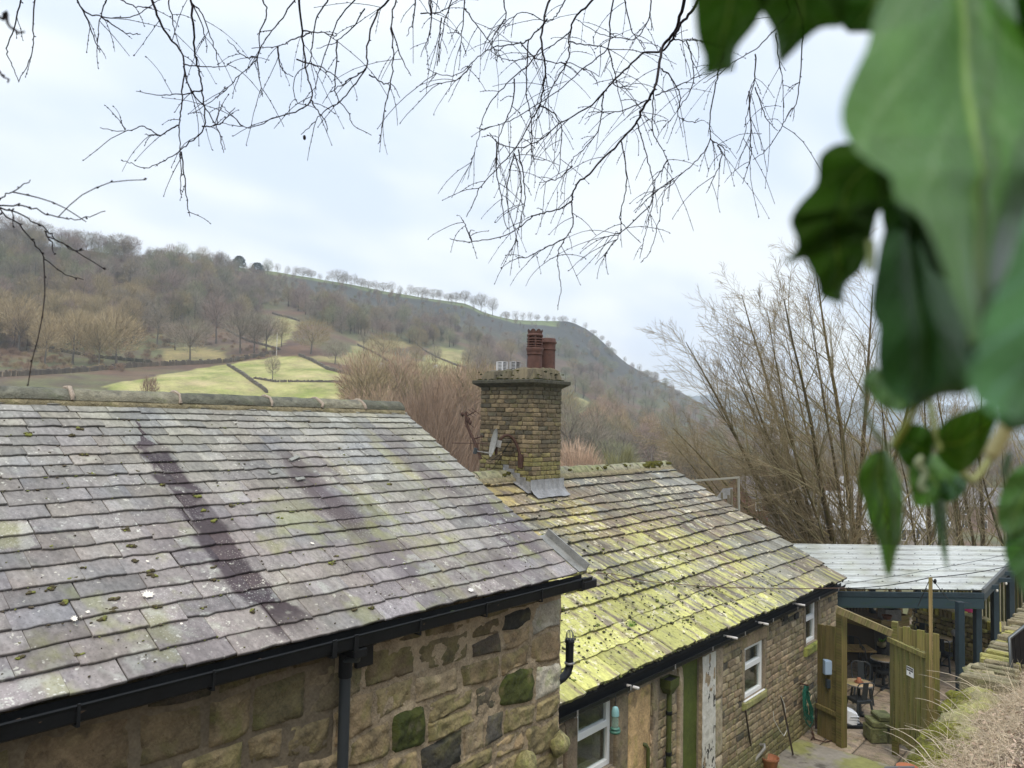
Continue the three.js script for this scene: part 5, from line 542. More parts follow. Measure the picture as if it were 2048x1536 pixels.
{ const view = Math.atan2(0.7603, -0.6479); const put = (o, x, y, turn) => { const p = onY(x, y, 0); o.position.copy(p); o.rotation.y = turn; return p; };
  const ch = chairProto(); ch.userData.base = 'metal_chair'; const toCam = Math.atan2(-0.7603, 0.6479); // local +z (backrest) towards the camera
  put(ch, 1718, 1438, toCam + 0.25);
  const more = [[1724, 1402, toCam + Math.PI - 0.3, 'dark metal cafe chair beyond the near round table, facing the viewer'], [1743, 1360, toCam - 1.7, 'dark metal cafe chair left of the farther round table, turned sideways'], [1773, 1378, toCam + 0.6, 'dark metal cafe chair half hidden by the gate, at the farther round table'], [1706, 1333, toCam - 0.6, 'dark metal cafe chair at the bench by the railing'], [1839, 1310, toCam + Math.PI - 0.8, 'dark metal cafe chair behind the tall fence panel, by the dry stone wall'], [1890, 1340, toCam - 0.9, 'dark metal chair at the right end behind the fence, by the blue post']];
  for (const [x, y, a, l] of more) { const c = copyOf(ch, l); put(c, x, y, a); }
  for (const c of scene.children) if (/^metal_chair/.test(c.name)) c.userData.group = 'metal chairs on the terrace';
  const t1 = tableProto('near round wooden-topped table on the terrace with a small clay pot on it'); t1.userData.base = 'round_table'; const p1 = onY(1718, 1365, 0.73); t1.position.set(p1.x, 0, p1.z); const t2 = copyOf(t1, 'farther round wooden-topped table half hidden behind the gate'); const p2 = onY(1768, 1316, 0.73); t2.position.set(p2.x, 0, p2.z); const t3 = copyOf(t1, 'round table behind the tall fence panel, beside the pale pole'); const p3 = onY(1880, 1276, 0.73); t3.position.set(p3.x, 0, p3.z); for (const t of [t1, t2, t3]) t.userData.group = 'round tables on the terrace';
  const po = thing('clay_pot', 'small upturned orange clay pot on a saucer on the near round table', 'pot', V(p1.x, 0.728, p1.z)); const terr = M([0.42, 0.17, 0.085], 0.8, { map: rep(mottle, 3) }); let g = gb(); g.lathe(V(p1.x, 0.73, p1.z), [[0, 0], [0.085, 0], [0.10, 0.022], [0.085, 0.022]], 18); part(po, 'saucer', g.geo(), terr); g = gb(); g.lathe(V(p1.x, 0.745, p1.z), [[0.062, 0], [0.062, 0.025], [0.055, 0.028], [0.04, 0.09], [0, 0.09]], 18); part(po, 'pot', g.geo(), terr);
  // bench and long table by the railing
  { const a = onY(1700, 1296, 0.72), t = thing('bench_table', 'long wooden table against the railing at the left of the terrace', 'table', V(a.x, 0, a.z)), e = vRight.clone().setY(0).normalize(), n = V(-e.z, 0, e.x); for (let k = 0; k < 4; k++) { const h = gb(); h.col = [1.5, 1.25, 1.0]; h.hexa(V(a.x, 0.72, a.z).addScaledVector(n, -0.22 + k * 0.15), e.clone().multiplyScalar(0.55), V(0, 0.018, 0), n.clone().multiplyScalar(0.07), 0.004); part(t, 'plank', h.geo(), mat.wood); } const h = gb(); for (const s of [-0.45, 0.45]) for (const q of [-0.22, 0.22]) h.hexa(V(a.x, 0.35, a.z).addScaledVector(e, s).addScaledVector(n, q), e.clone().multiplyScalar(0.025), V(0, 0.35, 0), n.clone().multiplyScalar(0.025)); part(t, 'legs', h.geo(), mat.metalDark); }
  // white plastic container by the post
  { const p = onY(1704, 1452, 0), t = thing('plastic_bin', 'white plastic container lying in a black tray behind the gate post', 'container', p.clone()), e = vRight.clone().setY(0).normalize(), n = V(-e.z, 0, e.x); let h = gb(); h.hexa(p.clone().add(V(0, 0.20, 0)).addScaledVector(e, -0.05), e.clone().multiplyScalar(0.12).add(V(0, -0.05, 0)), V(0.03, 0.15, 0), n.clone().multiplyScalar(0.14), 0.03); part(t, 'container', h.geo(), M([0.72, 0.74, 0.76], 0.4)); h = gb(); for (let k = 0; k < 3; k++) h.hexa(p.clone().add(V(0, 0.12 + 0.06 * k, 0)).addScaledVector(e, -0.04 + 0.02 * k), e.clone().multiplyScalar(0.135 - 0.02 * k), V(0, 0.008, 0), n.clone().multiplyScalar(0.15)); part(t, 'rib', h.geo(), M([0.55, 0.57, 0.6], 0.4)); h = gb(); h.hexa(p.clone().add(V(0, 0.04, 0)), e.clone().multiplyScalar(0.2), V(0, 0.04, 0), n.clone().multiplyScalar(0.17), 0.015); part(t, 'tray', h.geo(), mat.black); }
  // mossy stone block by the gate
  { const p = onY(1762, 1480, 0), t = thing('stone_trough', 'dark mossy stone block standing at the foot of the gate', 'stone', p.clone()), r = rng(6), e = vRight.clone().setY(0).normalize(); const list = [[-0.12, 0, 0.17, 0.30], [0.22, -0.05, 0.16, 0.28], [-0.1, 0.31, 0.16, 0.12], [0.2, 0.30, 0.18, 0.14], [0.03, 0.44, 0.16, 0.10]]; for (const [o, y, w, h] of list) { const g = gb(); g.col = [0.20, 0.22, 0.10].map(K(0.7 + 0.6 * r())); g.hexa(p.clone().add(V(0, y + h / 2, 0)).addScaledVector(e, o), e.clone().multiplyScalar(w), V(0, h / 2, 0), V(-e.z, 0, e.x).multiplyScalar(0.2), 0.02); part(t, 'stone', g.geo(), mat.stone); } }
  // planters and pots
  const box = (name, lab, cat, x, y, f, w, h, d, m, turn = 0) => { const p = at(x, y, f), t = thing(name, lab, cat, p.clone()), e = vRight.clone().setY(0).normalize().applyAxisAngle(V(0, 1, 0), turn), n = V(-e.z, 0, e.x); return { p, t, e, n }; };
  { const { p, t, e, n } = box('grey_planter', 'square grey planter box standing in the wooden trough', 'planter', 1779, 1227, 20.6); const C = p.clone().add(V(0, 0.0, 0)); for (const [s, q] of [[1, 0], [-1, 0], [0, 1], [0, -1]]) { const g = gb(); g.hexa(C.clone().addScaledVector(e, s * 0.2).addScaledVector(n, q * 0.2), (s ? n : e).clone().multiplyScalar(s ? 0.19 : 0.21), V(0, 0.14, 0), (s ? e : n).clone().multiplyScalar(0.015)); part(t, 'side_panel', g.geo(), M([0.26, 0.27, 0.27], 0.8, { map: rep(mottle, 2) })); } const g = gb(); g.hexa(C.clone().add(V(0, 0.06, 0)), e.clone().multiplyScalar(0.19), V(0, 0.02, 0), n.clone().multiplyScalar(0.19)); part(t, 'soil', g.geo(), mat.dark); }
  { const { p, t, e, n } = box('wooden_trough', 'long wooden planter trough running back under the canopy', 'planter', 1790, 1242, 20.6, 0, 0, 0, null, 0.55); const L = 0.62, W = 1.6; for (const [s, q] of [[1, 0], [-1, 0], [0, 1], [0, -1]]) for (let k = 0; k < 2; k++) { const g = gb(); g.col = [1.1, 1.0, 0.8]; const dd = n.clone().multiplyScalar(W / 2); g.hexa(p.clone().add(V(0, -0.08 + k * 0.15 - 0.05, 0)).addScaledVector(n, -W / 2).addScaledVector(e, s * L).addScaledVector(n, q * W * 0.5), (s ? n : e).clone().multiplyScalar(s ? W * 0.5 - 0.02 : L + 0.02), V(0, 0.072, 0), (s ? e : n).clone().multiplyScalar(0.02), 0.003); part(t, 'board', g.geo(), mat.wood); } const g = gb(); g.hexa(p.clone().addScaledVector(n, -W / 2).add(V(0, -0.05, 0)), e.clone().multiplyScalar(L - 0.02), V(0, 0.03, 0), n.clone().multiplyScalar(W / 2 - 0.03)); part(t, 'soil', g.geo(), M([0.10, 0.075, 0.045], 1)); const h = gb(); h.hexa(p.clone().addScaledVector(n, -W / 2).add(V(0, -1.1, 0)), e.clone().multiplyScalar(L - 0.1), V(0, 0.92, 0), n.clone().multiplyScalar(W / 2 - 0.1)); part(t, 'support', h.geo(), M([0.10, 0.085, 0.06], 1)); }
  { const p = at(1774, 1238, 20.2), g = gb(); g.lathe(p, [[0, 0], [0.09, 0], [0.115, 0.07], [0.13, 0.075], [0.13, 0.10], [0.11, 0.10], [0.1, 0.04], [0, 0.04]], 18); single('clay_pot', 'round clay pot lying in front of the square grey planter', 'pot', g.geo(), M([0.20, 0.10, 0.06], 0.85, { map: rep(mottle, 3) })); }
  { const p = onY(1769, 1301, 0.55); p.y = 0.55; const t = thing('large_pot', 'large dark grey planter behind the farther round table', 'planter', p.clone()); let g = gb(); g.lathe(p.clone().setY(0.35), [[0, 0], [0.22, 0], [0.25, 0.7], [0.27, 0.72], [0.27, 0.78], [0.24, 0.78], [0.22, 0.6], [0, 0.6]], 20); part(t, 'pot', g.geo(), M([0.085, 0.09, 0.09], 0.7, { map: rep(mottle, 2) })); g = gb(); g.lathe(p.clone().setY(0), [[0.3, 0], [0.3, 0.35], [0, 0.35]], 12); part(t, 'stand', g.geo(), mat.dark); }
  { const p = onY(1763, 1295, 0.75), t = thing('plant_bowl', 'small ochre bowl with a leafy green plant by the railing', 'plant pot', p.clone()), r = rng(8); let g = gb(); g.lathe(p, [[0.05, 0], [0.10, 0.04], [0.115, 0.1], [0.10, 0.15], [0.085, 0.15], [0, 0.12]], 16); part(t, 'bowl', g.geo(), M([0.22, 0.20, 0.10], 0.6, { map: rep(mottle, 2) })); g = gb(); for (let i = 0; i < 26; i++) { const a = r() * 6.28, l = 0.08 + 0.08 * r(), w = 0.018; g.col = [0.10 + 0.08 * r(), 0.22 + 0.12 * r(), 0.05]; const b = p.clone().add(V(0, 0.13, 0)), d = V(Math.cos(a), 0.5 + r() * 0.6, Math.sin(a)).multiplyScalar(l), s = V(-Math.sin(a) * w, 0, Math.cos(a) * w), k = g.n; g.vv(b.clone()); g.vv(b.clone().addScaledVector(d, 0.5).add(s)); g.vv(b.clone().add(d)); g.vv(b.clone().addScaledVector(d, 0.5).sub(s)); g.q(k, k + 1, k + 2, k + 3); } part(t, 'leaves', g.geo(), mat.vc); const h = gb(); h.lathe(p.clone().setY(0), [[0.12, 0], [0.12, p.y]], 8); part(t, 'stand', h.geo(), mat.dark); }
  // railing at the back left of the terrace
  { const f = 21.6, a = at(1688, 1214, f), b = at(1745, 1222, f), t = thing('iron_railing', 'dark iron railing at the far left edge of the terrace', 'railing', a.clone().setY(0)); const n = 9; const yA = at(1690, 1212, f).y, yB = at(1690, 1291, f).y; for (let k = 0; k <= n; k++) { const p = a.clone().lerp(b, k / n), g = gb(); g.tube([V(p.x, yB, p.z), V(p.x, yA, p.z)], 0.009, 6); part(t, 'bar', g.geo(), mat.black); } for (const y of [yA, yB + 0.05]) { const g = gb(); g.beam(V(a.x, y, a.z), V(b.x, y, b.z), 0.03, 0.012); part(t, 'rail', g.geo(), mat.black); } const w = gb(); w.beam(V(a.x, yB - 0.35, a.z), V(b.x, yB - 0.35, b.z), 0.25, 0.7); part(t, 'plinth', w.geo(), M([0.14, 0.12, 0.08], 1, { map: rep(stoneCol, 1) })); } }
// ---------------------------------------------------------------- canopy
{ const eaveL = at(1679, 1181, 17.75), eaveR = at(1966, 1181, 17.9), t = thing('terrace_canopy', 'open canopy on blue posts with a pale ribbed roof over the terrace', 'canopy', V(eaveR.x, 0, eaveR.z));
  eaveL.y = eaveR.y = (eaveL.y + eaveR.y) / 2; const e = eaveR.clone().sub(eaveL).setY(0).normalize(), back = V(e.z, 0, -e.x); if (back.dot(vBack) > 0) back.negate(); const rise = 0.04, D = 5.2, nS = 8, mR = M([0.66, 0.70, 0.70], 0.45, { vertexColors: true, map: rep(mottle, 0.35, 1.3), specularIntensity: 0.6 });
  const side = V(0.6478, 0, 0.7615).normalize(), L0 = -1.5, Lr = eaveL.distanceTo(eaveR), dirR = V(1, 0, 0); // right edge runs parallel to the houses
  const per = 1 / dirR.dot(back), S = (u, k) => { const d = k / nS * D; const R = eaveR.clone().addScaledVector(dirR, d * per), L = eaveL.clone().addScaledVector(e, L0).addScaledVector(back, d), p = L.lerp(R, u); p.y = eaveR.y + rise * d; return p; };
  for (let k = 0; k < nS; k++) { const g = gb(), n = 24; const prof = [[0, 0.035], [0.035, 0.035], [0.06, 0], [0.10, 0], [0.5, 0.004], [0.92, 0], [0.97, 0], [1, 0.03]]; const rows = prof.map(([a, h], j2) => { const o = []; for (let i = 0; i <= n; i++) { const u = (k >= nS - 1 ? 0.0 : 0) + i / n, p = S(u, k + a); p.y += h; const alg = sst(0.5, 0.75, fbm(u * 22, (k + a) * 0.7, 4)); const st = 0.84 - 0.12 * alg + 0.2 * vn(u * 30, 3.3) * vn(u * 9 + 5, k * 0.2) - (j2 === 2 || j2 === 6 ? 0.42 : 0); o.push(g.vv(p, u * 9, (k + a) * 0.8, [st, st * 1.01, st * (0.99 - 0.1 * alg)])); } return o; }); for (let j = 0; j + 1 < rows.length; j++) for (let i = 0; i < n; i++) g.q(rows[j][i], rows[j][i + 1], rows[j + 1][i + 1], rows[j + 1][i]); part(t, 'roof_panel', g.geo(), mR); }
  { const g = gb(), r = rng(17); for (let i = 0; i < 130; i++) { const kk = Math.floor(r() * nS) + 0.08 + 0.1 * r(), p = S(0.05 + 0.95 * r(), kk), s = 0.015 + 0.03 * r(); g.col = r() < 0.4 ? [0.10, 0.12, 0.04] : [0.16, 0.11, 0.07]; g.blob(p.add(V(0, 0.015, 0)), s * 1.5, 0.008, s, r, 0.7, 6, 3); } const o = part(t, 'leaf_debris', g.geo(), mat.vc); o.userData.kind = 'stuff'; }
  { const g = gb(), r = rng(3); for (let k = 0; k < nS; k++) for (let i = 0; i < 11; i++) { const p = S(0.2 + i * 0.075 + 0.02 * (k % 2), k + 0.05); g.blob(p.add(V(0, 0.04, 0)), 0.02, 0.012, 0.02, r, 0.1, 6, 3); } const o = part(t, 'screw_heads', g.geo(), mat.metalDark); o.userData.kind = 'stuff'; }
  const bl = eaveL.clone().addScaledVector(e, -0.3).setY(eaveR.y - 0.02), br = eaveR.clone().addScaledVector(e, 0.02).setY(eaveR.y - 0.02); const beam = (a, b, w, h, name, m = mat.teal) => { const g = gb(); g.beam(a, b, w, h, 0.006); part(t, name, g.geo(), m); };
  beam(bl.clone().add(V(0, -0.075, 0)), br.clone().add(V(0, -0.075, 0)), 0.05, 0.12, 'fascia_board'); beam(bl.clone().add(V(0, -0.265, 0)).addScaledVector(back, 0.02), br.clone().add(V(0, -0.265, 0)).addScaledVector(back, 0.02), 0.06, 0.25, 'front_beam', M([0.022, 0.046, 0.055], 0.6, { map: colorTex(512, 64, (u, v) => { const a = sst(0.55, 0.7, fbm(u * 14, v * 2, 4)) * sst(0.5, 0.1, u); return mix3([0.9, 0.9, 0.9], [2.5 / 3, 1.0, 0.35], a); }) }));
  { const a = S(1, 0).add(V(0, 0.03, 0)), b = S(1, nS).add(V(0, 0.03, 0)); const g = gb(); g.beam(a.clone().add(V(0, -0.03, 0)), b.clone().add(V(0, -0.03, 0)), 0.06, 0.12); part(t, 'edge_trim', g.geo(), M([0.10, 0.105, 0.10], 0.6)); const h = gb(); h.beam(a.clone().add(V(0, -0.17, 0)), b.clone().add(V(0, -0.17, 0)), 0.05, 0.16); part(t, 'side_beam', h.geo(), mat.teal); }
  const post = (x, y, f, w = 0.13) => { const p = at(x, y, f); const g = gb(); g.beam(V(p.x, 0, p.z), V(p.x, eaveR.y - 0.06, p.z), w, w, 0.006, e); part(t, 'post', g.geo(), mat.teal); };
  post(1920, 1300, 17.0, 0.14); post(1955, 1280, 18.1, 0.14); post(1745, 1290, 21.5, 0.13); post(1836, 1250, 22.5, 0.13); post(1990, 1250, 20.0, 0.15); post(2021, 1220, 21.3, 0.15);
  { const g = gb(); for (let k = 1; k < 7; k++) { const a = eaveL.clone().addScaledVector(e, -0.5).addScaledVector(back, k * 0.72), b = eaveR.clone().addScaledVector(e, 0.0).addScaledVector(back, k * 0.72).addScaledVector(e, k * 0.85); a.y = b.y = eaveR.y + k * 0.72 * rise - 0.08; g.beam(a, b, 0.05, 0.1); } part(t, 'purlins', g.geo(), mat.teal); }
  for (const [x, y, f] of [[1994, 1181, 19], [2012, 1167, 20], [1750, 1217, 18.2]]) { const b = thing('festoon_bulb', x > 2000 ? 'clear festoon bulb at the far right under the canopy edge' : x > 1900 ? 'clear festoon bulb under the right canopy edge, nearer than the other' : 'clear festoon bulb hanging under the left part of the front beam', 'light bulb', at(x, y, f)); const p = at(x, y, f), g = gb(); g.blob(p, 0.03, 0.042, 0.03, rng(1), 0, 10, 8); part(b, 'bulb', g.geo(), M([0.7, 0.68, 0.6], 0.15)); const h = gb(); h.tube([p.clone().add(V(0, 0.03, 0)), p.clone().add(V(0, 0.12, 0))], 0.015, 6); part(b, 'holder', h.geo(), mat.black); } }
// ---------------------------------------------------------------- dry stone wall at the back of the terrace
{ const A = at(1826, 1300, 22.6).setY(0), B = at(1985, 1320, 20.2).setY(0), t = thing('drystone_wall', 'dark mossy dry stone wall behind the terrace with a row of upright capstones', 'wall', A.clone()), e = B.clone().sub(A), L = e.length(); e.normalize(); const F = frame(A.clone(), e, V(0, 1, 0)); if (F.n.dot(vBack) < 0) F.n.negate(); const yT = at(1900, 1238, 21.6).y, r = rng(81), list = [];
  { const g = gb(); g.hexa(A.clone().lerp(B, 0.5).add(V(0, yT / 2 - 0.02, 0)).addScaledVector(F.n, -0.2), e.clone().multiplyScalar(L / 2), V(0, yT / 2, 0), F.n.clone().multiplyScalar(0.19)); part(t, 'core', g.geo(), mat.dark); }
  let y = 0; while (y < yT - 0.02) { const h = 0.07 + 0.07 * r(); let x = -0.1 * r(); while (x < L) { const w = 0.12 + 0.3 * r(), a = x, yy = y, seed = Math.floor(r() * 1e9), gk = r(), k = 0.6 + 0.7 * r(); list.push({ c: F.p(x + w / 2, y + h / 2, 0), area: w * h, make: g => stoneOn(g, F, rectPoly(a + 0.006, yy + 0.004, a + w - 0.006, yy + h - 0.004, rng(seed), 0.008, 0.2), 0.03 + 0.05 * rng(seed)(), rng(seed + 2), mix3([0.44, 0.37, 0.25], [0.42, 0.42, 0.17], gk).map(q => q * k), 0.6, seed % 41) }); x += w; } y += h; } pieces(t, 'wall_stone', list, mat.stone, 220);
  let x = 0; while (x < L) { const w = 0.10 + 0.10 * r(), g = gb(), k = r(); g.col = k < 0.3 ? [0.62, 0.60, 0.16] : mix3([0.34, 0.29, 0.18], [0.36, 0.36, 0.18], r()); g.hexa(F.p(x + w / 2, yT + 0.12, -0.18), e.clone().multiplyScalar(w * 0.46), V(0, 0.10 + 0.06 * r(), 0).addScaledVector(e, 0.02 * (r() - 0.5)), F.n.clone().multiplyScalar(0.17), 0.022); part(t, 'capstone', g.geo(), mat.stone); x += w; } 
  const q = at(1910, 1266, 19.6), s = thing('garden_statue', 'small pale grey ornament standing before the dry stone wall', 'ornament', q.clone()); const g = gb(); g.blob(q, 0.10, 0.08, 0.1, rng(3), 0.3, 8, 6); part(s, 'body', g.geo(), mat.galv); const h = gb(); h.tube([q.clone().add(V(0, -0.7, 0)), q], 0.05, 8); part(s, 'stem', h.geo(), mat.dark);
  const c = at(1938, 1216, 23.5), b = gb(); b.blob(c, 0.2, 0.12, 0.2, rng(4), 0.2, 9, 6); single('pink_cushion', 'bright pink object on the ledge beyond the dry stone wall', 'cushion', b.geo(), M([0.62, 0.04, 0.20], 0.7)); const c2 = at(1912, 1212, 23.6), b2 = gb(); b2.hexa(c2, vRight.clone().multiplyScalar(0.2), V(0, 0.12, 0), V(0.1, 0, -0.1), 0.02); single('purple_box', 'blue and purple box beside the pink object beyond the dry stone wall', 'box', b2.geo(), M([0.10, 0.09, 0.30], 0.6)); 
  { const bf = thing('board_fence', 'green mossy board fence beyond the terrace under the canopy right edge', 'fence', at(2000, 1190, 25).setY(0)), r9 = rng(14); for (let k = 0; k < 34; k++) { const p = at(1846 + k * 7.2, 1190, 26.2 - k * 0.02), g = gb(); g.col = [0.75, 0.9, 0.4].map(K(0.35 + 0.3 * r9())); g.beam(V(p.x, 0, p.z), V(p.x, 2.05 + 0.05 * r9(), p.z), 0.12, 0.02, 0, vRight); part(bf, 'fence_board', g.geo(), mat.wood); } } }
// ---------------------------------------------------------------- retaining wall and the bank the photographer stands on
const bankY = (x, z) => { const k = z + 1.5, up = k < 0 ? k * 0.2 : k * 0.38; return 3.30 + up + 0.12 * (fbm(x * 0.9, z * 0.9, 3) - 0.5) + 0.05 * (fbm(x * 4, z * 4, 3) - 0.5) - 0.05 * sst(10, 16, x); };
{ const t = thing('retaining_wall', 'mossy stone retaining wall holding the bank above the yard', 'wall', V(9, 0, -2)); { const g = gb(); g.box(-4, -0.3, -1.93, 18.5, 3.16, -1.3); part(t, 'core', g.geo(), mat.dark); }
  const F = frame(V(18.5, 0, -1.935), V(-1, 0, 0), V(0, 1, 0)), r = rng(91), list = []; let y = 0; while (y < 3.15) { const h = 0.14 + 0.14 * r(); let x = 0; while (x < 20) { const w = 0.25 + 0.4 * r(), a = x, yy = y, s = Math.floor(r() * 1e9), k = 0.7 + 0.6 * r(); list.push({ c: F.p(x, y, 0), area: w * h, make: g => stoneOn(g, F, rectPoly(a + 0.01, yy + 0.008, a + w - 0.01, yy + h - 0.008, rng(s), 0.01, 0.18), 0.05, rng(s), [0.30 * k, 0.27 * k, 0.16 * k], 0.7, s % 41) }); x += w; } y += h; } { const g = gb(); list.forEach(q => q.make(g)); const o = part(t, 'face_stones', g.geo(), mat.stone); o.userData.kind = 'stuff'; }
  // copings: flat stones laid on edge, running away
  let x = 9.95; const rc = rng(92); { const g = gb(), p = onY(1962, 1372, 3.28); g.col = [0.34, 0.31, 0.20]; const n = 12, c = onY(1962, 1363, 3.30); g.blob(c, 0.33, 0.16, 0.24, rng(13), 0.30, 16, 12); part(t, 'boulder', g.geo(), mat.stone, 'large rounded coping boulder at the near end'); }
  x = 10.75; while (x < 18) { const w = 0.045 + 0.10 * rc() * rc(), g = gb(), k = rc(); g.col = k < 0.14 ? [0.42, 0.41, 0.15] : mix3([0.33, 0.29, 0.20], [0.24, 0.23, 0.15], rc()); const z = -1.66 + 0.05 * (rc() - 0.5), h = 0.11 + 0.12 * rc(); g.hexa(V(x, 3.27 + h * 0.35, z), V(w * 0.48, 0.01 * (rc() - 0.5), 0.03 * (rc() - 0.5)), V(0.06 * (rc() - 0.5), h * 0.6, 0), V(0, 0.02 * (rc() - 0.5), 0.17 + 0.11 * rc()), 0.018); part(t, 'coping_stone', g.geo(), mat.stone); x += w + 0.004; }
  { const g = gb(); for (let k = 0; k < 14; k++) { const X = 8.9 + 0.16 * k + 0.1 * rc(), s = 0.12 + 0.1 * rc(); g.col = mix3([0.34, 0.32, 0.18], [0.40, 0.42, 0.12], rc()); g.blob(V(X, 3.20 + 0.05 * rc(), -1.76 + 0.15 * rc()), s * 1.2, s * 0.7, s, rc, 0.35, 10, 7); } const o = part(t, 'coping_rubble', g.geo(), mat.stone); o.userData.kind = 'stuff'; }
  { const g = gb(); for (let k = 0; k < 420; k++) { const X = 6.2 + 5.2 * Math.pow(rc(), 0.9), z = -1.93 + 0.36 * rc(), s = 0.03 + 0.075 * rc(); g.col = [1.0, 1.0, 0.55].map(K(0.75 + 0.5 * rc())); g.blob(V(X, 3.21 + 0.05 * rc() - 0.06 * (z < -1.85 ? 1 : 0), z), s * 1.4, s * 0.75, s * 1.2, rc, 0.6, 8, 5); } for (let k = 0; k < 120; k++) { const X = 10.8 + 6 * rc(), z = -1.68 + 0.4 * (rc() - 0.5), s = 0.015 + 0.03 * rc(); g.col = [0.9, 0.9, 0.45].map(K(0.7 + 0.5 * rc())); g.blob(V(X, 3.40 + 0.03 * rc(), z), s * 1.5, s * 0.6, s * 1.2, rc, 0.6, 7, 4); } const o = part(t, 'moss', g.geo(), mat.moss); o.userData.kind = 'stuff'; } }
{ const g = gb(), nx = 130, nz = 60, id = []; for (let j = 0; j <= nz; j++) for (let i = 0; i <= nx; i++) { const x = lerp(-6, 20, i / nx), z = lerp(-1.62, 9, Math.pow(j / nz, 1.4)); const c = mix3([0.20, 0.14, 0.095], [0.30, 0.23, 0.15], fbm(x * 5, z * 5, 4)); id.push(g.v(x, bankY(x, z), z, x, z, c)); } for (let j = 0; j < nz; j++) for (let i = 0; i < nx; i++) { const a = j * (nx + 1) + i; g.q(id[a], id[a + nx + 1], id[a + nx + 2], id[a + 1]); } struct('bank_ground', g.geo(), M([1, 1, 1], 1, { vertexColors: true, map: rep(mottle, 2), bumpMap: rep(bumpCoarse, 4), bumpScale: 0.03 }), 'leaf strewn bank of dead grass at the lower right');
  // leaf litter
  const leafG = () => { const h = gb(), k = 6, a = []; for (let j = 0; j <= k; j++) { const t = j / k, w = Math.sin(Math.pow(t, 0.8) * Math.PI) * 0.42 * (j % 2 ? 1 : 0.72) + 0.02; a.push([h.v(-w, 0.25 * (t - 0.5) * (t - 0.5) + w * 0.5, t - 0.5), h.v(0, 0.25 * (t - 0.5) * (t - 0.5) - 0.02, t - 0.5), h.v(w, 0.25 * (t - 0.5) * (t - 0.5) + w * 0.45, t - 0.5)]); } for (let j = 0; j < k; j++) for (let i = 0; i < 2; i++) h.q(a[j][i], a[j][i + 1], a[j + 1][i + 1], a[j + 1][i]); return h.geo(); };
  const r = rng(101), N = 15000, im = new THREE.InstancedMesh(leafG(), M([1, 1, 1], 0.85, {}), N), m = new THREE.Matrix4(), q = new THREE.Quaternion(), c = new THREE.Color(); for (let i = 0; i < N; i++) { const x = 5.4 + 7.4 * Math.pow(r(), 1.0), z = -1.62 + 3.3 * r(), s = 0.022 + 0.036 * r(); q.setFromEuler(new THREE.Euler((r() - 0.5) * 1.5, r() * 6.28, (r() - 0.5) * 1.5)); m.compose(V(x, bankY(x, z) + 0.012 + 0.045 * r(), z), q, V(s * 0.8, s, s)); im.setMatrixAt(i, m); const k = 0.55 + 0.8 * r(), w = r(); const cc = mix3([0.34, 0.235, 0.165], [0.50, 0.40, 0.31], w).map(v => v * k); c.setRGB(...cc); im.setColorAt(i, c); } im.name = 'leaf_litter'; im.castShadow = true; scene.add(im); tag(im, 'brown dead leaves covering the bank at the lower right', null, null, 'stuff');
  // dry grass
  const bl = (seed) => { const rr = rng(seed), h = gb(), pts = [], bend = 0.5 + 0.6 * rr(); for (let k = 0; k <= 6; k++) { const t = k / 6; pts.push(V(bend * t * t * 0.8 + 0.06 * (vn(t * 4 + seed, 2) - 0.5), t * (1 - 0.35 * t * bend), 0.1 * (vn(t * 3, seed) - 0.5))); } h.tube(pts, t => 0.0075 * (1 - 0.8 * t), 3, false); return h.geo(); };
  for (let v = 0; v < 3; v++) { const n = 4600, g2 = new THREE.InstancedMesh(bl(v + 3), M([1, 1, 1], 0.75, {}), n); for (let i = 0; i < n; i++) { const edge = r() < 0.45, x = edge ? 6.4 + 5 * r() : 5.6 + 7 * r(), z = edge ? -1.75 + 0.6 * r() : -1.5 + 3.0 * r(), s = 0.15 + 0.30 * r() * r(), sw = 0.55 + 0.5 * r(); const lay = i % 5 ? 1 : 0; q.setFromEuler(new THREE.Euler((r() - 0.5) * 1.3, r() * 6.28, lay ? -1.25 - 0.35 * r() : (r() - 0.5) * 1.7)); m.compose(V(x, bankY(x, z) - 0.01 + (lay ? 0.02 + 0.05 * r() : 0.03 * r()), z), q, V(s, s, s).multiply(V(1, 1, 1))); g2.setMatrixAt(i, m); const k = 0.6 + 0.7 * r(); c.setRGB(0.64 * k, 0.53 * k, 0.37 * k); g2.setColorAt(i, c); } g2.name = numbered('dry_grass'); scene.add(g2); tag(g2, 'dry straw coloured grass on the bank and along the wall top', null, null, 'stuff'); }
  // long arching dead stems at the wall edge
  const st = gb(), r2 = rng(111); for (let k = 0; k < 46; k++) { const x = 7 + 3.6 * r2(), z = -1.75 + 0.5 * r2(), b = V(x, bankY(x, z), z), a = -1.9 + 2.0 * (r2() - 0.5), L = 0.22 + 0.55 * r2() * r2(), pts = []; for (let i = 0; i <= 7; i++) { const t = i / 7; pts.push(b.clone().add(V(Math.cos(a) * L * t * (0.5 + 0.4 * t), L * (t * 0.85 - 0.45 * t * t), Math.sin(a) * L * t * (0.5 + 0.4 * t))).add(V(0.03 * (vn(t * 5, k) - 0.5), 0, 0))); } st.col = [0.62, 0.53, 0.40].map(K(0.7 + 0.5 * r2())); st.tube(pts, t => 0.0045 * (1 - 0.7 * t), 4, false); } const o = single('dead_stems', 'long pale dead stems arching out over the retaining wall', null, st.geo(), mat.vc); o.userData.kind = 'stuff'; delete o.userData.category; }
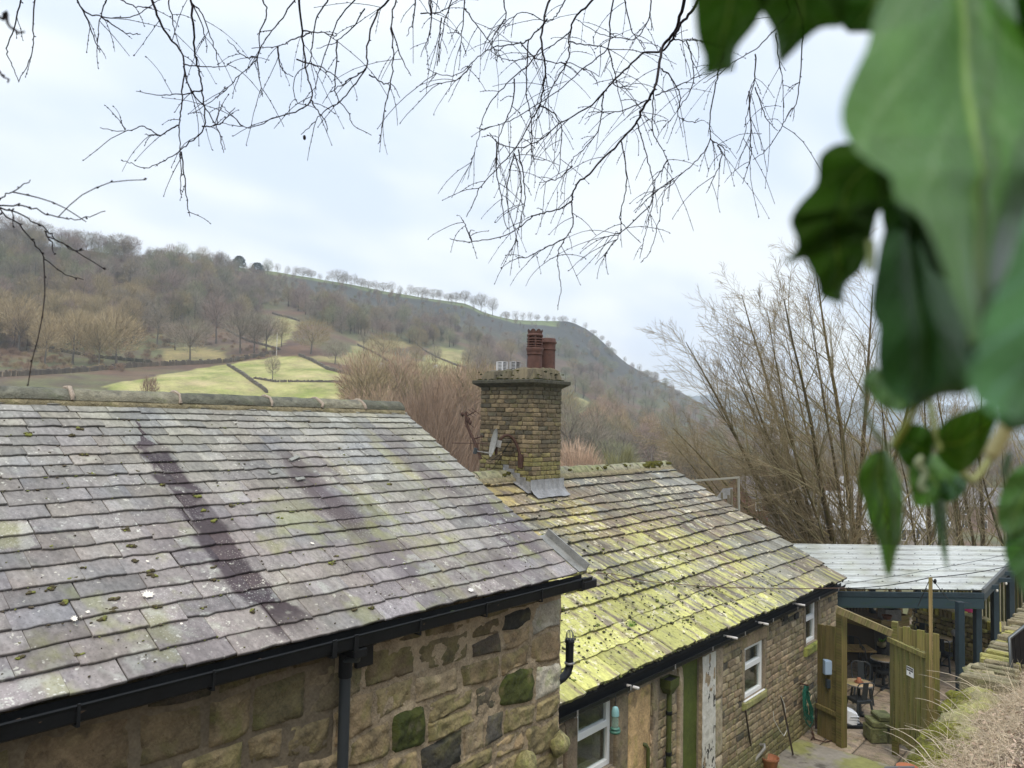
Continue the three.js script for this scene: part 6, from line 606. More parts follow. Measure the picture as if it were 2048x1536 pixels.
{ // black ribbed sheet at the right edge, pots at the bottom
  const f = 9.6, a = at(2019, 1276, f), t = thing('ribbed_panel', 'black ribbed panel standing on the bank at the right edge', 'panel', a.clone()); const P = [[2019, 1277], [2075, 1232], [2085, 1330], [2024, 1348]].map(([x, y], i) => at(x, y, f + (i === 1 || i === 2 ? 0.35 : 0))); for (let k = 0; k < 6; k++) { const u0 = k / 6, u1 = (k + 0.92) / 6, g = gb(), A = P[0].clone().lerp(P[1], u0), B = P[0].clone().lerp(P[1], u1), C = P[3].clone().lerp(P[2], u1), D = P[3].clone().lerp(P[2], u0), n = V(0, 0, -0.0).addScaledVector(vBack, 0.03); g.quad(D, C, B, A); g.quad(D.clone().sub(n), A.clone().sub(n), B.clone().sub(n), C.clone().sub(n)); g.quad(A, B, B.clone().sub(n), A.clone().sub(n)); g.quad(D, A, A.clone().sub(n), D.clone().sub(n)); part(t, 'rib', g.geo(), mat.black); } const g = gb(); g.tube([P[3], P[0], P[1]], 0.02, 7); part(t, 'edge_rail', g.geo(), M([0.12, 0.13, 0.13], 0.4, { metalness: 0.5 })); const h = gb(); h.quad(P[3].clone().addScaledVector(vBack, -0.04), P[2].clone().addScaledVector(vBack, -0.04), P[1].clone().addScaledVector(vBack, -0.04), P[0].clone().addScaledVector(vBack, -0.04)); part(t, 'backing', h.geo(), mat.dark);
  const p = at(1815, 1546, 5.7); const q = thing('clay_pot', 'stacked orange clay pots at the bottom edge beside the mossy wall', 'pot', p.clone()); const g1 = gb(); g1.lathe(p.clone().add(V(0, -0.12, 0)), [[0, 0], [0.055, 0], [0.07, 0.13], [0.078, 0.13], [0.078, 0.165], [0.07, 0.165], [0.06, 0.1], [0, 0.1]], 18); part(q, 'outer_pot', g1.geo(), M([0.45, 0.17, 0.08], 0.8)); const g2 = gb(); g2.hexa(p.clone().addScaledVector(vRight, -0.06).add(V(0, 0.03, 0)), vRight.clone().multiplyScalar(0.06), V(0.0, 0.02, 0), V(0.02, 0.01, 0.05), 0.006); single('grey_tray', 'small grey plastic tray leaning on the orange clay pots', 'tray', g2.geo(), M([0.16, 0.165, 0.17], 0.5)); }
// ================================================================ the valley side
const RIDGE = [[-1500, 430], [-600, 442], [-300, 462], [0, 485], [100, 492], [200, 503], [280, 515], [400, 525], [470, 533], [550, 546], [650, 563], [750, 580], [850, 594], [930, 608], [970, 626], [1030, 638], [1090, 641], [1140, 646], [1175, 662], [1215, 692], [1250, 722], [1300, 752], [1370, 788], [1430, 818], [1500, 850], [1600, 868], [2100, 880], [3600, 885]];
const COLS = [[-1500, [[1090, 40], [790, 110], [720, 150], [640, 190], [550, 235], [0, 270]]], [-300, [[1090, 40], [800, 110], [730, 160], [650, 210], [560, 260], [0, 290]]], [0, [[1100, 40], [805, 110], [725, 160], [650, 210], [570, 255], [0, 290]]], [300, [[1100, 40], [805, 120], [735, 170], [690, 205], [600, 270], [0, 345]]], [600, [[1100, 40], [805, 140], [715, 205], [660, 262], [600, 370], [0, 480]]], [900, [[1100, 40], [850, 140], [770, 215], [700, 330], [650, 430], [0, 520]]], [1130, [[1100, 40], [950, 120], [860, 220], [780, 350], [700, 500], [0, 600]]], [1300, [[1120, 40], [1000, 120], [930, 200], [860, 330], [800, 480], [0, 650]]], [1430, [[1150, 40], [1025, 120], [955, 220], [900, 360], [855, 510], [0, 700]]], [1600, [[1190, 40], [1060, 120], [985, 220], [935, 360], [900, 520], [0, 760]]], [2100, [[1230, 40], [1080, 120], [1000, 220], [945, 360], [912, 520], [0, 800]]], [3600, [[1240, 40], [1085, 120], [1005, 220], [950, 360], [915, 520], [0, 820]]]];
const seek = (tab, x) => { let i = 0; while (i < tab.length - 2 && x > tab[i + 1][0]) i++; return [i, clamp((x - tab[i][0]) / (tab[i + 1][0] - tab[i][0]))]; };
const ridgeY = (x) => { const [i, t] = seek(RIDGE, x); return lerp(RIDGE[i][1], RIDGE[i + 1][1], t); };
const horizonAt = (x) => 866 - 0.02 * (2335 - x);
function profile(x) { const [i, t] = seek(COLS, x), s = t * t * (3 - 2 * t), rows = [[horizonAt(x) + 7.0 / 4 * FPX, 4], [horizonAt(x) + 7.0 / 14 * FPX, 14]]; for (let k = 0; k < 6; k++) { const a = COLS[i][1][k], b = COLS[i + 1][1][k]; rows.push([k === 5 ? ridgeY(x) : lerp(a[0], b[0], s), lerp(a[1], b[1], s)]); } for (let k = 6; k > 1; k--) rows[k][0] = Math.max(rows[k][0], rows[k + 1][0] + 6); return rows; }
const cr = (a, b, c, d, t) => b + 0.5 * t * (c - a + t * (2 * a - 5 * b + 4 * c - d + t * (3 * (b - c) + d - a)));
function rowAt(R, t) { const i = Math.min(Math.floor(t), R.length - 2), f = t - i; if (i < 2) return [lerp(R[i][0], R[i + 1][0], f), lerp(R[i][1], R[i + 1][1], f)]; const A = R[Math.max(i - 1, 1)], B = R[i], C = R[i + 1], D = R[Math.min(i + 2, R.length - 1)]; return [Math.max(C[0], Math.min(B[0], cr(A[0], B[0], C[0], D[0], f))), cr(A[1], B[1], C[1], D[1], f)]; }
const rough = (p, f) => 0.008 * f * (fbm(p.x * 0.02 + 9, p.z * 0.02, 4) - 0.5) * sst(60, 200, f);
function T(x, y) { const R = profile(x); let lo = 2, hi = 7; for (let k = 0; k < 26; k++) { const m = (lo + hi) / 2; if (rowAt(R, m)[0] > y) lo = m; else hi = m; } const d = rowAt(R, lo)[1], p = at(x, y, d); p.y += rough(p, d); return [p, d]; }
const inPoly = (P, x, y) => { let c = false; for (let i = 0, j = P.length - 1; i < P.length; j = i++) if ((P[i][1] > y) !== (P[j][1] > y) && x < (P[j][0] - P[i][0]) * (y - P[i][1]) / (P[j][1] - P[i][1]) + P[i][0]) c = !c; return c; };
const FIELD = [[[205, 772], [350, 744], [450, 725], [555, 712], [592, 710], [650, 730], [700, 750], [755, 775], [745, 800], [530, 800], [240, 792]], [[545, 630], [600, 640], [590, 662], [565, 690], [540, 700], [515, 702], [528, 678], [552, 665]], [[600, 715], [660, 725], [720, 735], [800, 760], [880, 762], [935, 755], [920, 720], [880, 712], [830, 720], [760, 700], [715, 690], [690, 712]], [[1125, 800], [1160, 796], [1200, 815], [1190, 835], [1130, 840]], [[860, 690], [930, 700], [960, 725], [900, 735], [850, 715]], [[820, 735], [900, 738], [955, 760], [900, 785], [830, 790], [760, 770]]];
const STRAW = [[[712, 682], [760, 676], [815, 682], [825, 690], [760, 700], [720, 694]], [[320, 695], [400, 690], [455, 705], [440, 720], [330, 728]], [[745, 730], [790, 728], [830, 742], [800, 760], [740, 752]]];
{
  const g = gb(), nx = 420, nt = 190, id = [];
  for (let j = 0; j <= nt; j++) for (let i = 0; i <= nx; i++) {
    const x = lerp(-1500, 3600, i / nx); let p, c; const t = j / (nt - 6) * 7;
    if (t <= 7) { const R = profile(x), [y, d] = rowAt(R, t); p = at(x, y, d); p.y += rough(p, d) - (d < 30 ? 0.15 : 0);
      const hgt = clamp((d - 120) / (R[7][1] - 120)), n = fbm(p.x * 0.05, p.z * 0.05, 4), n2 = fbm(p.x * 0.2 + 7, p.z * 0.2, 3); c = mix3([0.15, 0.09, 0.052], [0.13, 0.135, 0.055], sst(0.35, 0.65, n)); c = mix3(c, [0.10, 0.062, 0.048], sst(0.5, 0.7, n2) * 0.6 * (x < 620 ? 1 : 0.3)); const heath = sst(520, 620, x) * sst(0.55, 0.9, hgt) * sst(1500, 1200, x); c = mix3(c, [0.052, 0.058, 0.05], heath * 0.95 * sst(0.1, 0.5, n + 0.2)); if (hgt > 0.965 && x > 300 && x < 1120) c = mix3(c, [0.20, 0.26, 0.09], 0.8);
      const isM = (P) => P === FIELD[0] ? 1 : 0.62; const jx = x + (n2 - 0.5) * 14, jy = y + (n2 - 0.5) * 5; for (const P of FIELD) if (inPoly(P, jx, jy)) { const fn = 0.35 * n2 + 0.35 * fbm(p.x * 0.07 + 30, p.z * 0.3, 4) + 0.3 * fbm(p.x * 0.8, p.z * 0.8, 3); c = mix3(c, mix3(mix3([0.25, 0.30, 0.06], [0.44, 0.42, 0.17], sst(0.30, 0.55, fn)), [0.50, 0.42, 0.22], sst(0.55, 0.7, fn)), isM(P)); } for (const P of STRAW) if (inPoly(P, jx, jy)) c = mix3([0.34, 0.26, 0.12], [0.24, 0.23, 0.08], n2);
    } else { const R = profile(x), [y, d] = R[7], q = at(x, y, d), k = (t - 7) / 7 * 184 / 6; const dir = q.clone().sub(EYE).setY(0).normalize(); p = q.addScaledVector(dir, k * 420); p.y -= 4 * k + 25 * k * k; c = [0.09, 0.09, 0.05]; }
    id.push(g.v(p.x, p.y, p.z, p.x * 0.12, p.z * 0.12, c));
  }
  for (let j = 0; j < nt; j++) for (let i = 0; i < nx; i++) { const a = j * (nx + 1) + i; g.q(id[a], id[a + 1], id[a + nx + 2], id[a + nx + 1]); }
  struct('hillside', g.geo(), M([1, 1, 1], 1, { vertexColors: true, map: rep(mottle, 0.6) }), 'valley side rising to a dark wooded edge on the left and falling to the right');
  const f2 = gb(), n = 120, a = []; for (let i = 0; i <= n; i++) { const x = lerp(1150, 2600, i / n), y = 800 - 22 * Math.exp(-Math.pow((x - 1480) / 60, 2)) + 14 * (fbm(x * 0.01, 3, 4) - 0.5) * 2 + 18 * sst(1500, 1800, x), t = at(x, y, 2300), m = at(x, 850, 1900), b = at(x, 905, 1500); a.push([t.clone().addScaledVector(V(t.x, 0, t.z).normalize(), 500).setY(t.y - 60), t, m, b].map(p => f2.v(p.x, p.y, p.z, p.x * 0.01, p.z * 0.01))); if (i) for (let k = 0; k < 3; k++) f2.q(a[i - 1][k], a[i][k], a[i][k + 1], a[i - 1][k + 1]); } struct('far_hills', f2.geo(), M([0.07, 0.085, 0.07], 1), 'far blue hills down the valley');
  const d = new THREE.CircleGeometry(2600, 96); d.rotateX(-Math.PI / 2); d.translate(0, -34, 0); struct('valley_ground', d, M([0.10, 0.10, 0.06], 1), 'ground of the valley');
}
// ---------------------------------------------------------------- bare winter trees
const sliver = (g, b, d, L, w, r) => { const s = V(r() - 0.5, r() - 0.5, r() - 0.5).cross(d).normalize().multiplyScalar(w / 2), k = g.n, m = b.clone().addScaledVector(d, L * 0.5).add(V((r() - 0.5), (r() - 0.3), (r() - 0.5)).multiplyScalar(L * 0.14)); g.vv(b.clone().add(s), 0, 0); g.vv(b.clone().sub(s), 0, 0); g.vv(m.clone().addScaledVector(s, 0.7), 0, 0); g.vv(m.clone().addScaledVector(s, -0.7), 0, 0); g.vv(b.clone().addScaledVector(d, L), 0, 0); g.q(k, k + 1, k + 3, k + 2); g.t(k + 2, k + 3, k + 4); };
function bareTree(seed, o) { // about 10 m tall: { w, h0, top, n, tw, kind }
  const r = rng(seed), T0 = gb(), C = gb(); T0.col = o.trunk ?? [0.13, 0.115, 0.09]; C.col = [1, 1, 1]; const H = o.top, cy = lerp(o.h0, H, 0.45), lean = (r() - 0.5) * 0.8;
  const main = []; for (let k = 0; k <= 5; k++) main.push(V(lean * k / 5 * 0.6 + 0.12 * (r() - 0.5), H * 0.62 * k / 5, 0.12 * (r() - 0.5))); T0.tube(main, t => 0.21 * (1 - 0.75 * t) * (o.thick ?? 1), 6, false);
  for (let k = 0; k < (o.limbs ?? 9); k++) { const t = 0.38 + 0.6 * r(), a = r() * 6.28, b = main[0].clone().lerp(main[5], t); const e = V(Math.cos(a) * o.w * (0.45 + 0.45 * r()), (H - b.y) * (0.25 + 0.6 * r()), Math.sin(a) * o.w * (0.45 + 0.45 * r())), pts = []; for (let i = 0; i <= 4; i++) { const q = i / 4; pts.push(b.clone().add(V(e.x * q, e.y * Math.pow(q, 0.85), e.z * q)).add(V((r() - 0.5) * 0.25, (r() - 0.5) * 0.2, (r() - 0.5) * 0.25).multiplyScalar(i ? 1 : 0))); } C.col = [0.55, 0.52, 0.48]; C.tube(pts, q => 0.085 * (1 - 0.8 * q) * (o.thick ?? 1), 4, false); for (let s = 0; s < 4; s++) { const p = pts[1 + Math.floor(r() * 3.99)], d = V(e.x, Math.abs(e.y) * 0.8 + 1, e.z).normalize().add(V(r() - 0.5, r() - 0.3, r() - 0.5).multiplyScalar(1.1)).normalize(); C.tube([p, p.clone().addScaledVector(d, 0.7), p.clone().addScaledVector(d, 1.5).add(V(0, 0.1, 0))], q => 0.04 * (1 - 0.8 * q), 3, false); } }
  for (let k = 0; k < o.n; k++) { let u, v, w, l; do { u = r() * 2 - 1; v = r() * 2 - 1; w = r() * 2 - 1; l = u * u + v * v + w * w; } while (l > 1); const lob = 0.78 + 0.4 * vn(Math.atan2(w, u) * 1.6 + seed, v * 2.2 + seed); const ry = v > 0 ? H - cy : cy - o.h0 * 0.75; const b = V(u * o.w * lob + lean * 0.5, cy + v * ry * lob, w * o.w * lob); const d = V(u * 1.1, (o.kind === 'birch' ? 0.25 : 0.75) + v * 0.6, w * 1.1).add(V(r() - 0.5, (r() - 0.5) * 0.8 - (o.kind === 'birch' ? 0.3 : 0), r() - 0.5).multiplyScalar(1.2)).normalize(); const s = 0.72 + 0.5 * r(); C.col = [s, s * 0.98, s * 0.95]; sliver(C, b, d, (0.6 + 0.9 * r()) * (o.tl ?? 1), o.tw * (0.6 + 0.8 * r()), r); }
  return { trunk: T0.geo(), crown: C.geo() };
}
const KINDS = [{ w: 3.9, h0: 2.6, top: 10, n: 2300, tw: 0.045 }, { w: 3.1, h0: 2.9, top: 11, n: 1900, tw: 0.042 }, { w: 4.6, h0: 1.8, top: 8.4, n: 2300, tw: 0.045 }, { w: 2.1, h0: 2.0, top: 10.5, n: 1300, tw: 0.035, kind: 'birch', thick: 0.6, trunk: [0.28, 0.26, 0.23] }, { w: 2.5, h0: 0.3, top: 4.2, n: 1400, tw: 0.032, kind: 'shrub', thick: 0.45, limbs: 12 }].map((o, i) => ({ ...bareTree(200 + i, o), o }));
const TINTS = { olive: [0.29, 0.235, 0.125], grey: [0.27, 0.235, 0.18], purple: [0.265, 0.20, 0.165], green: [0.24, 0.25, 0.14], straw: [0.40, 0.315, 0.18], pale: [0.33, 0.30, 0.25], red: [0.36, 0.25, 0.17] };
const crownM = {}, trunkM = M([1, 1, 1], 0.95, { vertexColors: true }); for (const k in TINTS) crownM[k] = M(TINTS[k], 0.95, { vertexColors: true });
{ // wood: one joined mass per kind of tree under a single object
  const wood = new THREE.Group(); wood.name = 'hillside_wood'; scene.add(wood); tag(wood, 'bare winter wood covering the valley side', null, null, 'stuff');
  const r = rng(303), per = KINDS.map(() => []), pick = (x, y) => { const a = r(); if (x > 1080) return a < 0.22 ? 'purple' : a < 0.56 ? 'green' : a < 0.84 ? 'grey' : 'olive'; if (y > 600 && x < 320) return a < 0.45 ? 'olive' : a < 0.7 ? 'straw' : a < 0.85 ? 'purple' : 'grey'; return a < 0.36 ? 'grey' : a < 0.62 ? 'purple' : a < 0.82 ? 'olive' : 'green'; };
  const edge = [[-500, 690], [0, 700], [250, 690], [330, 640], [470, 650], [560, 600], [640, 640], [700, 670], [760, 665], [840, 690], [960, 770], [1130, 940], [1480, 1010], [1700, 1030], [2500, 1040]]; const edgeY = (x) => { const [i, t] = seek(edge, x); return lerp(edge[i][1], edge[i + 1][1], t); };
  for (let n = 0; n < 2900; n++) { const x = -450 + 2800 * r(), yr = ridgeY(x), ye = edgeY(x), y = yr + 5 + (ye - yr) * r(); if (y < yr + 3) continue; let skip = false; for (const P of [...FIELD, ...STRAW]) if (inPoly(P, x, y)) skip = true; if (skip) continue; const heath = x > 540 && x < 1180 && y < yr + 55; if (heath && r() < 0.1) continue; const [p, d] = T(x, y); let k = Math.floor(r() * 3); if (r() < 0.28) k = 3; if (r() < 0.18) k = 4; if (heath) k = r() < 0.5 ? 4 : 3; const s = (heath ? 0.48 : 0.85) * (0.75 + 0.5 * r()) * (x > 1100 && y < 860 ? 0.95 : 1); per[k].push([p, s, TINTS[pick(x, y)].map(K(0.66 + 0.5 * r())), r() * 6.28]); }
  for (let n = 0; n < 420; n++) { const x = -60 + 620 * r(), y = 655 + 90 * r(); if (y < edgeY(x) - 10 || [...FIELD, STRAW[1]].some(P => inPoly(P, x, y)) || (y > 720 && x > 250)) continue; const [p] = T(x, y); per[4].push([p, 0.18 + 0.3 * r() * r(), (r() < 0.6 ? TINTS.red : TINTS.straw).map(K(0.6 + 0.5 * r())), r() * 6.28]); }
  for (let n = 0; n < 260; n++) { const x = 680 + 800 * r(), y = 830 + 110 * r(); if (y < ridgeY(x) + 20) continue; const [p] = T(x, y); per[r() < 0.5 ? 4 : 1].push([p, 0.7 + 0.5 * r(), TINTS[r() < 0.5 ? 'red' : 'olive'].map(K(0.8 + 0.4 * r())), r() * 6.28]); }
  const m = new THREE.Matrix4(), q = new THREE.Quaternion(), c = new THREE.Color();
  per.forEach((L, k) => { const g = mergeGeometries([KINDS[k].trunk, KINDS[k].crown]), im = new THREE.InstancedMesh(g, M([1, 1, 1], 0.95, { vertexColors: true }), L.length); L.forEach(([p, s, col, a], i) => { q.setFromAxisAngle(V(0, 1, 0), a); m.compose(p.clone().add(V(0, -0.2, 0)), q, V(s, s * (0.9 + 0.2 * ((i * 37 % 10) / 10)), s)); im.setMatrixAt(i, m); im.setColorAt(i, c.setRGB(...col)); }); im.name = ['round_trees', 'tall_trees', 'spreading_trees', 'birches', 'shrubs'][k]; im.userData.kind = 'stuff'; wood.add(im); });
}
const protoTrees = {};
function tree(x, y, hpx, k, tint, label, group, wide = 1) { const [p, d] = T(x, y), H = hpx / FPX * d, s = H / KINDS[k].o.top, key = k + tint; let t; const nm = k === 4 ? 'bare_shrub' : k === 3 ? 'birch_tree' : 'bare_tree'; if (protoTrees[key]) t = protoTrees[key].clone(); else { t = new THREE.Group(); t.add(mesh('trunk', KINDS[k].trunk, trunkM)); t.add(mesh('crown', KINDS[k].crown, crownM[tint])); protoTrees[key] = t; } t.name = numbered(nm); scene.add(t); t.position.copy(p).add(V(0, -0.15, 0)); t.scale.set(s * wide, s, s * wide); t.rotation.y = (x * 1.7) % 6.28; tag(t, label, k === 4 ? 'shrub' : 'tree', group); return t; }
{ const sky = 'small bare trees along the skyline'; const L = 'small bare tree in the thin row along the far skyline edge';
  for (const [x, h] of [[300, 20], [325, 17], [342, 14], [353, 20], [370, 16], [400, 21], [413, 15], [433, 13], [455, 22], [555, 21], [575, 21], [590, 16], [606, 18], [622, 16], [640, 17], [655, 15], [676, 25], [692, 18], [708, 22], [722, 16], [736, 18], [750, 20], [766, 17], [783, 20], [800, 16], [820, 26], [836, 18], [850, 22], [866, 18], [880, 22], [897, 19], [912, 22], [1012, 16], [1030, 20], [1045, 18], [1060, 19], [1074, 18], [1094, 18], [1108, 15], [1126, 13], [1148, 12], [1170, 12], [1186, 11], [1204, 11]]) tree(x, ridgeY(x) + 3, h * (0.85 + 0.55 * vn(x * 0.37, 5)), [3, 2, 0, 3, 1][x % 5], 'pale', x < 470 ? 'small bare tree in the skyline row left of the two dark evergreens' : x < 920 ? 'small bare tree in the skyline row between the dark evergreens and the four taller trees' : 'small bare tree in the skyline row above the headland, right of the four taller trees', x < 470 ? 'skyline trees left of the evergreens' : x < 920 ? 'skyline trees right of the evergreens' : 'skyline trees on the headland', 1.4);
  [[930, 30], [946, 26], [962, 38], [985, 37]].forEach(([x, h], i) => tree(x, ridgeY(x) + 3, h, i % 2, 'grey', ['first of the four taller bare trees on the skyline left of the chimney', 'second and shortest of the four taller bare trees on the skyline left of the chimney', 'third of the four taller bare trees on the skyline left of the chimney', 'rightmost of the four taller bare trees on the skyline left of the chimney'][i]));
  [[18, 66, 0], [48, 60, 2], [82, 56, 0], [122, 46, 1], [148, 46, 0], [172, 44, 2], [196, 46, 1], [214, 42, 0], [238, 48, 2], [262, 46, 0], [-30, 70, 0]].forEach(([x, h, k], i) => tree(x, ridgeY(x) + 6, h, k, i % 3 ? 'grey' : 'purple', 'bare tree of the dark clump on the hilltop at the far left', 'hilltop clump of bare trees at far left', 1.1));
  const mid = [[315, 686, 88, 1, 'grey', 'tall bare tree with a straight trunk left of the mossy clearing'], [380, 720, 92, 0, 'grey', 'broad bare tree standing on the mossy clearing above the wall'], [432, 683, 104, 1, 'purple', 'tallest narrow bare tree above the left end of the pale field'], [480, 705, 92, 0, 'grey', 'round crowned bare tree left of the utility pole, second right of the tallest'], [508, 705, 88, 1, 'grey', 'middle bare tree of the three close beside the utility pole'], [532, 705, 80, 0, 'grey', 'bare tree directly left of the white utility pole'], [563, 693, 62, 1, 'olive', 'slim bare tree right of the white utility pole'], [622, 708, 72, 2, 'olive', 'wide many-stemmed bushy tree at the top right corner of the pale field'], [670, 728, 48, 2, 'grey', 'low spreading bare tree below the bushy tree, beside the field wall'], [545, 760, 54, 1, 'grey', 'lone small bare tree standing inside the pale field'], [765, 726, 62, 2, 'olive', 'wide olive bare tree on the straw coloured patch'], [727, 701, 46, 1, 'grey', 'slim bare tree on the straw coloured patch, left of the wide olive one'], [807, 761, 52, 1, 'grey', 'slim bare tree on the green slope left of the chimney'], [832, 732, 52, 1, 'olive', 'bare tree at the upper edge of the green slope left of the chimney'], [870, 735, 50, 1, 'grey', 'bare tree close left of the chimney cowls, on the green slope'], [37, 702, 112, 0, 'straw', 'leftmost broad bare tree above the long brown wall'], [90, 731, 108, 1, 'straw', 'bare tree with a pale straight trunk near the left frame edge'], [145, 728, 110, 0, 'straw', 'bare tree with a forked pale trunk, right of the pale straight one'], [197, 733, 96, 0, 'olive', 'short trunked bare tree above the right part of the long brown wall'], [232, 726, 104, 2, 'straw', 'broad straw coloured bare tree at the right end of the left grove'], [285, 652, 72, 1, 'grey', 'dark trunked bare tree upslope behind the left grove'], [350, 697, 60, 0, 'grey', 'small bare tree between the tall straight one and the clearing tree'], [412, 686, 52, 1, 'grey', 'short bare tree just left of the tallest narrow tree'], [250, 625, 60, 0, 'olive', 'olive bare tree high in the left wood'], [165, 620, 74, 1, 'purple', 'purple tinged birchlike tree in the left wood'], [110, 640, 66, 0, 'straw', 'straw tinted bare tree in the middle of the left wood'], [340, 600, 60, 2, 'purple', 'purple brown bare tree high on the slope above the tall straight one']];
  for (const [x, y, h, k, t, l] of mid) tree(x, y, h, k, t, l);
  const near = [[1225, 975, 96, 2, 'green', 'rounded olive green bare tree just above the ridge of the mossy roof'], [1300, 985, 140, 3, 'purple', 'slim birch with a white trunk beyond the mossy roof ridge'], [1290, 960, 110, 0, 'purple', 'purple brown bare tree behind the slim white trunked birch'], [1360, 985, 105, 1, 'olive', 'bare tree right of the birch, beyond the right end of the mossy ridge'], [1250, 905, 70, 0, 'green', 'green tinged tree below the hill houses'], [1330, 890, 64, 2, 'green', 'pale green tinted tree on the lower headland slope'], [1400, 1000, 120, 1, 'olive', 'tall bare tree below the headland near the big bare tree']]; for (const [x, y, h, k, t, l] of near) tree(x, y, h, k, t, l);
  // evergreens
  const ev = (seed, col) => { const r = rng(seed), C = gb(), T0 = gb(); T0.col = [0.10, 0.08, 0.06]; T0.tube([V(0, 0, 0), V(0, 5, 0)], 0.2, 6); for (let k = 0; k < 1800; k++) { const a = r() * 6.28, y = r(), rad = Math.sqrt(1 - y * y * 0.98) * 3.0 * (0.75 + 0.5 * vn(a * 2 + seed, y * 6)) * Math.sqrt(r()), b = V(Math.cos(a) * rad, 0.6 + y * 7.2, Math.sin(a) * rad), s = 0.7 + 0.6 * r(); C.col = col.map(q => q * s); sliver(C, b, V(Math.cos(a), 0.2 + r(), Math.sin(a)).normalize(), 0.6, 0.3, r); } return [T0.geo(), C.geo()]; };
  const E = ev(5, [0.022, 0.055, 0.035]); const put = (x, y, h, l, wide) => { const [p, d] = T(x, y), s = h / FPX * d / 8, t = thing('evergreen_tree', l, 'tree', p); t.add(mesh('trunk', E[0], trunkM)); t.add(mesh('crown', E[1], mat.vc)); t.scale.set(s * wide, s, s * wide); t.rotation.y = x; };
  put(478, 536, 24, 'taller dark evergreen on the skyline, left of the pair', 1.5); put(514, 547, 22, 'lower rounded dark evergreen on the skyline, right of the pair', 1.7); put(1172, 925, 46, 'dark green evergreen bush right of the chimney above the mossy ridge', 1.1); put(1385, 1000, 50, 'dark green evergreen beyond the right end of the mossy ridge', 0.8);
}
// thickets of fine upright shoots
function thicket(x, yTop, f, wpx, hpx, tint, label, n = 1500, seed = 1) { const r = rng(seed), W = wpx / FPX * f / 2, H = hpx / FPX * f, b = at(x, yTop, f).add(V(0, -H, 0)), t = thing('bare_shrub', label, 'shrub', b.clone()), C = gb(), S = gb(); for (let k = 0; k < 26; k++) { const a = r() * 6.28, q = Math.sqrt(r()) * W * 0.5, p = V(Math.cos(a) * q, 0, Math.sin(a) * q), e = V(Math.cos(a) * W * r(), H * (0.55 + 0.35 * r()), Math.sin(a) * W * r()); S.col = tint.map(z => z * 0.8); S.tube([p, p.clone().lerp(e, 0.5).add(V((r() - 0.5) * 0.2, 0.1, 0)), e], z => 0.022 * (1 - 0.75 * z), 4, false); } for (let k = 0; k < n; k++) { const a = r() * 6.28, q = Math.sqrt(r()), y = Math.pow(r(), 0.7), env = Math.sqrt(Math.max(0.04, 1 - Math.pow(y, 2.6) * (0.5 + q * q * 0.5))), p = V(Math.cos(a) * q * W * env, y * H * 0.8 * (0.8 + 0.3 * vn(a * 2, seed)), Math.sin(a) * q * W * env); const s = 0.7 + 0.6 * r(); C.col = tint.map(z => z * s); sliver(C, p, V(Math.cos(a) * 0.45 * q + (r() - 0.5) * 0.5, 1, Math.sin(a) * 0.45 * q + (r() - 0.5) * 0.5).normalize(), H * (0.10 + 0.14 * r()), 0.010 + 0.00035 * f, r); } const c = mesh('twigs', C.geo(), mat.twig), s = mesh('stems', S.geo(), mat.twig); t.add(c, s); return t; }
thicket(862, 752, 30, 190, 310, [0.31, 0.225, 0.16], 'large reddish brown thicket left of the chimney behind the slate roof', 3400, 41);
thicket(765, 772, 33, 130, 280, [0.34, 0.25, 0.17], 'smaller pinkish brown thicket behind the right end of the slate ridge', 1900, 42);
thicket(925, 790, 34, 120, 300, [0.31, 0.22, 0.155], 'reddish thicket directly behind the left side of the chimney', 1900, 43);
thicket(1155, 868, 40, 130, 200, [0.52, 0.38, 0.27], 'pale pink twiggy bush right of the chimney above the mossy ridge', 2400, 44);
thicket(300, 745, 80, 40, 60, [0.30, 0.21, 0.15], 'thin twiggy bush on the field edge behind the slate ridge', 500, 45);
thicket(1235, 885, 60, 110, 150, [0.22, 0.21, 0.09], 'yellowish green twiggy bush behind the mossy ridge stones', 1800, 46);
thicket(1400, 930, 48, 180, 220, [0.24, 0.18, 0.12], 'brown scrub behind the upper right corner of the mossy roof', 2200, 47);
thicket(1700, 1205, 24, 90, 70, [0.30, 0.25, 0.15], 'tangle of dry stems behind the iron railing', 700, 48);
// ---------------------------------------------------------------- field walls, pole, sheds
function fieldWall(px, h, label, tint = [0.15, 0.135, 0.11]) { const pts = []; for (let i = 0; i + 1 < px.length; i++) { const n = 14; for (let k = 0; k < n + (i + 2 === px.length ? 1 : 0); k++) pts.push(T(lerp(px[i][0], px[i + 1][0], k / n), lerp(px[i][1], px[i + 1][1], k / n))[0]); } const t = thing('field_wall', label, 'wall', pts[0].clone()), g = gb(), r = rng(pts.length + Math.floor(px[0][0])); for (let i = 0; i + 1 < pts.length; i++) { const a = pts[i], b = pts[i + 1], n = Math.max(2, Math.round(a.distanceTo(b) / 0.9)); for (let k = 0; k < n; k++) { if (r() < 0.04) continue; const c = a.clone().lerp(b, (k + 0.5) / n), hh = h * 0.72 * (0.78 + 0.4 * r()), d = b.clone().sub(a).normalize(), s = 0.75 + 0.5 * r(); g.col = tint.map(q => q * s); g.hexa(c.clone().add(V(0, hh / 2 - 0.15, 0)), d.clone().multiplyScalar(a.distanceTo(b) / n * 0.55), V(0, hh / 2, 0), V(-d.z, 0, d.x).normalize().multiplyScalar(0.22), 0.05); } } part(t, 'stones', g.geo(), mat.vcMottle); }
fieldWall([[455, 728], [478, 743], [500, 760], [520, 774], [534, 786]], 1.1, 'dark stone wall running down the middle of the pale field');
fieldWall([[508, 756], [550, 763], [610, 763], [680, 764], [740, 766]], 0.8, 'low broken stone wall crossing the pale field below the lone tree');
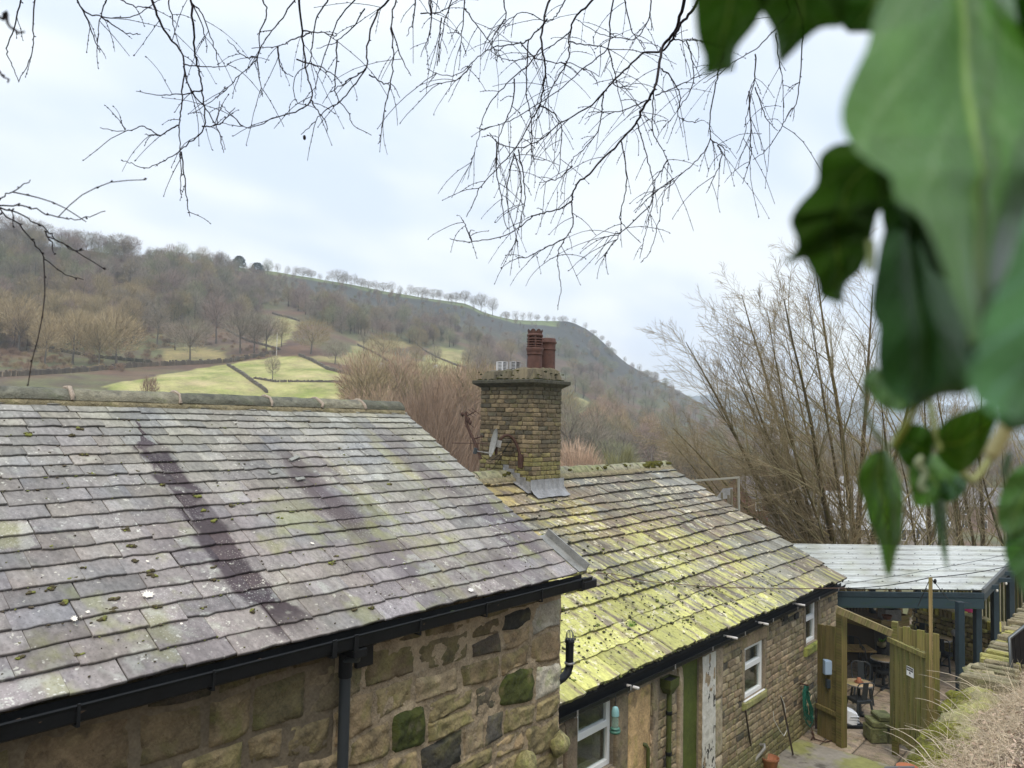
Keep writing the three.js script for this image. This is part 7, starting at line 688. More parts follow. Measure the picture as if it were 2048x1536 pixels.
fieldWall([[598, 711], [625, 722], [655, 738], [690, 747], [730, 760], [760, 774]], 1.2, 'dark stone wall along the right side of the pale field');
fieldWall([[-40, 755], [60, 750], [175, 742], [290, 731], [370, 727], [460, 722], [550, 708]], 1.7, 'long brown stone wall above the slate ridge on the left', [0.15, 0.125, 0.09]);
fieldWall([[-20, 680], [60, 690], [120, 702], [200, 714], [300, 725]], 1.3, 'dark stone wall slanting through the grove at the left', [0.10, 0.095, 0.06]);
fieldWall([[435, 650], [470, 668], [500, 682], [560, 700]], 1.1, 'stone wall slanting below the tall narrow trees');
fieldWall([[545, 627], [575, 634], [600, 640]], 1.2, 'short stone wall along the top of the small upper field');
fieldWall([[715, 690], [750, 706], [780, 725]], 1.1, 'stone wall below the straw coloured patch');
fieldWall([[820, 676], [850, 700], [880, 715], [950, 745]], 1.1, 'stone wall along the upper edge of the green slope');
fieldWall([[280, 560], [380, 560], [470, 570]], 1.0, 'faint stone wall high on the hill below the skyline trees', [0.12, 0.12, 0.09]);
{ const [p, d] = T(553, 710), t = thing('utility_pole', 'thin white utility pole above the pale field', 'pole', p.clone()), g = gb(); g.tube([p, p.clone().add(V(0, 46 / FPX * d, 0))], 0.10, 6); part(t, 'shaft', g.geo(), M([0.55, 0.52, 0.47], 0.8)); const h = gb(); h.beam(p.clone().add(V(-0.6, 44 / FPX * d, 0)), p.clone().add(V(0.6, 44 / FPX * d, 0)), 0.1, 0.1); part(t, 'crossarm', h.geo(), mat.rust); }
const shed = (x, y, w, h, col, lab, cat = 'shed', name = 'garden_shed') => { const [p, d] = T(x, y), W = w / FPX * d, H = h / FPX * d, t = thing(name, lab, cat, p.clone()), e = vRight.clone().setY(0).normalize(), n = V(-e.z, 0, e.x); let g = gb(); g.hexa(p.clone().add(V(0, H * 0.4, 0)), e.clone().multiplyScalar(W / 2), V(0, H * 0.4, 0), n.clone().multiplyScalar(W * 0.35)); part(t, 'wall', g.geo(), M(col, 0.8)); g = gb(); const a = e.clone().multiplyScalar(W * 0.55), b = n.clone().multiplyScalar(W * 0.4), c = p.clone().add(V(0, H * 0.8, 0)), rdg = V(0, H * 0.3, 0); g.quad(c.clone().sub(a).sub(b), c.clone().add(a).sub(b), c.clone().add(a).add(rdg), c.clone().sub(a).add(rdg)); g.quad(c.clone().add(a).add(b), c.clone().sub(a).add(b), c.clone().sub(a).add(rdg), c.clone().add(a).add(rdg)); g.t(g.vv(c.clone().sub(a).sub(b)), g.vv(c.clone().sub(a).add(rdg)), g.vv(c.clone().sub(a).add(b))); g.t(g.vv(c.clone().add(a).sub(b)), g.vv(c.clone().add(a).add(b)), g.vv(c.clone().add(a).add(rdg))); part(t, 'roof', g.geo(), M(col.map(q => q * 0.8), 0.7)); };
shed(762, 738, 12, 10, [0.55, 0.58, 0.6], 'pale shed among the allotments on the slope left of the chimney'); shed(775, 741, 10, 10, [0.22, 0.25, 0.28], 'grey blue shed beside the pale allotment shed'); shed(738, 753, 10, 6, [0.8, 0.82, 0.83], 'small white shed at the lower end of the right field wall'); shed(871, 735, 8, 6, [0.75, 0.77, 0.76], 'white hut on the green slope close to the chimney'); shed(722, 728, 8, 6, [0.7, 0.7, 0.66], 'pale hut above the white shed, by the allotments');
function house(x, y, f, w, d, h, turn, wallC, roofC, label, nw = 3, st = 2) { const b = at(x, y, f), t = thing('distant_house', label, 'house', b.clone()); t.rotation.y = turn; const add = (name, G, m, par = t) => { const o = mesh(name, G.geo(), m); par.add(o); return o; }; let g = gb(); g.box(-w / 2, -8, -d / 2, w / 2, h, d / 2); for (const s of [-1, 1]) { const k = g.n; g.v(s * w / 2, h, -d / 2); g.v(s * w / 2, h, d / 2); g.v(s * w / 2, h + d * 0.36, 0); g.t(k, k + 1, k + 2); } add('wall', g, M(wallC, 0.9, { map: rep(mottle, 0.4) })); g = gb(); const o = 0.3, yr = h + d * 0.36 + 0.12, ye = h - o * 0.72 + 0.1; g.quad(V(-w / 2 - o, ye, d / 2 + o), V(w / 2 + o, ye, d / 2 + o), V(w / 2 + o, yr, 0), V(-w / 2 - o, yr, 0)); g.quad(V(w / 2 + o, ye, -d / 2 - o), V(-w / 2 - o, ye, -d / 2 - o), V(-w / 2 - o, yr, 0), V(w / 2 + o, yr, 0)); const rf = add('roof', g, M(roofC, 0.75, { map: rep(mottle, 0.3) })); g = gb(); g.box(w * 0.3 - 0.5, yr - 0.8, -0.4, w * 0.3 + 0.5, yr + 1.0, 0.4); for (const q of [-0.25, 0.25]) g.tube([V(w * 0.3 + q, yr + 1, 0), V(w * 0.3 + q, yr + 1.5, 0)], 0.13, 7); add('chimney', g, M(wallC.map(q => q * 0.8), 0.9), rf); for (const s of [1, -1]) for (let j = 0; j < st; j++) for (let i = 0; i < nw; i++) { const X = lerp(-w / 2, w / 2, (i + 0.5) / nw), Y = 0.9 + j * (h / st), W = Math.min(0.6, w / nw * 0.3), z = s * (d / 2 + 0.02), q = gb(); q.box(X - W, Y, z - 0.04, X + W, Y + 0.09, z + 0.05); q.box(X - W, Y + 1.25, z - 0.04, X + W, Y + 1.35, z + 0.05); for (const a of [-W, -0.05, W - 0.1]) q.box(X + a, Y + 0.09, z - 0.04, X + a + 0.1, Y + 1.25, z + 0.045); const fr = add('window', q, mat.pvc); const p = gb(); p.box(X - W + 0.05, Y + 0.09, z - 0.03, X + W - 0.05, Y + 1.25, z + 0.02); add('pane', p, M([0.05, 0.06, 0.07], 0.1), fr); } return t; }
house(1182, 852, 330, 10, 8, 5.5, 0.5, [0.30, 0.24, 0.17], [0.16, 0.15, 0.14], 'stone house with white windows among trees on the hill, right of the chimney'); house(1148, 850, 335, 9, 7, 5, 0.6, [0.32, 0.27, 0.2], [0.18, 0.17, 0.16], 'stone house partly hidden beside the chimney, left of the white windowed hill house');
house(1508, 1062, 120, 7, 8, 5.5, -0.5, [0.26, 0.10, 0.07], [0.14, 0.12, 0.12], 'red brick house with white windows seen through the big bare tree'); house(1560, 1072, 125, 9, 8, 5.2, -0.4, [0.36, 0.30, 0.24], [0.24, 0.23, 0.23], 'buff house right of the red brick one, seen through the branches'); house(1612, 1040, 165, 12, 8, 5, -0.35, [0.24, 0.12, 0.09], [0.34, 0.34, 0.35], 'long brick terrace with a pale roof behind the branches', 5); house(1560, 938, 300, 16, 9, 4.5, -0.2, [0.36, 0.33, 0.28], [0.26, 0.27, 0.29], 'far low building with a grey roof below the blue hills', 5, 1); house(1676, 1085, 85, 12, 9, 2.2, -0.75, [0.42, 0.40, 0.37], [0.50, 0.53, 0.56], 'low building with a large pale grey roof behind the canopy, left', 4, 1); house(1755, 1082, 95, 13, 10, 2.4, -0.75, [0.42, 0.40, 0.37], [0.52, 0.55, 0.58], 'low building with a pale bluish roof behind the canopy, right', 4, 1); house(1720, 1030, 150, 12, 9, 4.2, -0.6, [0.30, 0.16, 0.12], [0.52, 0.54, 0.57], 'brick house with a light slate roof beyond the pale roofs', 4, 1); house(1900, 1060, 140, 11, 8, 4.8, -0.8, [0.32, 0.24, 0.19], [0.22, 0.21, 0.21], 'stone coloured house behind the slender trees at right'); house(1990, 1055, 155, 14, 8, 5, -0.6, [0.28, 0.15, 0.11], [0.20, 0.19, 0.19], 'brick house at the far right below the big ivy leaf', 4);
// ---------------------------------------------------------------- the big many-stemmed tree and its slender neighbours
function grow(S, C, r, start, dir, len, rad, lv, o) { const n = [9, 6, 4, 2][lv], pts = [start.clone()], d = dir.clone().normalize(), L = len / n; for (let k = 0; k < n; k++) { d.add(V((r() - 0.5) * o.wig * (lv ? 1.3 : 0.6), (r() - 0.5) * o.wig * (lv ? 1.3 : 0.6) + o.up[lv], (r() - 0.5) * o.wig * (lv ? 1.3 : 0.6))).normalize(); pts.push(pts[k].clone().addScaledVector(d, L)); } const R = t => Math.max(0.0042, rad * Math.pow(1 - t * 0.92, 0.9)), G = lv < 1 ? S : C; const s = 0.8 + 0.4 * r(); G.col = (lv ? mix3([0.26, 0.225, 0.11], o.c1, clamp(lv - 1 + 0.4 * r())) : o.c0).map(q => q * s); G.tube(pts, R, [7, 5, 4, 3][lv], false); if (lv >= o.max) return; const cnt = o.cnt[lv]; for (let k = 0; k < cnt; k++) { const t = lerp(o.from[lv], 1, (k + r()) / cnt), q = t * n, i = Math.min(Math.floor(q), n - 1), p = pts[i].clone().lerp(pts[i + 1], q - i), T1 = pts[i + 1].clone().sub(pts[i]).normalize(), a = r() * 6.28, ref = Math.abs(T1.y) < 0.9 ? V(0, 1, 0) : V(1, 0, 0), u = new THREE.Vector3().crossVectors(T1, ref).normalize(), v = new THREE.Vector3().crossVectors(T1, u), sp = o.spread[lv] * (0.7 + 0.6 * r()), nd = T1.clone().multiplyScalar(Math.cos(sp)).addScaledVector(u, Math.cos(a) * Math.sin(sp)).addScaledVector(v, Math.sin(a) * Math.sin(sp)).addScaledVector(o.bias, 0.18); grow(S, C, r, p, nd, len * o.ratio[lv] * (1.15 - 0.65 * t) * (0.75 + 0.5 * r()), Math.max(0.0042, Math.min(R(t) * 0.5, rad * 0.32)), lv + 1, o); } }
function bigTree(x, f, label, stems, seed, o) { const b = at(x, 1150, f); b.y = -1.2; const t = thing('bare_tree', label, 'tree', b.clone()), r = rng(seed), S = gb(), C = gb(); for (const [dx, dz, lx, ly, lz, len, rad] of stems) { const p = V(dx, 0, dz), d = V(0, ly, 0).addScaledVector(vRight.clone().setY(0).normalize(), lx).addScaledVector(vBack.clone().setY(0).normalize(), lz); grow(S, C, r, p, d, len, rad, 0, o); } t.add(mesh('trunk', S.geo(), mat.bark), mesh('crown', C.geo(), mat.twig)); return t; }
const left = vRight.clone().setY(0).normalize().multiplyScalar(-1);
bigTree(1700, 27, 'big bare many-stemmed tree sweeping to the left behind the canopy', [[-0.3, 0.2, -0.52, 1, 0.1, 10.6, 0.12], [-0.2, -0.3, -0.40, 1, -0.2, 12, 0.13], [0, 0.1, -0.29, 1, 0.25, 12.8, 0.13], [0.2, -0.4, -0.19, 1, -0.3, 13.4, 0.14], [0.4, 0.3, -0.08, 1, 0.1, 13.4, 0.14], [0.7, 0, 0.02, 1, -0.1, 13, 0.14], [-0.4, 0.1, -0.62, 1, 0.0, 9.6, 0.10], [1.0, -0.2, 0.08, 1, 0.2, 12, 0.12], [-0.5, -0.3, -0.74, 1, -0.1, 9.0, 0.09], [-0.3, 0.4, -0.56, 1, 0.35, 9.6, 0.08], [-0.6, 0.1, -0.90, 1, 0.1, 8.0, 0.07], [-0.5, 0.3, -1.1, 1, -0.1, 7.2, 0.06], [-0.2, 0.5, -0.45, 1, 0.0, 11, 0.08], [0.1, -0.5, -0.24, 1, 0.1, 12, 0.09], [-0.6, -0.2, -1.35, 1, 0.1, 6.4, 0.05], [0.3, 0.2, -0.34, 1, -0.35, 11.5, 0.08], [0.1, 0, -0.14, 1, 0.25, 12.4, 0.09], [0.5, -0.1, -0.03, 1, -0.3, 12.8, 0.09], [-0.1, 0.2, -0.48, 1, -0.25, 11, 0.08]], 501, { wig: 0.16, up: [0.004, 0.03, 0.04, 0.04], c0: [0.75, 0.70, 0.42], c1: [0.245, 0.19, 0.10], max: 3, cnt: [24, 9, 5], from: [0.06, 0.10, 0.15], spread: [0.66, 0.62, 0.6], ratio: [0.29, 0.46, 0.55], bias: left });
[[1800, 30, 'slender bare tree right of the big one, its trunk above the canopy middle'], [1855, 33, 'slender bare tree behind the hanging ivy tips'], [1925, 31, 'pale trunked slender tree above the right half of the canopy'], [1965, 34, 'slender tree at right between the pale trunk and the ivy'], [2030, 32, 'slender bare tree at the right frame edge behind the ivy']].forEach(([x, f, l], i) => bigTree(x, f, l, [[0, 0, 0.05 * (i - 2), 1, 0.05, 9.5, 0.13], [0.3, 0.2, 0.25 - 0.12 * i, 1, -0.1, 8, 0.09], [-0.25, 0, -0.3 + 0.05 * i, 1, 0.1, 7.5, 0.08]], 520 + i, { wig: 0.16, up: [0.03, 0.04, 0.05, 0.05], c0: [0.62, 0.58, 0.36], c1: [0.24, 0.195, 0.115], max: 3, cnt: [16, 7, 4], from: [0.2, 0.2, 0.2], spread: [0.6, 0.6, 0.6], ratio: [0.33, 0.42, 0.5], bias: V(0, 0, 0) }));
// ================================================================ overhanging birch twigs
{
  const t = thing('birch_branches', 'bare hanging birch branches with small buds across the top of the picture', 'tree branch', V(3.2, 4.6, 1.6)), r = rng(701), mB = M([0.017, 0.012, 0.012], 0.8, { specularIntensity: 0.3 });
  const A = (s, ox, L) => L.map(q => q.map(([x, y]) => [x / s + ox, y / s]));
  const Z4 = A(2.409, 850, [
    [[1262, -60], [1235, 60], [1200, 160], [1150, 215], [1135, 260], [1115, 390], [1100, 440], [1045, 530], [1020, 590], [945, 680], [850, 770], [790, 840], [740, 880], [710, 940], [705, 970], [650, 1005], [590, 1020], [520, 1045], [460, 1090], [380, 1135], [260, 1162], [190, 1165], [120, 1150]],
    [[1340, -40], [1280, 60], [1230, 120], [1195, 185], [1140, 250], [1060, 250], [980, 320], [900, 400], [820, 490], [730, 550], [640, 600], [560, 670], [440, 715], [350, 690], [310, 640]],
    [[615, -50], [575, 90], [560, 200], [575, 310], [580, 370], [560, 480], [555, 510], [500, 600], [440, 710], [340, 820], [270, 900], [235, 970], [200, 1045]],
    [[860, -50], [780, 30], [720, 90], [700, 150], [695, 200], [690, 280], [650, 360], [600, 440], [560, 540], [520, 600]],
    [[705, 970], [708, 1000], [710, 1090], [680, 1145], [645, 1210], [640, 1260], [650, 1330], [655, 1400], [640, 1494]], [[680, 1145], [600, 1185], [520, 1225], [465, 1245], [435, 1235]], [[225, 1160], [200, 1100], [180, 1058]],
    [[1195, 190], [1260, 195], [1305, 190], [1420, 230]], [[555, 510], [620, 545], [655, 600], [655, 700], [650, 790], [630, 870]], [[560, 230], [500, 310], [430, 370], [350, 450], [290, 540], [265, 620], [250, 700], [225, 770], [205, 865]], [[590, 90], [500, 190], [420, 215], [340, 225], [270, 265], [220, 310], [150, 360], [60, 355], [10, 330]], [[220, 320], [160, 380], [50, 405]],
    [[1440, 250], [1410, 360], [1390, 470], [1370, 600], [1375, 665], [1335, 745], [1290, 790], [1220, 855], [1150, 930], [1140, 1000], [1110, 1130], [1080, 1220], [1040, 1265]], [[1200, 860], [1100, 935], [1005, 1020]], [[1375, 670], [1420, 700], [1465, 735]], [[1410, 700], [1430, 740], [1400, 840], [1355, 930]],
    [[1760, 60], [1680, 150], [1600, 230], [1500, 290], [1410, 360], [1340, 400]], [[1590, 260], [1590, 370], [1580, 420], [1550, 560], [1540, 650], [1500, 740]], [[1590, 420], [1640, 560], [1700, 630]], [[1820, 100], [1820, 200], [1810, 370], [1790, 490], [1740, 570], [1700, 640], [1650, 720], [1580, 770]], [[1690, 160], [1700, 260], [1720, 380], [1730, 520]], [[1560, 440], [1570, 650], [1565, 770], [1530, 885]],
    [[1020, 590], [1040, 650], [1070, 760], [1095, 860], [1100, 950], [1080, 1050], [1060, 1140], [1035, 1245]], [[1100, 440], [1100, 520], [1105, 650], [1170, 770], [1190, 835]], [[1170, 770], [1095, 890]], [[945, 680], [960, 760], [970, 900], [945, 1010], [940, 1050], [970, 1100], [1040, 1170]], [[1100, 950], [1085, 990], [960, 1105], [900, 1180], [820, 1275]], [[945, 1120], [845, 1150]],
    [[430, 740], [400, 860], [395, 960], [420, 1060], [440, 1150], [450, 1190]], [[430, 740], [465, 900], [430, 1080]], [[450, 720], [475, 850], [480, 980], [440, 1130], [410, 1235]], [[345, 690], [345, 830], [370, 960], [385, 1080], [405, 1105]], [[500, 190], [490, 310], [490, 460], [510, 580], [515, 690], [525, 760], [580, 770]], [[430, 380], [425, 490], [380, 600], [350, 700], [345, 800]],
    [[910, -30], [890, 130], [880, 230], [760, 330], [640, 440], [480, 540], [380, 590], [280, 625], [250, 615]], [[1080, -30], [1085, 60], [1060, 130], [1010, 190], [930, 180], [840, 160], [720, 90]], [[955, -20], [990, 130], [1030, 200], [1060, 250]], [[1090, 480], [980, 520], [890, 545], [840, 530]], [[690, 200], [800, 220], [940, 240], [1060, 250]], [[900, 400], [940, 420], [1000, 430]], [[860, 440], [850, 540], [830, 640], [760, 720], [700, 780], [660, 890], [655, 960]], [[710, 800], [640, 860], [550, 880]],
    [[25, -20], [30, 130], [0, 240]], [[190, -20], [180, 150], [165, 250]], [[135, -20], [90, 130], [70, 300]], [[-20, 65], [60, 60], [120, 30], [190, -30]], [[190, 40], [240, 110], [310, 200], [340, 250], [350, 300]], [[380, 0], [390, 80], [350, 140], [300, 240]], [[700, -30], [650, 40], [630, 80], [580, 100], [480, 60], [380, 110], [300, 140]], [[1260, 200], [1290, 300], [1290, 410], [1240, 500], [1180, 580], [1140, 625]], [[1140, 330], [1190, 380], [1230, 470], [1220, 560], [1290, 590], [1320, 570]], [[1110, 460], [1200, 420], [1290, 380], [1350, 350]], [[700, 150], [640, 200], [560, 250], [450, 290], [370, 280], [310, 240]], [[880, 230], [910, 330], [930, 430], [960, 560]], [[460, 200], [520, 270], [610, 300], [720, 310], [840, 370]]]);
  const Z5 = A(2.2756, 0, [
    [[680, -30], [720, 80], [770, 170], [820, 225], [835, 300], [830, 420], [820, 520], [815, 570], [820, 680], [822, 800], [822, 885]], [[815, 570], [770, 590], [725, 615], [660, 575], [600, 590], [540, 597], [455, 580]], [[725, 615], [660, 612]], [[570, 590], [555, 570], [547, 550]], [[835, 290], [860, 300], [940, 303], [1020, 300], [1050, 280]], [[760, -30], [790, 110], [820, 220]],
    [[865, -40], [880, 120], [885, 240], [910, 340], [920, 410], [930, 500], [920, 600], [860, 650], [820, 685], [750, 730], [670, 762], [600, 745], [550, 728]], [[920, 410], [830, 430], [740, 432], [620, 415]], [[825, 690], [840, 820], [855, 940], [865, 985]], [[920, 575], [980, 570], [1000, 460]], [[970, 575], [1020, 550], [1070, 490]], [[870, 10], [910, 50], [960, 170], [990, 270], [1000, 320]], [[880, 20], [930, 150], [940, 240]], [[835, 300], [860, 390], [930, 490], [985, 570], [1010, 650], [1018, 695]],
    [[1190, -20], [1215, 60], [1185, 140], [1175, 250], [1150, 290], [1080, 350], [1030, 410], [960, 460], [865, 517]], [[1165, 260], [1110, 255], [1035, 180]], [[1170, 260], [1180, 350], [1195, 440]], [[1350, -20], [1280, 90], [1200, 190], [1165, 265]], [[1360, -20], [1375, 130], [1385, 250], [1400, 350], [1415, 455], [1340, 510], [1250, 535], [1150, 580], [1080, 575], [1010, 560]], [[1415, 455], [1440, 500], [1480, 550], [1490, 610]], [[1105, 575], [1050, 520], [1005, 475]],
    [[1640, -30], [1540, 90], [1500, 180], [1460, 300], [1435, 400], [1435, 450]], [[1800, -30], [1730, 40], [1690, 130], [1670, 240], [1665, 310], [1600, 400], [1540, 470], [1470, 510], [1420, 570], [1370, 612]], [[1665, 310], [1580, 370], [1500, 420]], [[1680, 340], [1750, 380], [1780, 380], [1820, 445]], [[1805, -20], [1780, 90], [1790, 250], [1780, 370], [1755, 490], [1740, 590], [1720, 655]], [[1780, 120], [1830, 270], [1870, 345]],
    [[340, -30], [380, 50], [460, 75], [530, 80], [600, 75], [680, 30], [740, -10]], [[380, 50], [430, 180], [455, 240]], [[490, -20], [460, 75], [440, 190]], [[465, 80], [520, 115], [580, 150], [640, 155]], [[162, -20], [150, 150], [145, 250], [85, 375]], [[100, -20], [70, 100], [30, 220], [50, 280], [85, 370]], [[1535, 180], [1530, 300], [1530, 430], [1590, 520], [1600, 560], [1690, 615]], [[1410, 150], [1320, 185], [1265, 212], [1145, 220]], [[1265, 212], [1280, 310], [1335, 350]], [[1380, 140], [1470, 150], [1530, 165]], [[1660, 40], [1600, 130], [1530, 190], [1440, 220]], [[540, -10], [620, 30], [690, 35]], [[1500, -20], [1440, 90], [1420, 220], [1410, 290], [1350, 340], [1345, 460], [1430, 490]], [[1350, 270], [1440, 300], [1530, 350], [1560, 390]], [[1890, -10], [1880, 90], [1850, 165]], [[1955, -10], [1960, 130], [1915, 260]], [[2010, 80], [2000, 200], [1990, 300]]]);
  const near = A(2.2756, 0, [[[-60, 40], [0, 75], [110, 145]], [[-60, 280], [0, 330], [35, 375]], [[-40, 925], [0, 905], [70, 865], [138, 818]], [[-40, 935], [70, 935], [150, 950], [270, 990], [370, 995], [480, 960]], [[-30, 930], [100, 980], [200, 1040], [250, 1080], [310, 1130], [380, 1138]], [[-30, 930], [80, 1020], [150, 1100], [200, 1170], [280, 1240], [380, 1273]], [[205, 1050], [235, 1110], [245, 1160]]]);
  const bud = (g, p, d) => { const s = 0.0024 + 0.0012 * r(); const q = p.clone().addScaledVector(d, s * 2.2); g.tube([p, p.clone().addScaledVector(d, s * 1.2), q], k => [0.0012, s * 0.75, 0.0004][Math.round(k * 2)], 4, false); };
  const starts = [], heads = []; const strand = (L, f, r0, r1, side, seed) => { const fs = f + 0.5 * (vn(seed, 3.3) - 0.5), p3 = L.map(([x, y], i) => at(x, y, fs + 0.28 * (vn(i * 0.35 + seed, 8.1) - 0.5))); if (L[0][1] < 0 && L[0][0] > 0 && L[0][0] < 1330 && f > 2) starts.push(p3[0].clone()); heads.push(p3[0].clone()); const curve = new THREE.CatmullRomCurve3(p3, false, 'centripetal'), n = Math.max(6, L.length * 4), pts = curve.getPoints(n); const jag = pts.map((p, i) => i && i < n ? p.clone().add(V((r() - 0.5), (r() - 0.5), (r() - 0.5)).multiplyScalar(0.006)) : p); const g = gb(); g.tube(jag, k => lerp(r0, r1, Math.pow(k, 0.7)), 5, false); const len = curve.getLength(); for (let d = 0.03; d < len; d += 0.035 + 0.05 * r()) { const u = d / len, i = Math.min(n - 1, Math.floor(u * n)), T1 = jag[i + 1].clone().sub(jag[i]).normalize(), nd = T1.clone().multiplyScalar(0.8).add(V(r() - 0.5, r() - 0.5, r() - 0.5).multiplyScalar(1.6)).normalize(); bud(g, jag[i].clone().addScaledVector(nd, lerp(r0, r1, u) * 0.6), nd); }
    for (let k = 0; k < side; k++) { const i = Math.floor((0.08 + 0.85 * r()) * n), T1 = jag[Math.min(i + 1, n)].clone().sub(jag[Math.max(0, i - 1)]).normalize(), d = T1.clone().multiplyScalar(0.7).add(V(r() - 0.5, (r() - 0.5) * 0.9, r() - 0.5).multiplyScalar(1.7)).normalize(), l = 0.06 + 0.30 * r() * r(), q = [jag[i].clone()]; for (let j = 1; j <= 6; j++) { d.add(V((r() - 0.5) * 0.22, -0.10 + (r() - 0.5) * 0.2, (r() - 0.5) * 0.22)).normalize(); q.push(q[j - 1].clone().addScaledVector(d, l / 6)); if (r() < 0.6) bud(g, q[j].clone(), d.clone().add(V(r() - 0.5, r() - 0.5, r() - 0.5)).normalize()); } g.tube(q, z => lerp(Math.max(0.0013, r1 * 0.9), 0.0009, z), 4, false); }
    part(t, 'branch', g.geo(), mB); };
  Z4.forEach((L, i) => strand(L, 2.9, i < 4 ? [0.0072, 0.0062, 0.0046, 0.0052][i] : 0.0029, i < 4 ? 0.0014 : 0.0012, i < 4 ? 18 : 6, i * 1.7)); Z5.forEach((L, i) => strand(L, 2.6, [0, 6, 18, 22].includes(i) ? 0.0044 : 0.0028, 0.0012, L.length > 7 ? 5 : 2, 60 + i * 1.3)); near.forEach((L, i) => strand(L, i < 2 ? 0.75 : 1.5, i < 2 ? 0.0020 : 0.0019, 0.0009, i < 2 ? 0 : 1, 150 + i * 2.1));
  // a catkin remnant, and the boughs above the picture that carry the twigs
  { const g = gb(); g.blob(at(609, 275, 2.5), 0.005, 0.009, 0.005, r, 0.2, 7, 5); part(t, 'cone', g.geo(), mB); }
  { const g = gb(), top = at(1390, -420, 3.0); const trunk = V(3.4, 4.3, 1.9); g.tube([trunk, V(3.3, 7.2, 1.5), V(2.9, 9.0, 0.4), top.clone().add(V(0.1, 0.6, 0.1)), top, heads[0]], [0.13, 0.11, 0.07, 0.035, 0.018, 0.0074], 9); g.tube([top, top.clone().lerp(heads[1], 0.5).add(V(0.05, 0.05, 0)), heads[1]], [0.014, 0.009, 0.006], 7); g.tube([top, top.clone().lerp(heads[16], 0.5).add(V(0.08, 0.1, 0)), heads[16]], [0.01, 0.006, 0.003], 6); g.tube([top, top.clone().lerp(heads[19], 0.5).add(V(0.08, 0.1, 0)), heads[19]], [0.01, 0.006, 0.003], 6); g.tube([V(2.9, 9.0, 0.4), at(1200, -420, 2.9), at(860, -340, 2.8), at(500, -260, 2.7), at(200, -230, 2.6), at(-120, -190, 2.5)], [0.06, 0.03, 0.018, 0.012, 0.009, 0.006], 7); const arc = new THREE.CatmullRomCurve3([V(2.9, 9.0, 0.4), at(1200, -420, 2.9), at(860, -340, 2.8), at(500, -260, 2.7), at(200, -230, 2.6), at(-120, -190, 2.5)]).getPoints(120); starts.forEach((p, k) => { let b = arc[0], d = 1e9; for (const q of arc) { const e = Math.abs(toPx(q)[0] - toPx(p)[0] - 60 * (hsh(k, 3) - 0.3)); if (e < d) { d = e; b = q; } } const c = p.clone().lerp(b, 0.5).add(V(0.12 * (hsh(k, 7) - 0.5), 0.05 + 0.1 * hsh(k, 9), 0.12 * (hsh(k, 11) - 0.5))); g.tube(new THREE.CatmullRomCurve3([b, c, p]).getPoints(10), z => lerp(0.0055, 0.003, z), 5, false); }); part(t, 'bough', g.geo(), M([0.09, 0.075, 0.07], 0.9)); }
}
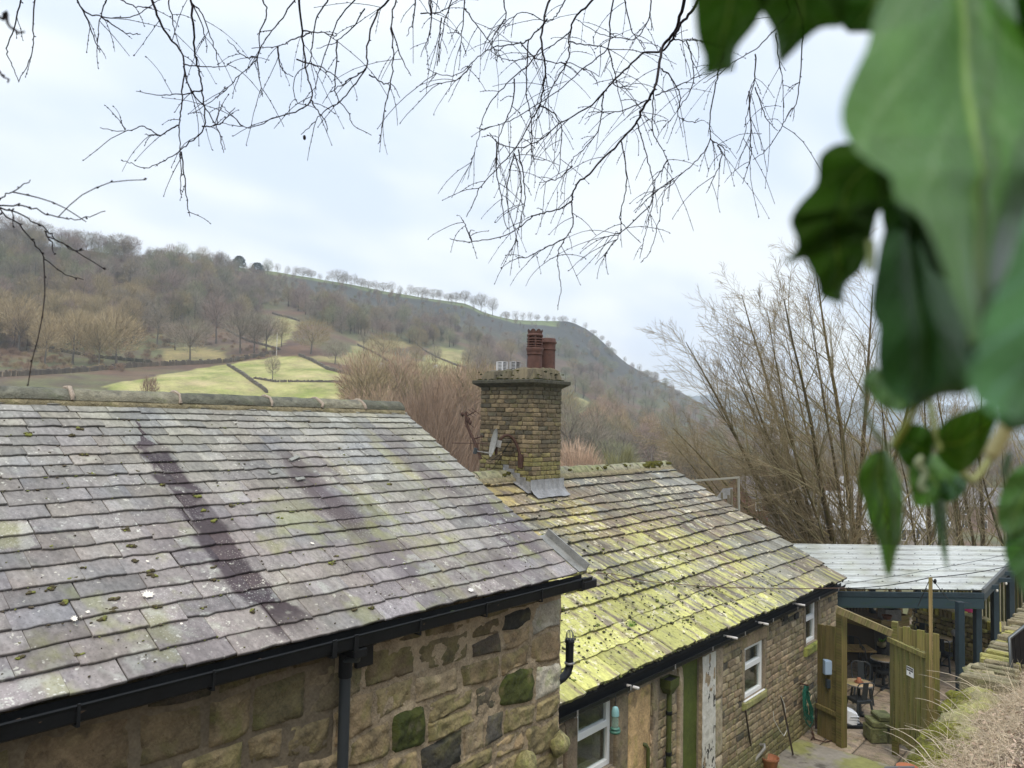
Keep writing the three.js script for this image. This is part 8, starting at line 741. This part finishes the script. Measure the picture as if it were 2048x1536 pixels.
// ================================================================ ivy hanging close to the lens
{
  const t = thing('ivy_vine', 'large glossy green ivy leaves hanging close to the lens at the right', 'ivy', at(1980, -200, 0.25)), r = rng(801);
  const leafTex = colorTex(256, 512, (u, v) => { const s = Math.abs(u - 0.5) * 2, k = 0.74 + 0.5 * fbm(u * 6, v * 9, 5); let c = [0.046 * k, 0.122 * k, 0.014 * k]; const mid = 1 - sst(0.012, 0.05, s), lat = 1 - sst(0.02, 0.10, Math.abs(((v * 5 + s * 0.9) % 1) - 0.5) * 1.0 - 0.0 + 0.35 - 0.35); c = mix3(c, [0.20, 0.30, 0.08], mid * 0.85); const q = Math.abs((v * 4.2 - s * 1.5 + 10) % 1 - 0.5); return mix3(c, [0.095, 0.175, 0.055], (1 - sst(0.0, 0.09, q)) * 0.8 * sst(0.02, 0.2, s)); }, false);
  const leafM = (tint, rough = 0.42) => M(tint, rough, { map: leafTex, bumpMap: rep(bumpGrain, 2), bumpScale: 0.0004, transmission: 0.35, thickness: 0, specularIntensity: 0.10 });
  const solidM = (tint, rough = 0.34) => M(tint, rough, { map: leafTex, bumpMap: rep(bumpGrain, 2), bumpScale: 0.0012, specularIntensity: 0.32 });
  const resample = (L, n) => { const c = new THREE.CatmullRomCurve3(L.map(([x, y]) => V(x, y, 0)), false, 'centripetal'); return c.getSpacedPoints(n).map(p => [p.x, p.y]); };
  function leaf(L, R, f0, tilt, bulge, m, dep) { const n = 46, k = 10, a = resample(L, n), b = resample(R, n), g = gb(), id = []; for (let i = 0; i <= n; i++) for (let j = 0; j <= k; j++) { const u = j / k, v = i / n, s = Math.abs(u - 0.5) * 2, x = lerp(a[i][0], b[i][0], u), y = lerp(a[i][1], b[i][1], u); const f = f0 + tilt[0] * (u - 0.5) + tilt[1] * (v - 0.5) + bulge * (1 - s) * (v > 0.02 ? 1 : 0.5) - bulge * 0.8 * Math.exp(-s * s * 40) + 0.004 * f0 * Math.sin(v * 17 + u * 5); const p = at(x, y, f); id.push(g.vv(p, u, v)); } for (let i = 0; i < n; i++) for (let j = 0; j < k; j++) { const q = i * (k + 1) + j; g.q(id[q], id[q + 1], id[q + k + 2], id[q + k + 1]); } part(t, 'leaf', g.geo(), m); }
  // largest leaf, facing the sky
  leaf([[1800, -90], [1748, 30], [1735, 90], [1712, 140], [1688, 195], [1682, 240], [1702, 290], [1740, 325], [1782, 352], [1790, 395], [1842, 435], [1868, 485], [1895, 560], [1928, 640], [1955, 705]], [[1990, -120], [2080, -60], [2140, 60], [2200, 200], [2160, 320], [2090, 400], [2040, 480], [2020, 540], [2010, 590], [2000, 630], [1985, 665], [1975, 680], [1970, 690], [1962, 700], [1957, 706]], 0.165, [0.035, -0.045], -0.016, M([1.25, 1.3, 1.15], 0.38, { map: leafTex, bumpMap: rep(bumpGrain, 2), bumpScale: 0.0014, specularIntensity: 0.5, transmission: 0.3, thickness: 0 }));
  // leaf hanging below it at the right edge
  leaf([[2075, 330], [2050, 430], [2015, 540], [1965, 640], [1942, 700], [1932, 745], [1948, 795], [1985, 826], [2030, 842]], [[2200, 330], [2320, 430], [2360, 560], [2330, 680], [2250, 770], [2180, 820], [2110, 850], [2060, 860], [2034, 850]], 0.15, [0.03, -0.035], -0.010, solidM([0.85, 1.0, 2.0], 0.42));
  // dark leaf at upper left, two points down
  leaf([[1386, -80], [1389, 20], [1396, 80], [1409, 115], [1407, 152]], [[1560, -80], [1540, -10], [1512, 48], [1472, 102], [1468, 140]], 0.21, [0.01, 0.02], -0.006, leafM([0.72, 0.70, 0.5], 0.6)); leaf([[1500, -80], [1515, 10], [1527, 28], [1546, 62], [1557, 130]], [[1720, -80], [1694, 10], [1684, 50], [1640, 58], [1562, 128]], 0.212, [-0.01, 0.02], -0.006, leafM([0.62, 0.6, 0.45], 0.6));
  leaf([[1600, -90], [1650, -10], [1675, 40], [1690, 60]], [[1900, -90], [1880, 10], [1780, 60], [1700, 66]], 0.22, [0, 0.01], -0.004, leafM([0.5, 0.55, 0.4], 0.6));
  // dark lobed leaf against the sky
  leaf([[1716, 285], [1672, 288], [1640, 312], [1632, 368], [1598, 408], [1581, 440], [1594, 490], [1566, 528]], [[1790, 350], [1785, 380], [1770, 410], [1748, 440], [1735, 480], [1690, 500], [1632, 512], [1570, 527]], 0.215, [0.012, 0.0], -0.005, leafM([0.62, 0.60, 0.38], 0.6)); leaf([[1590, 430], [1597, 492], [1612, 522], [1634, 566], [1640, 592], [1682, 608]], [[1760, 400], [1752, 440], [1740, 490], [1722, 540], [1692, 570], [1685, 606]], 0.216, [0.012, 0.004], -0.004, leafM([0.62, 0.60, 0.38], 0.6));
  // leaf behind, middle
  leaf([[1800, 438], [1770, 470], [1752, 540], [1746, 610], [1756, 655], [1754, 720], [1772, 780], [1832, 816]], [[1850, 450], [1890, 520], [1918, 590], [1942, 660], [1950, 720], [1950, 765], [1928, 788], [1885, 792], [1838, 818]], 0.195, [0.02, -0.03], -0.008, solidM([0.80, 0.95, 1.0], 0.5));
  leaf([[1762, 400], [1772, 430], [1758, 500], [1748, 560], [1742, 612], [1748, 640]], [[1860, 420], [1880, 470], [1900, 560], [1880, 600], [1800, 650], [1754, 646]], 0.205, [0.01, 0], -0.004, leafM([0.45, 0.5, 0.32], 0.6));
  leaf([[1738, 270], [1750, 340], [1760, 400], [1766, 450], [1790, 520], [1850, 610], [1900, 680]], [[2000, 270], [2010, 380], [2010, 480], [2000, 560], [1980, 620], [1950, 660], [1910, 690]], 0.226, [0, 0], -0.004, leafM([0.6, 0.62, 0.4], 0.6));
  leaf([[2000, -120], [2040, 60], [2060, 200], [2020, 320], [2000, 420]], [[2300, -120], [2340, 100], [2300, 300], [2200, 420], [2080, 460]], 0.185, [0, 0.02], -0.01, leafM([0.55, 0.75, 0.4], 0.5));
  leaf([[1930, 560], [1950, 620], [1990, 700], [2000, 780], [1990, 840]], [[2300, 560], [2300, 640], [2250, 760], [2150, 830], [2020, 862]], 0.2, [0, 0.02], -0.008, leafM([0.75, 0.9, 0.8], 0.5));
  // small hanging leaves
  const sm = [[[[1768, 898], [1740, 908], [1718, 945], [1716, 972], [1728, 1000], [1738, 1040], [1758, 1090], [1769, 1140], [1778, 1156]], [[1772, 896], [1790, 930], [1806, 985], [1806, 1030], [1802, 1080], [1792, 1108], [1788, 1130], [1782, 1150], [1780, 1156]], 0.30, [1.25, 1.25, 0.55]], [[[1790, 870], [1796, 858], [1830, 848], [1862, 860], [1868, 900]], [[1784, 880], [1792, 900], [1810, 930], [1840, 950], [1866, 905]], 0.29, [0.9, 0.95, 0.5]], [[[1862, 880], [1890, 842], [1940, 820], [1985, 812], [1992, 845]], [[1868, 890], [1880, 920], [1918, 945], [1960, 915], [1990, 850]], 0.27, [1.2, 1.15, 0.45]], [[[1815, 940], [1822, 985], [1830, 1010], [1862, 1010], [1890, 985]], [[1850, 905], [1890, 915], [1925, 940], [1925, 965], [1895, 985]], 0.285, [1.6, 1.5, 1.2]], [[[1862, 985], [1862, 1010], [1872, 1060], [1882, 1100], [1893, 1140]], [[1885, 985], [1892, 1010], [1893, 1060], [1895, 1100], [1896, 1140]], 0.285, [1.0, 1.1, 1.0]], [[[1880, 960], [1884, 1000], [1900, 1005], [1925, 990]], [[1895, 945], [1925, 945], [1935, 970], [1928, 988]], 0.283, [0.6, 0.9, 0.7]], [[[2060, 920], [2022, 945], [2000, 990], [1994, 1040], [2008, 1065], [2018, 1075]], [[2120, 930], [2110, 980], [2080, 1030], [2060, 1060], [2040, 1075], [2022, 1078]], 0.26, [1.3, 1.35, 1.2]], [[[2018, 1060], [2008, 1090], [2012, 1120], [2035, 1165], [2050, 1195]], [[2110, 1060], [2110, 1110], [2090, 1150], [2070, 1180], [2054, 1196]], 0.26, [0.9, 1.1, 0.8]], [[[2010, 910], [2002, 940], [2006, 960]], [[2026, 900], [2020, 940], [2008, 962]], 0.28, [0.8, 0.75, 0.4]], [[[1735, 740], [1728, 765], [1740, 790], [1765, 815], [1800, 825]], [[1755, 738], [1800, 745], [1830, 765], [1835, 800], [1810, 825]], 0.25, [1.3, 1.25, 0.5]]];
  for (const [L, R, f, tint] of sm) leaf(L, R, f, [0.012, -0.012], -0.004, M(tint, 0.45, { map: leafTex, bumpMap: rep(bumpGrain, 2), bumpScale: 0.0008, specularIntensity: 0.3, transmission: 0.45, thickness: 0 }));
  const stem = (P, f, rad, c) => { const g = gb(); g.tube(new THREE.CatmullRomCurve3(P.map(([x, y], i) => at(x, y, Array.isArray(f) ? lerp(f[0], f[1], i / (P.length - 1)) : f))).getPoints(P.length * 5), rad, 8); part(t, 'stem', g.geo(), M(c, 0.55)); };
  stem([[1746, 735], [1730, 760], [1728, 800], [1742, 850], [1768, 888], [1785, 895]], [0.26, 0.29], 0.0008, [0.16, 0.22, 0.10]); stem([[1836, 800], [1815, 845], [1787, 892]], [0.24, 0.29], 0.0013, [0.34, 0.40, 0.07]); stem([[1948, 690], [1950, 660], [1948, 500], [1960, 300], [1990, 100], [2010, -150]], [0.18, 0.21], 0.0014, [0.20, 0.26, 0.08]); stem([[1860, 800], [1868, 850], [1880, 900]], 0.27, 0.0009, [0.30, 0.34, 0.10]); stem([[2015, 850], [2000, 880], [1980, 915]], 0.23, 0.0022, [0.40, 0.34, 0.14]); stem([[1925, 945], [1945, 960], [1990, 900]], 0.28, 0.0012, [0.32, 0.33, 0.12]); stem([[1845, 915], [1835, 925], [1850, 945], [1840, 975], [1870, 985]], 0.282, 0.0013, [0.36, 0.40, 0.22]); stem([[1740, 480], [1742, 512], [1738, 540]], 0.21, 0.0012, [0.36, 0.42, 0.16]);
  stem([[2010, -150], [2060, -400], [2100, -900], [2300, -1500]], [0.21, 0.4], 0.003, [0.14, 0.12, 0.07]);
}
renderer.render(scene, camera);
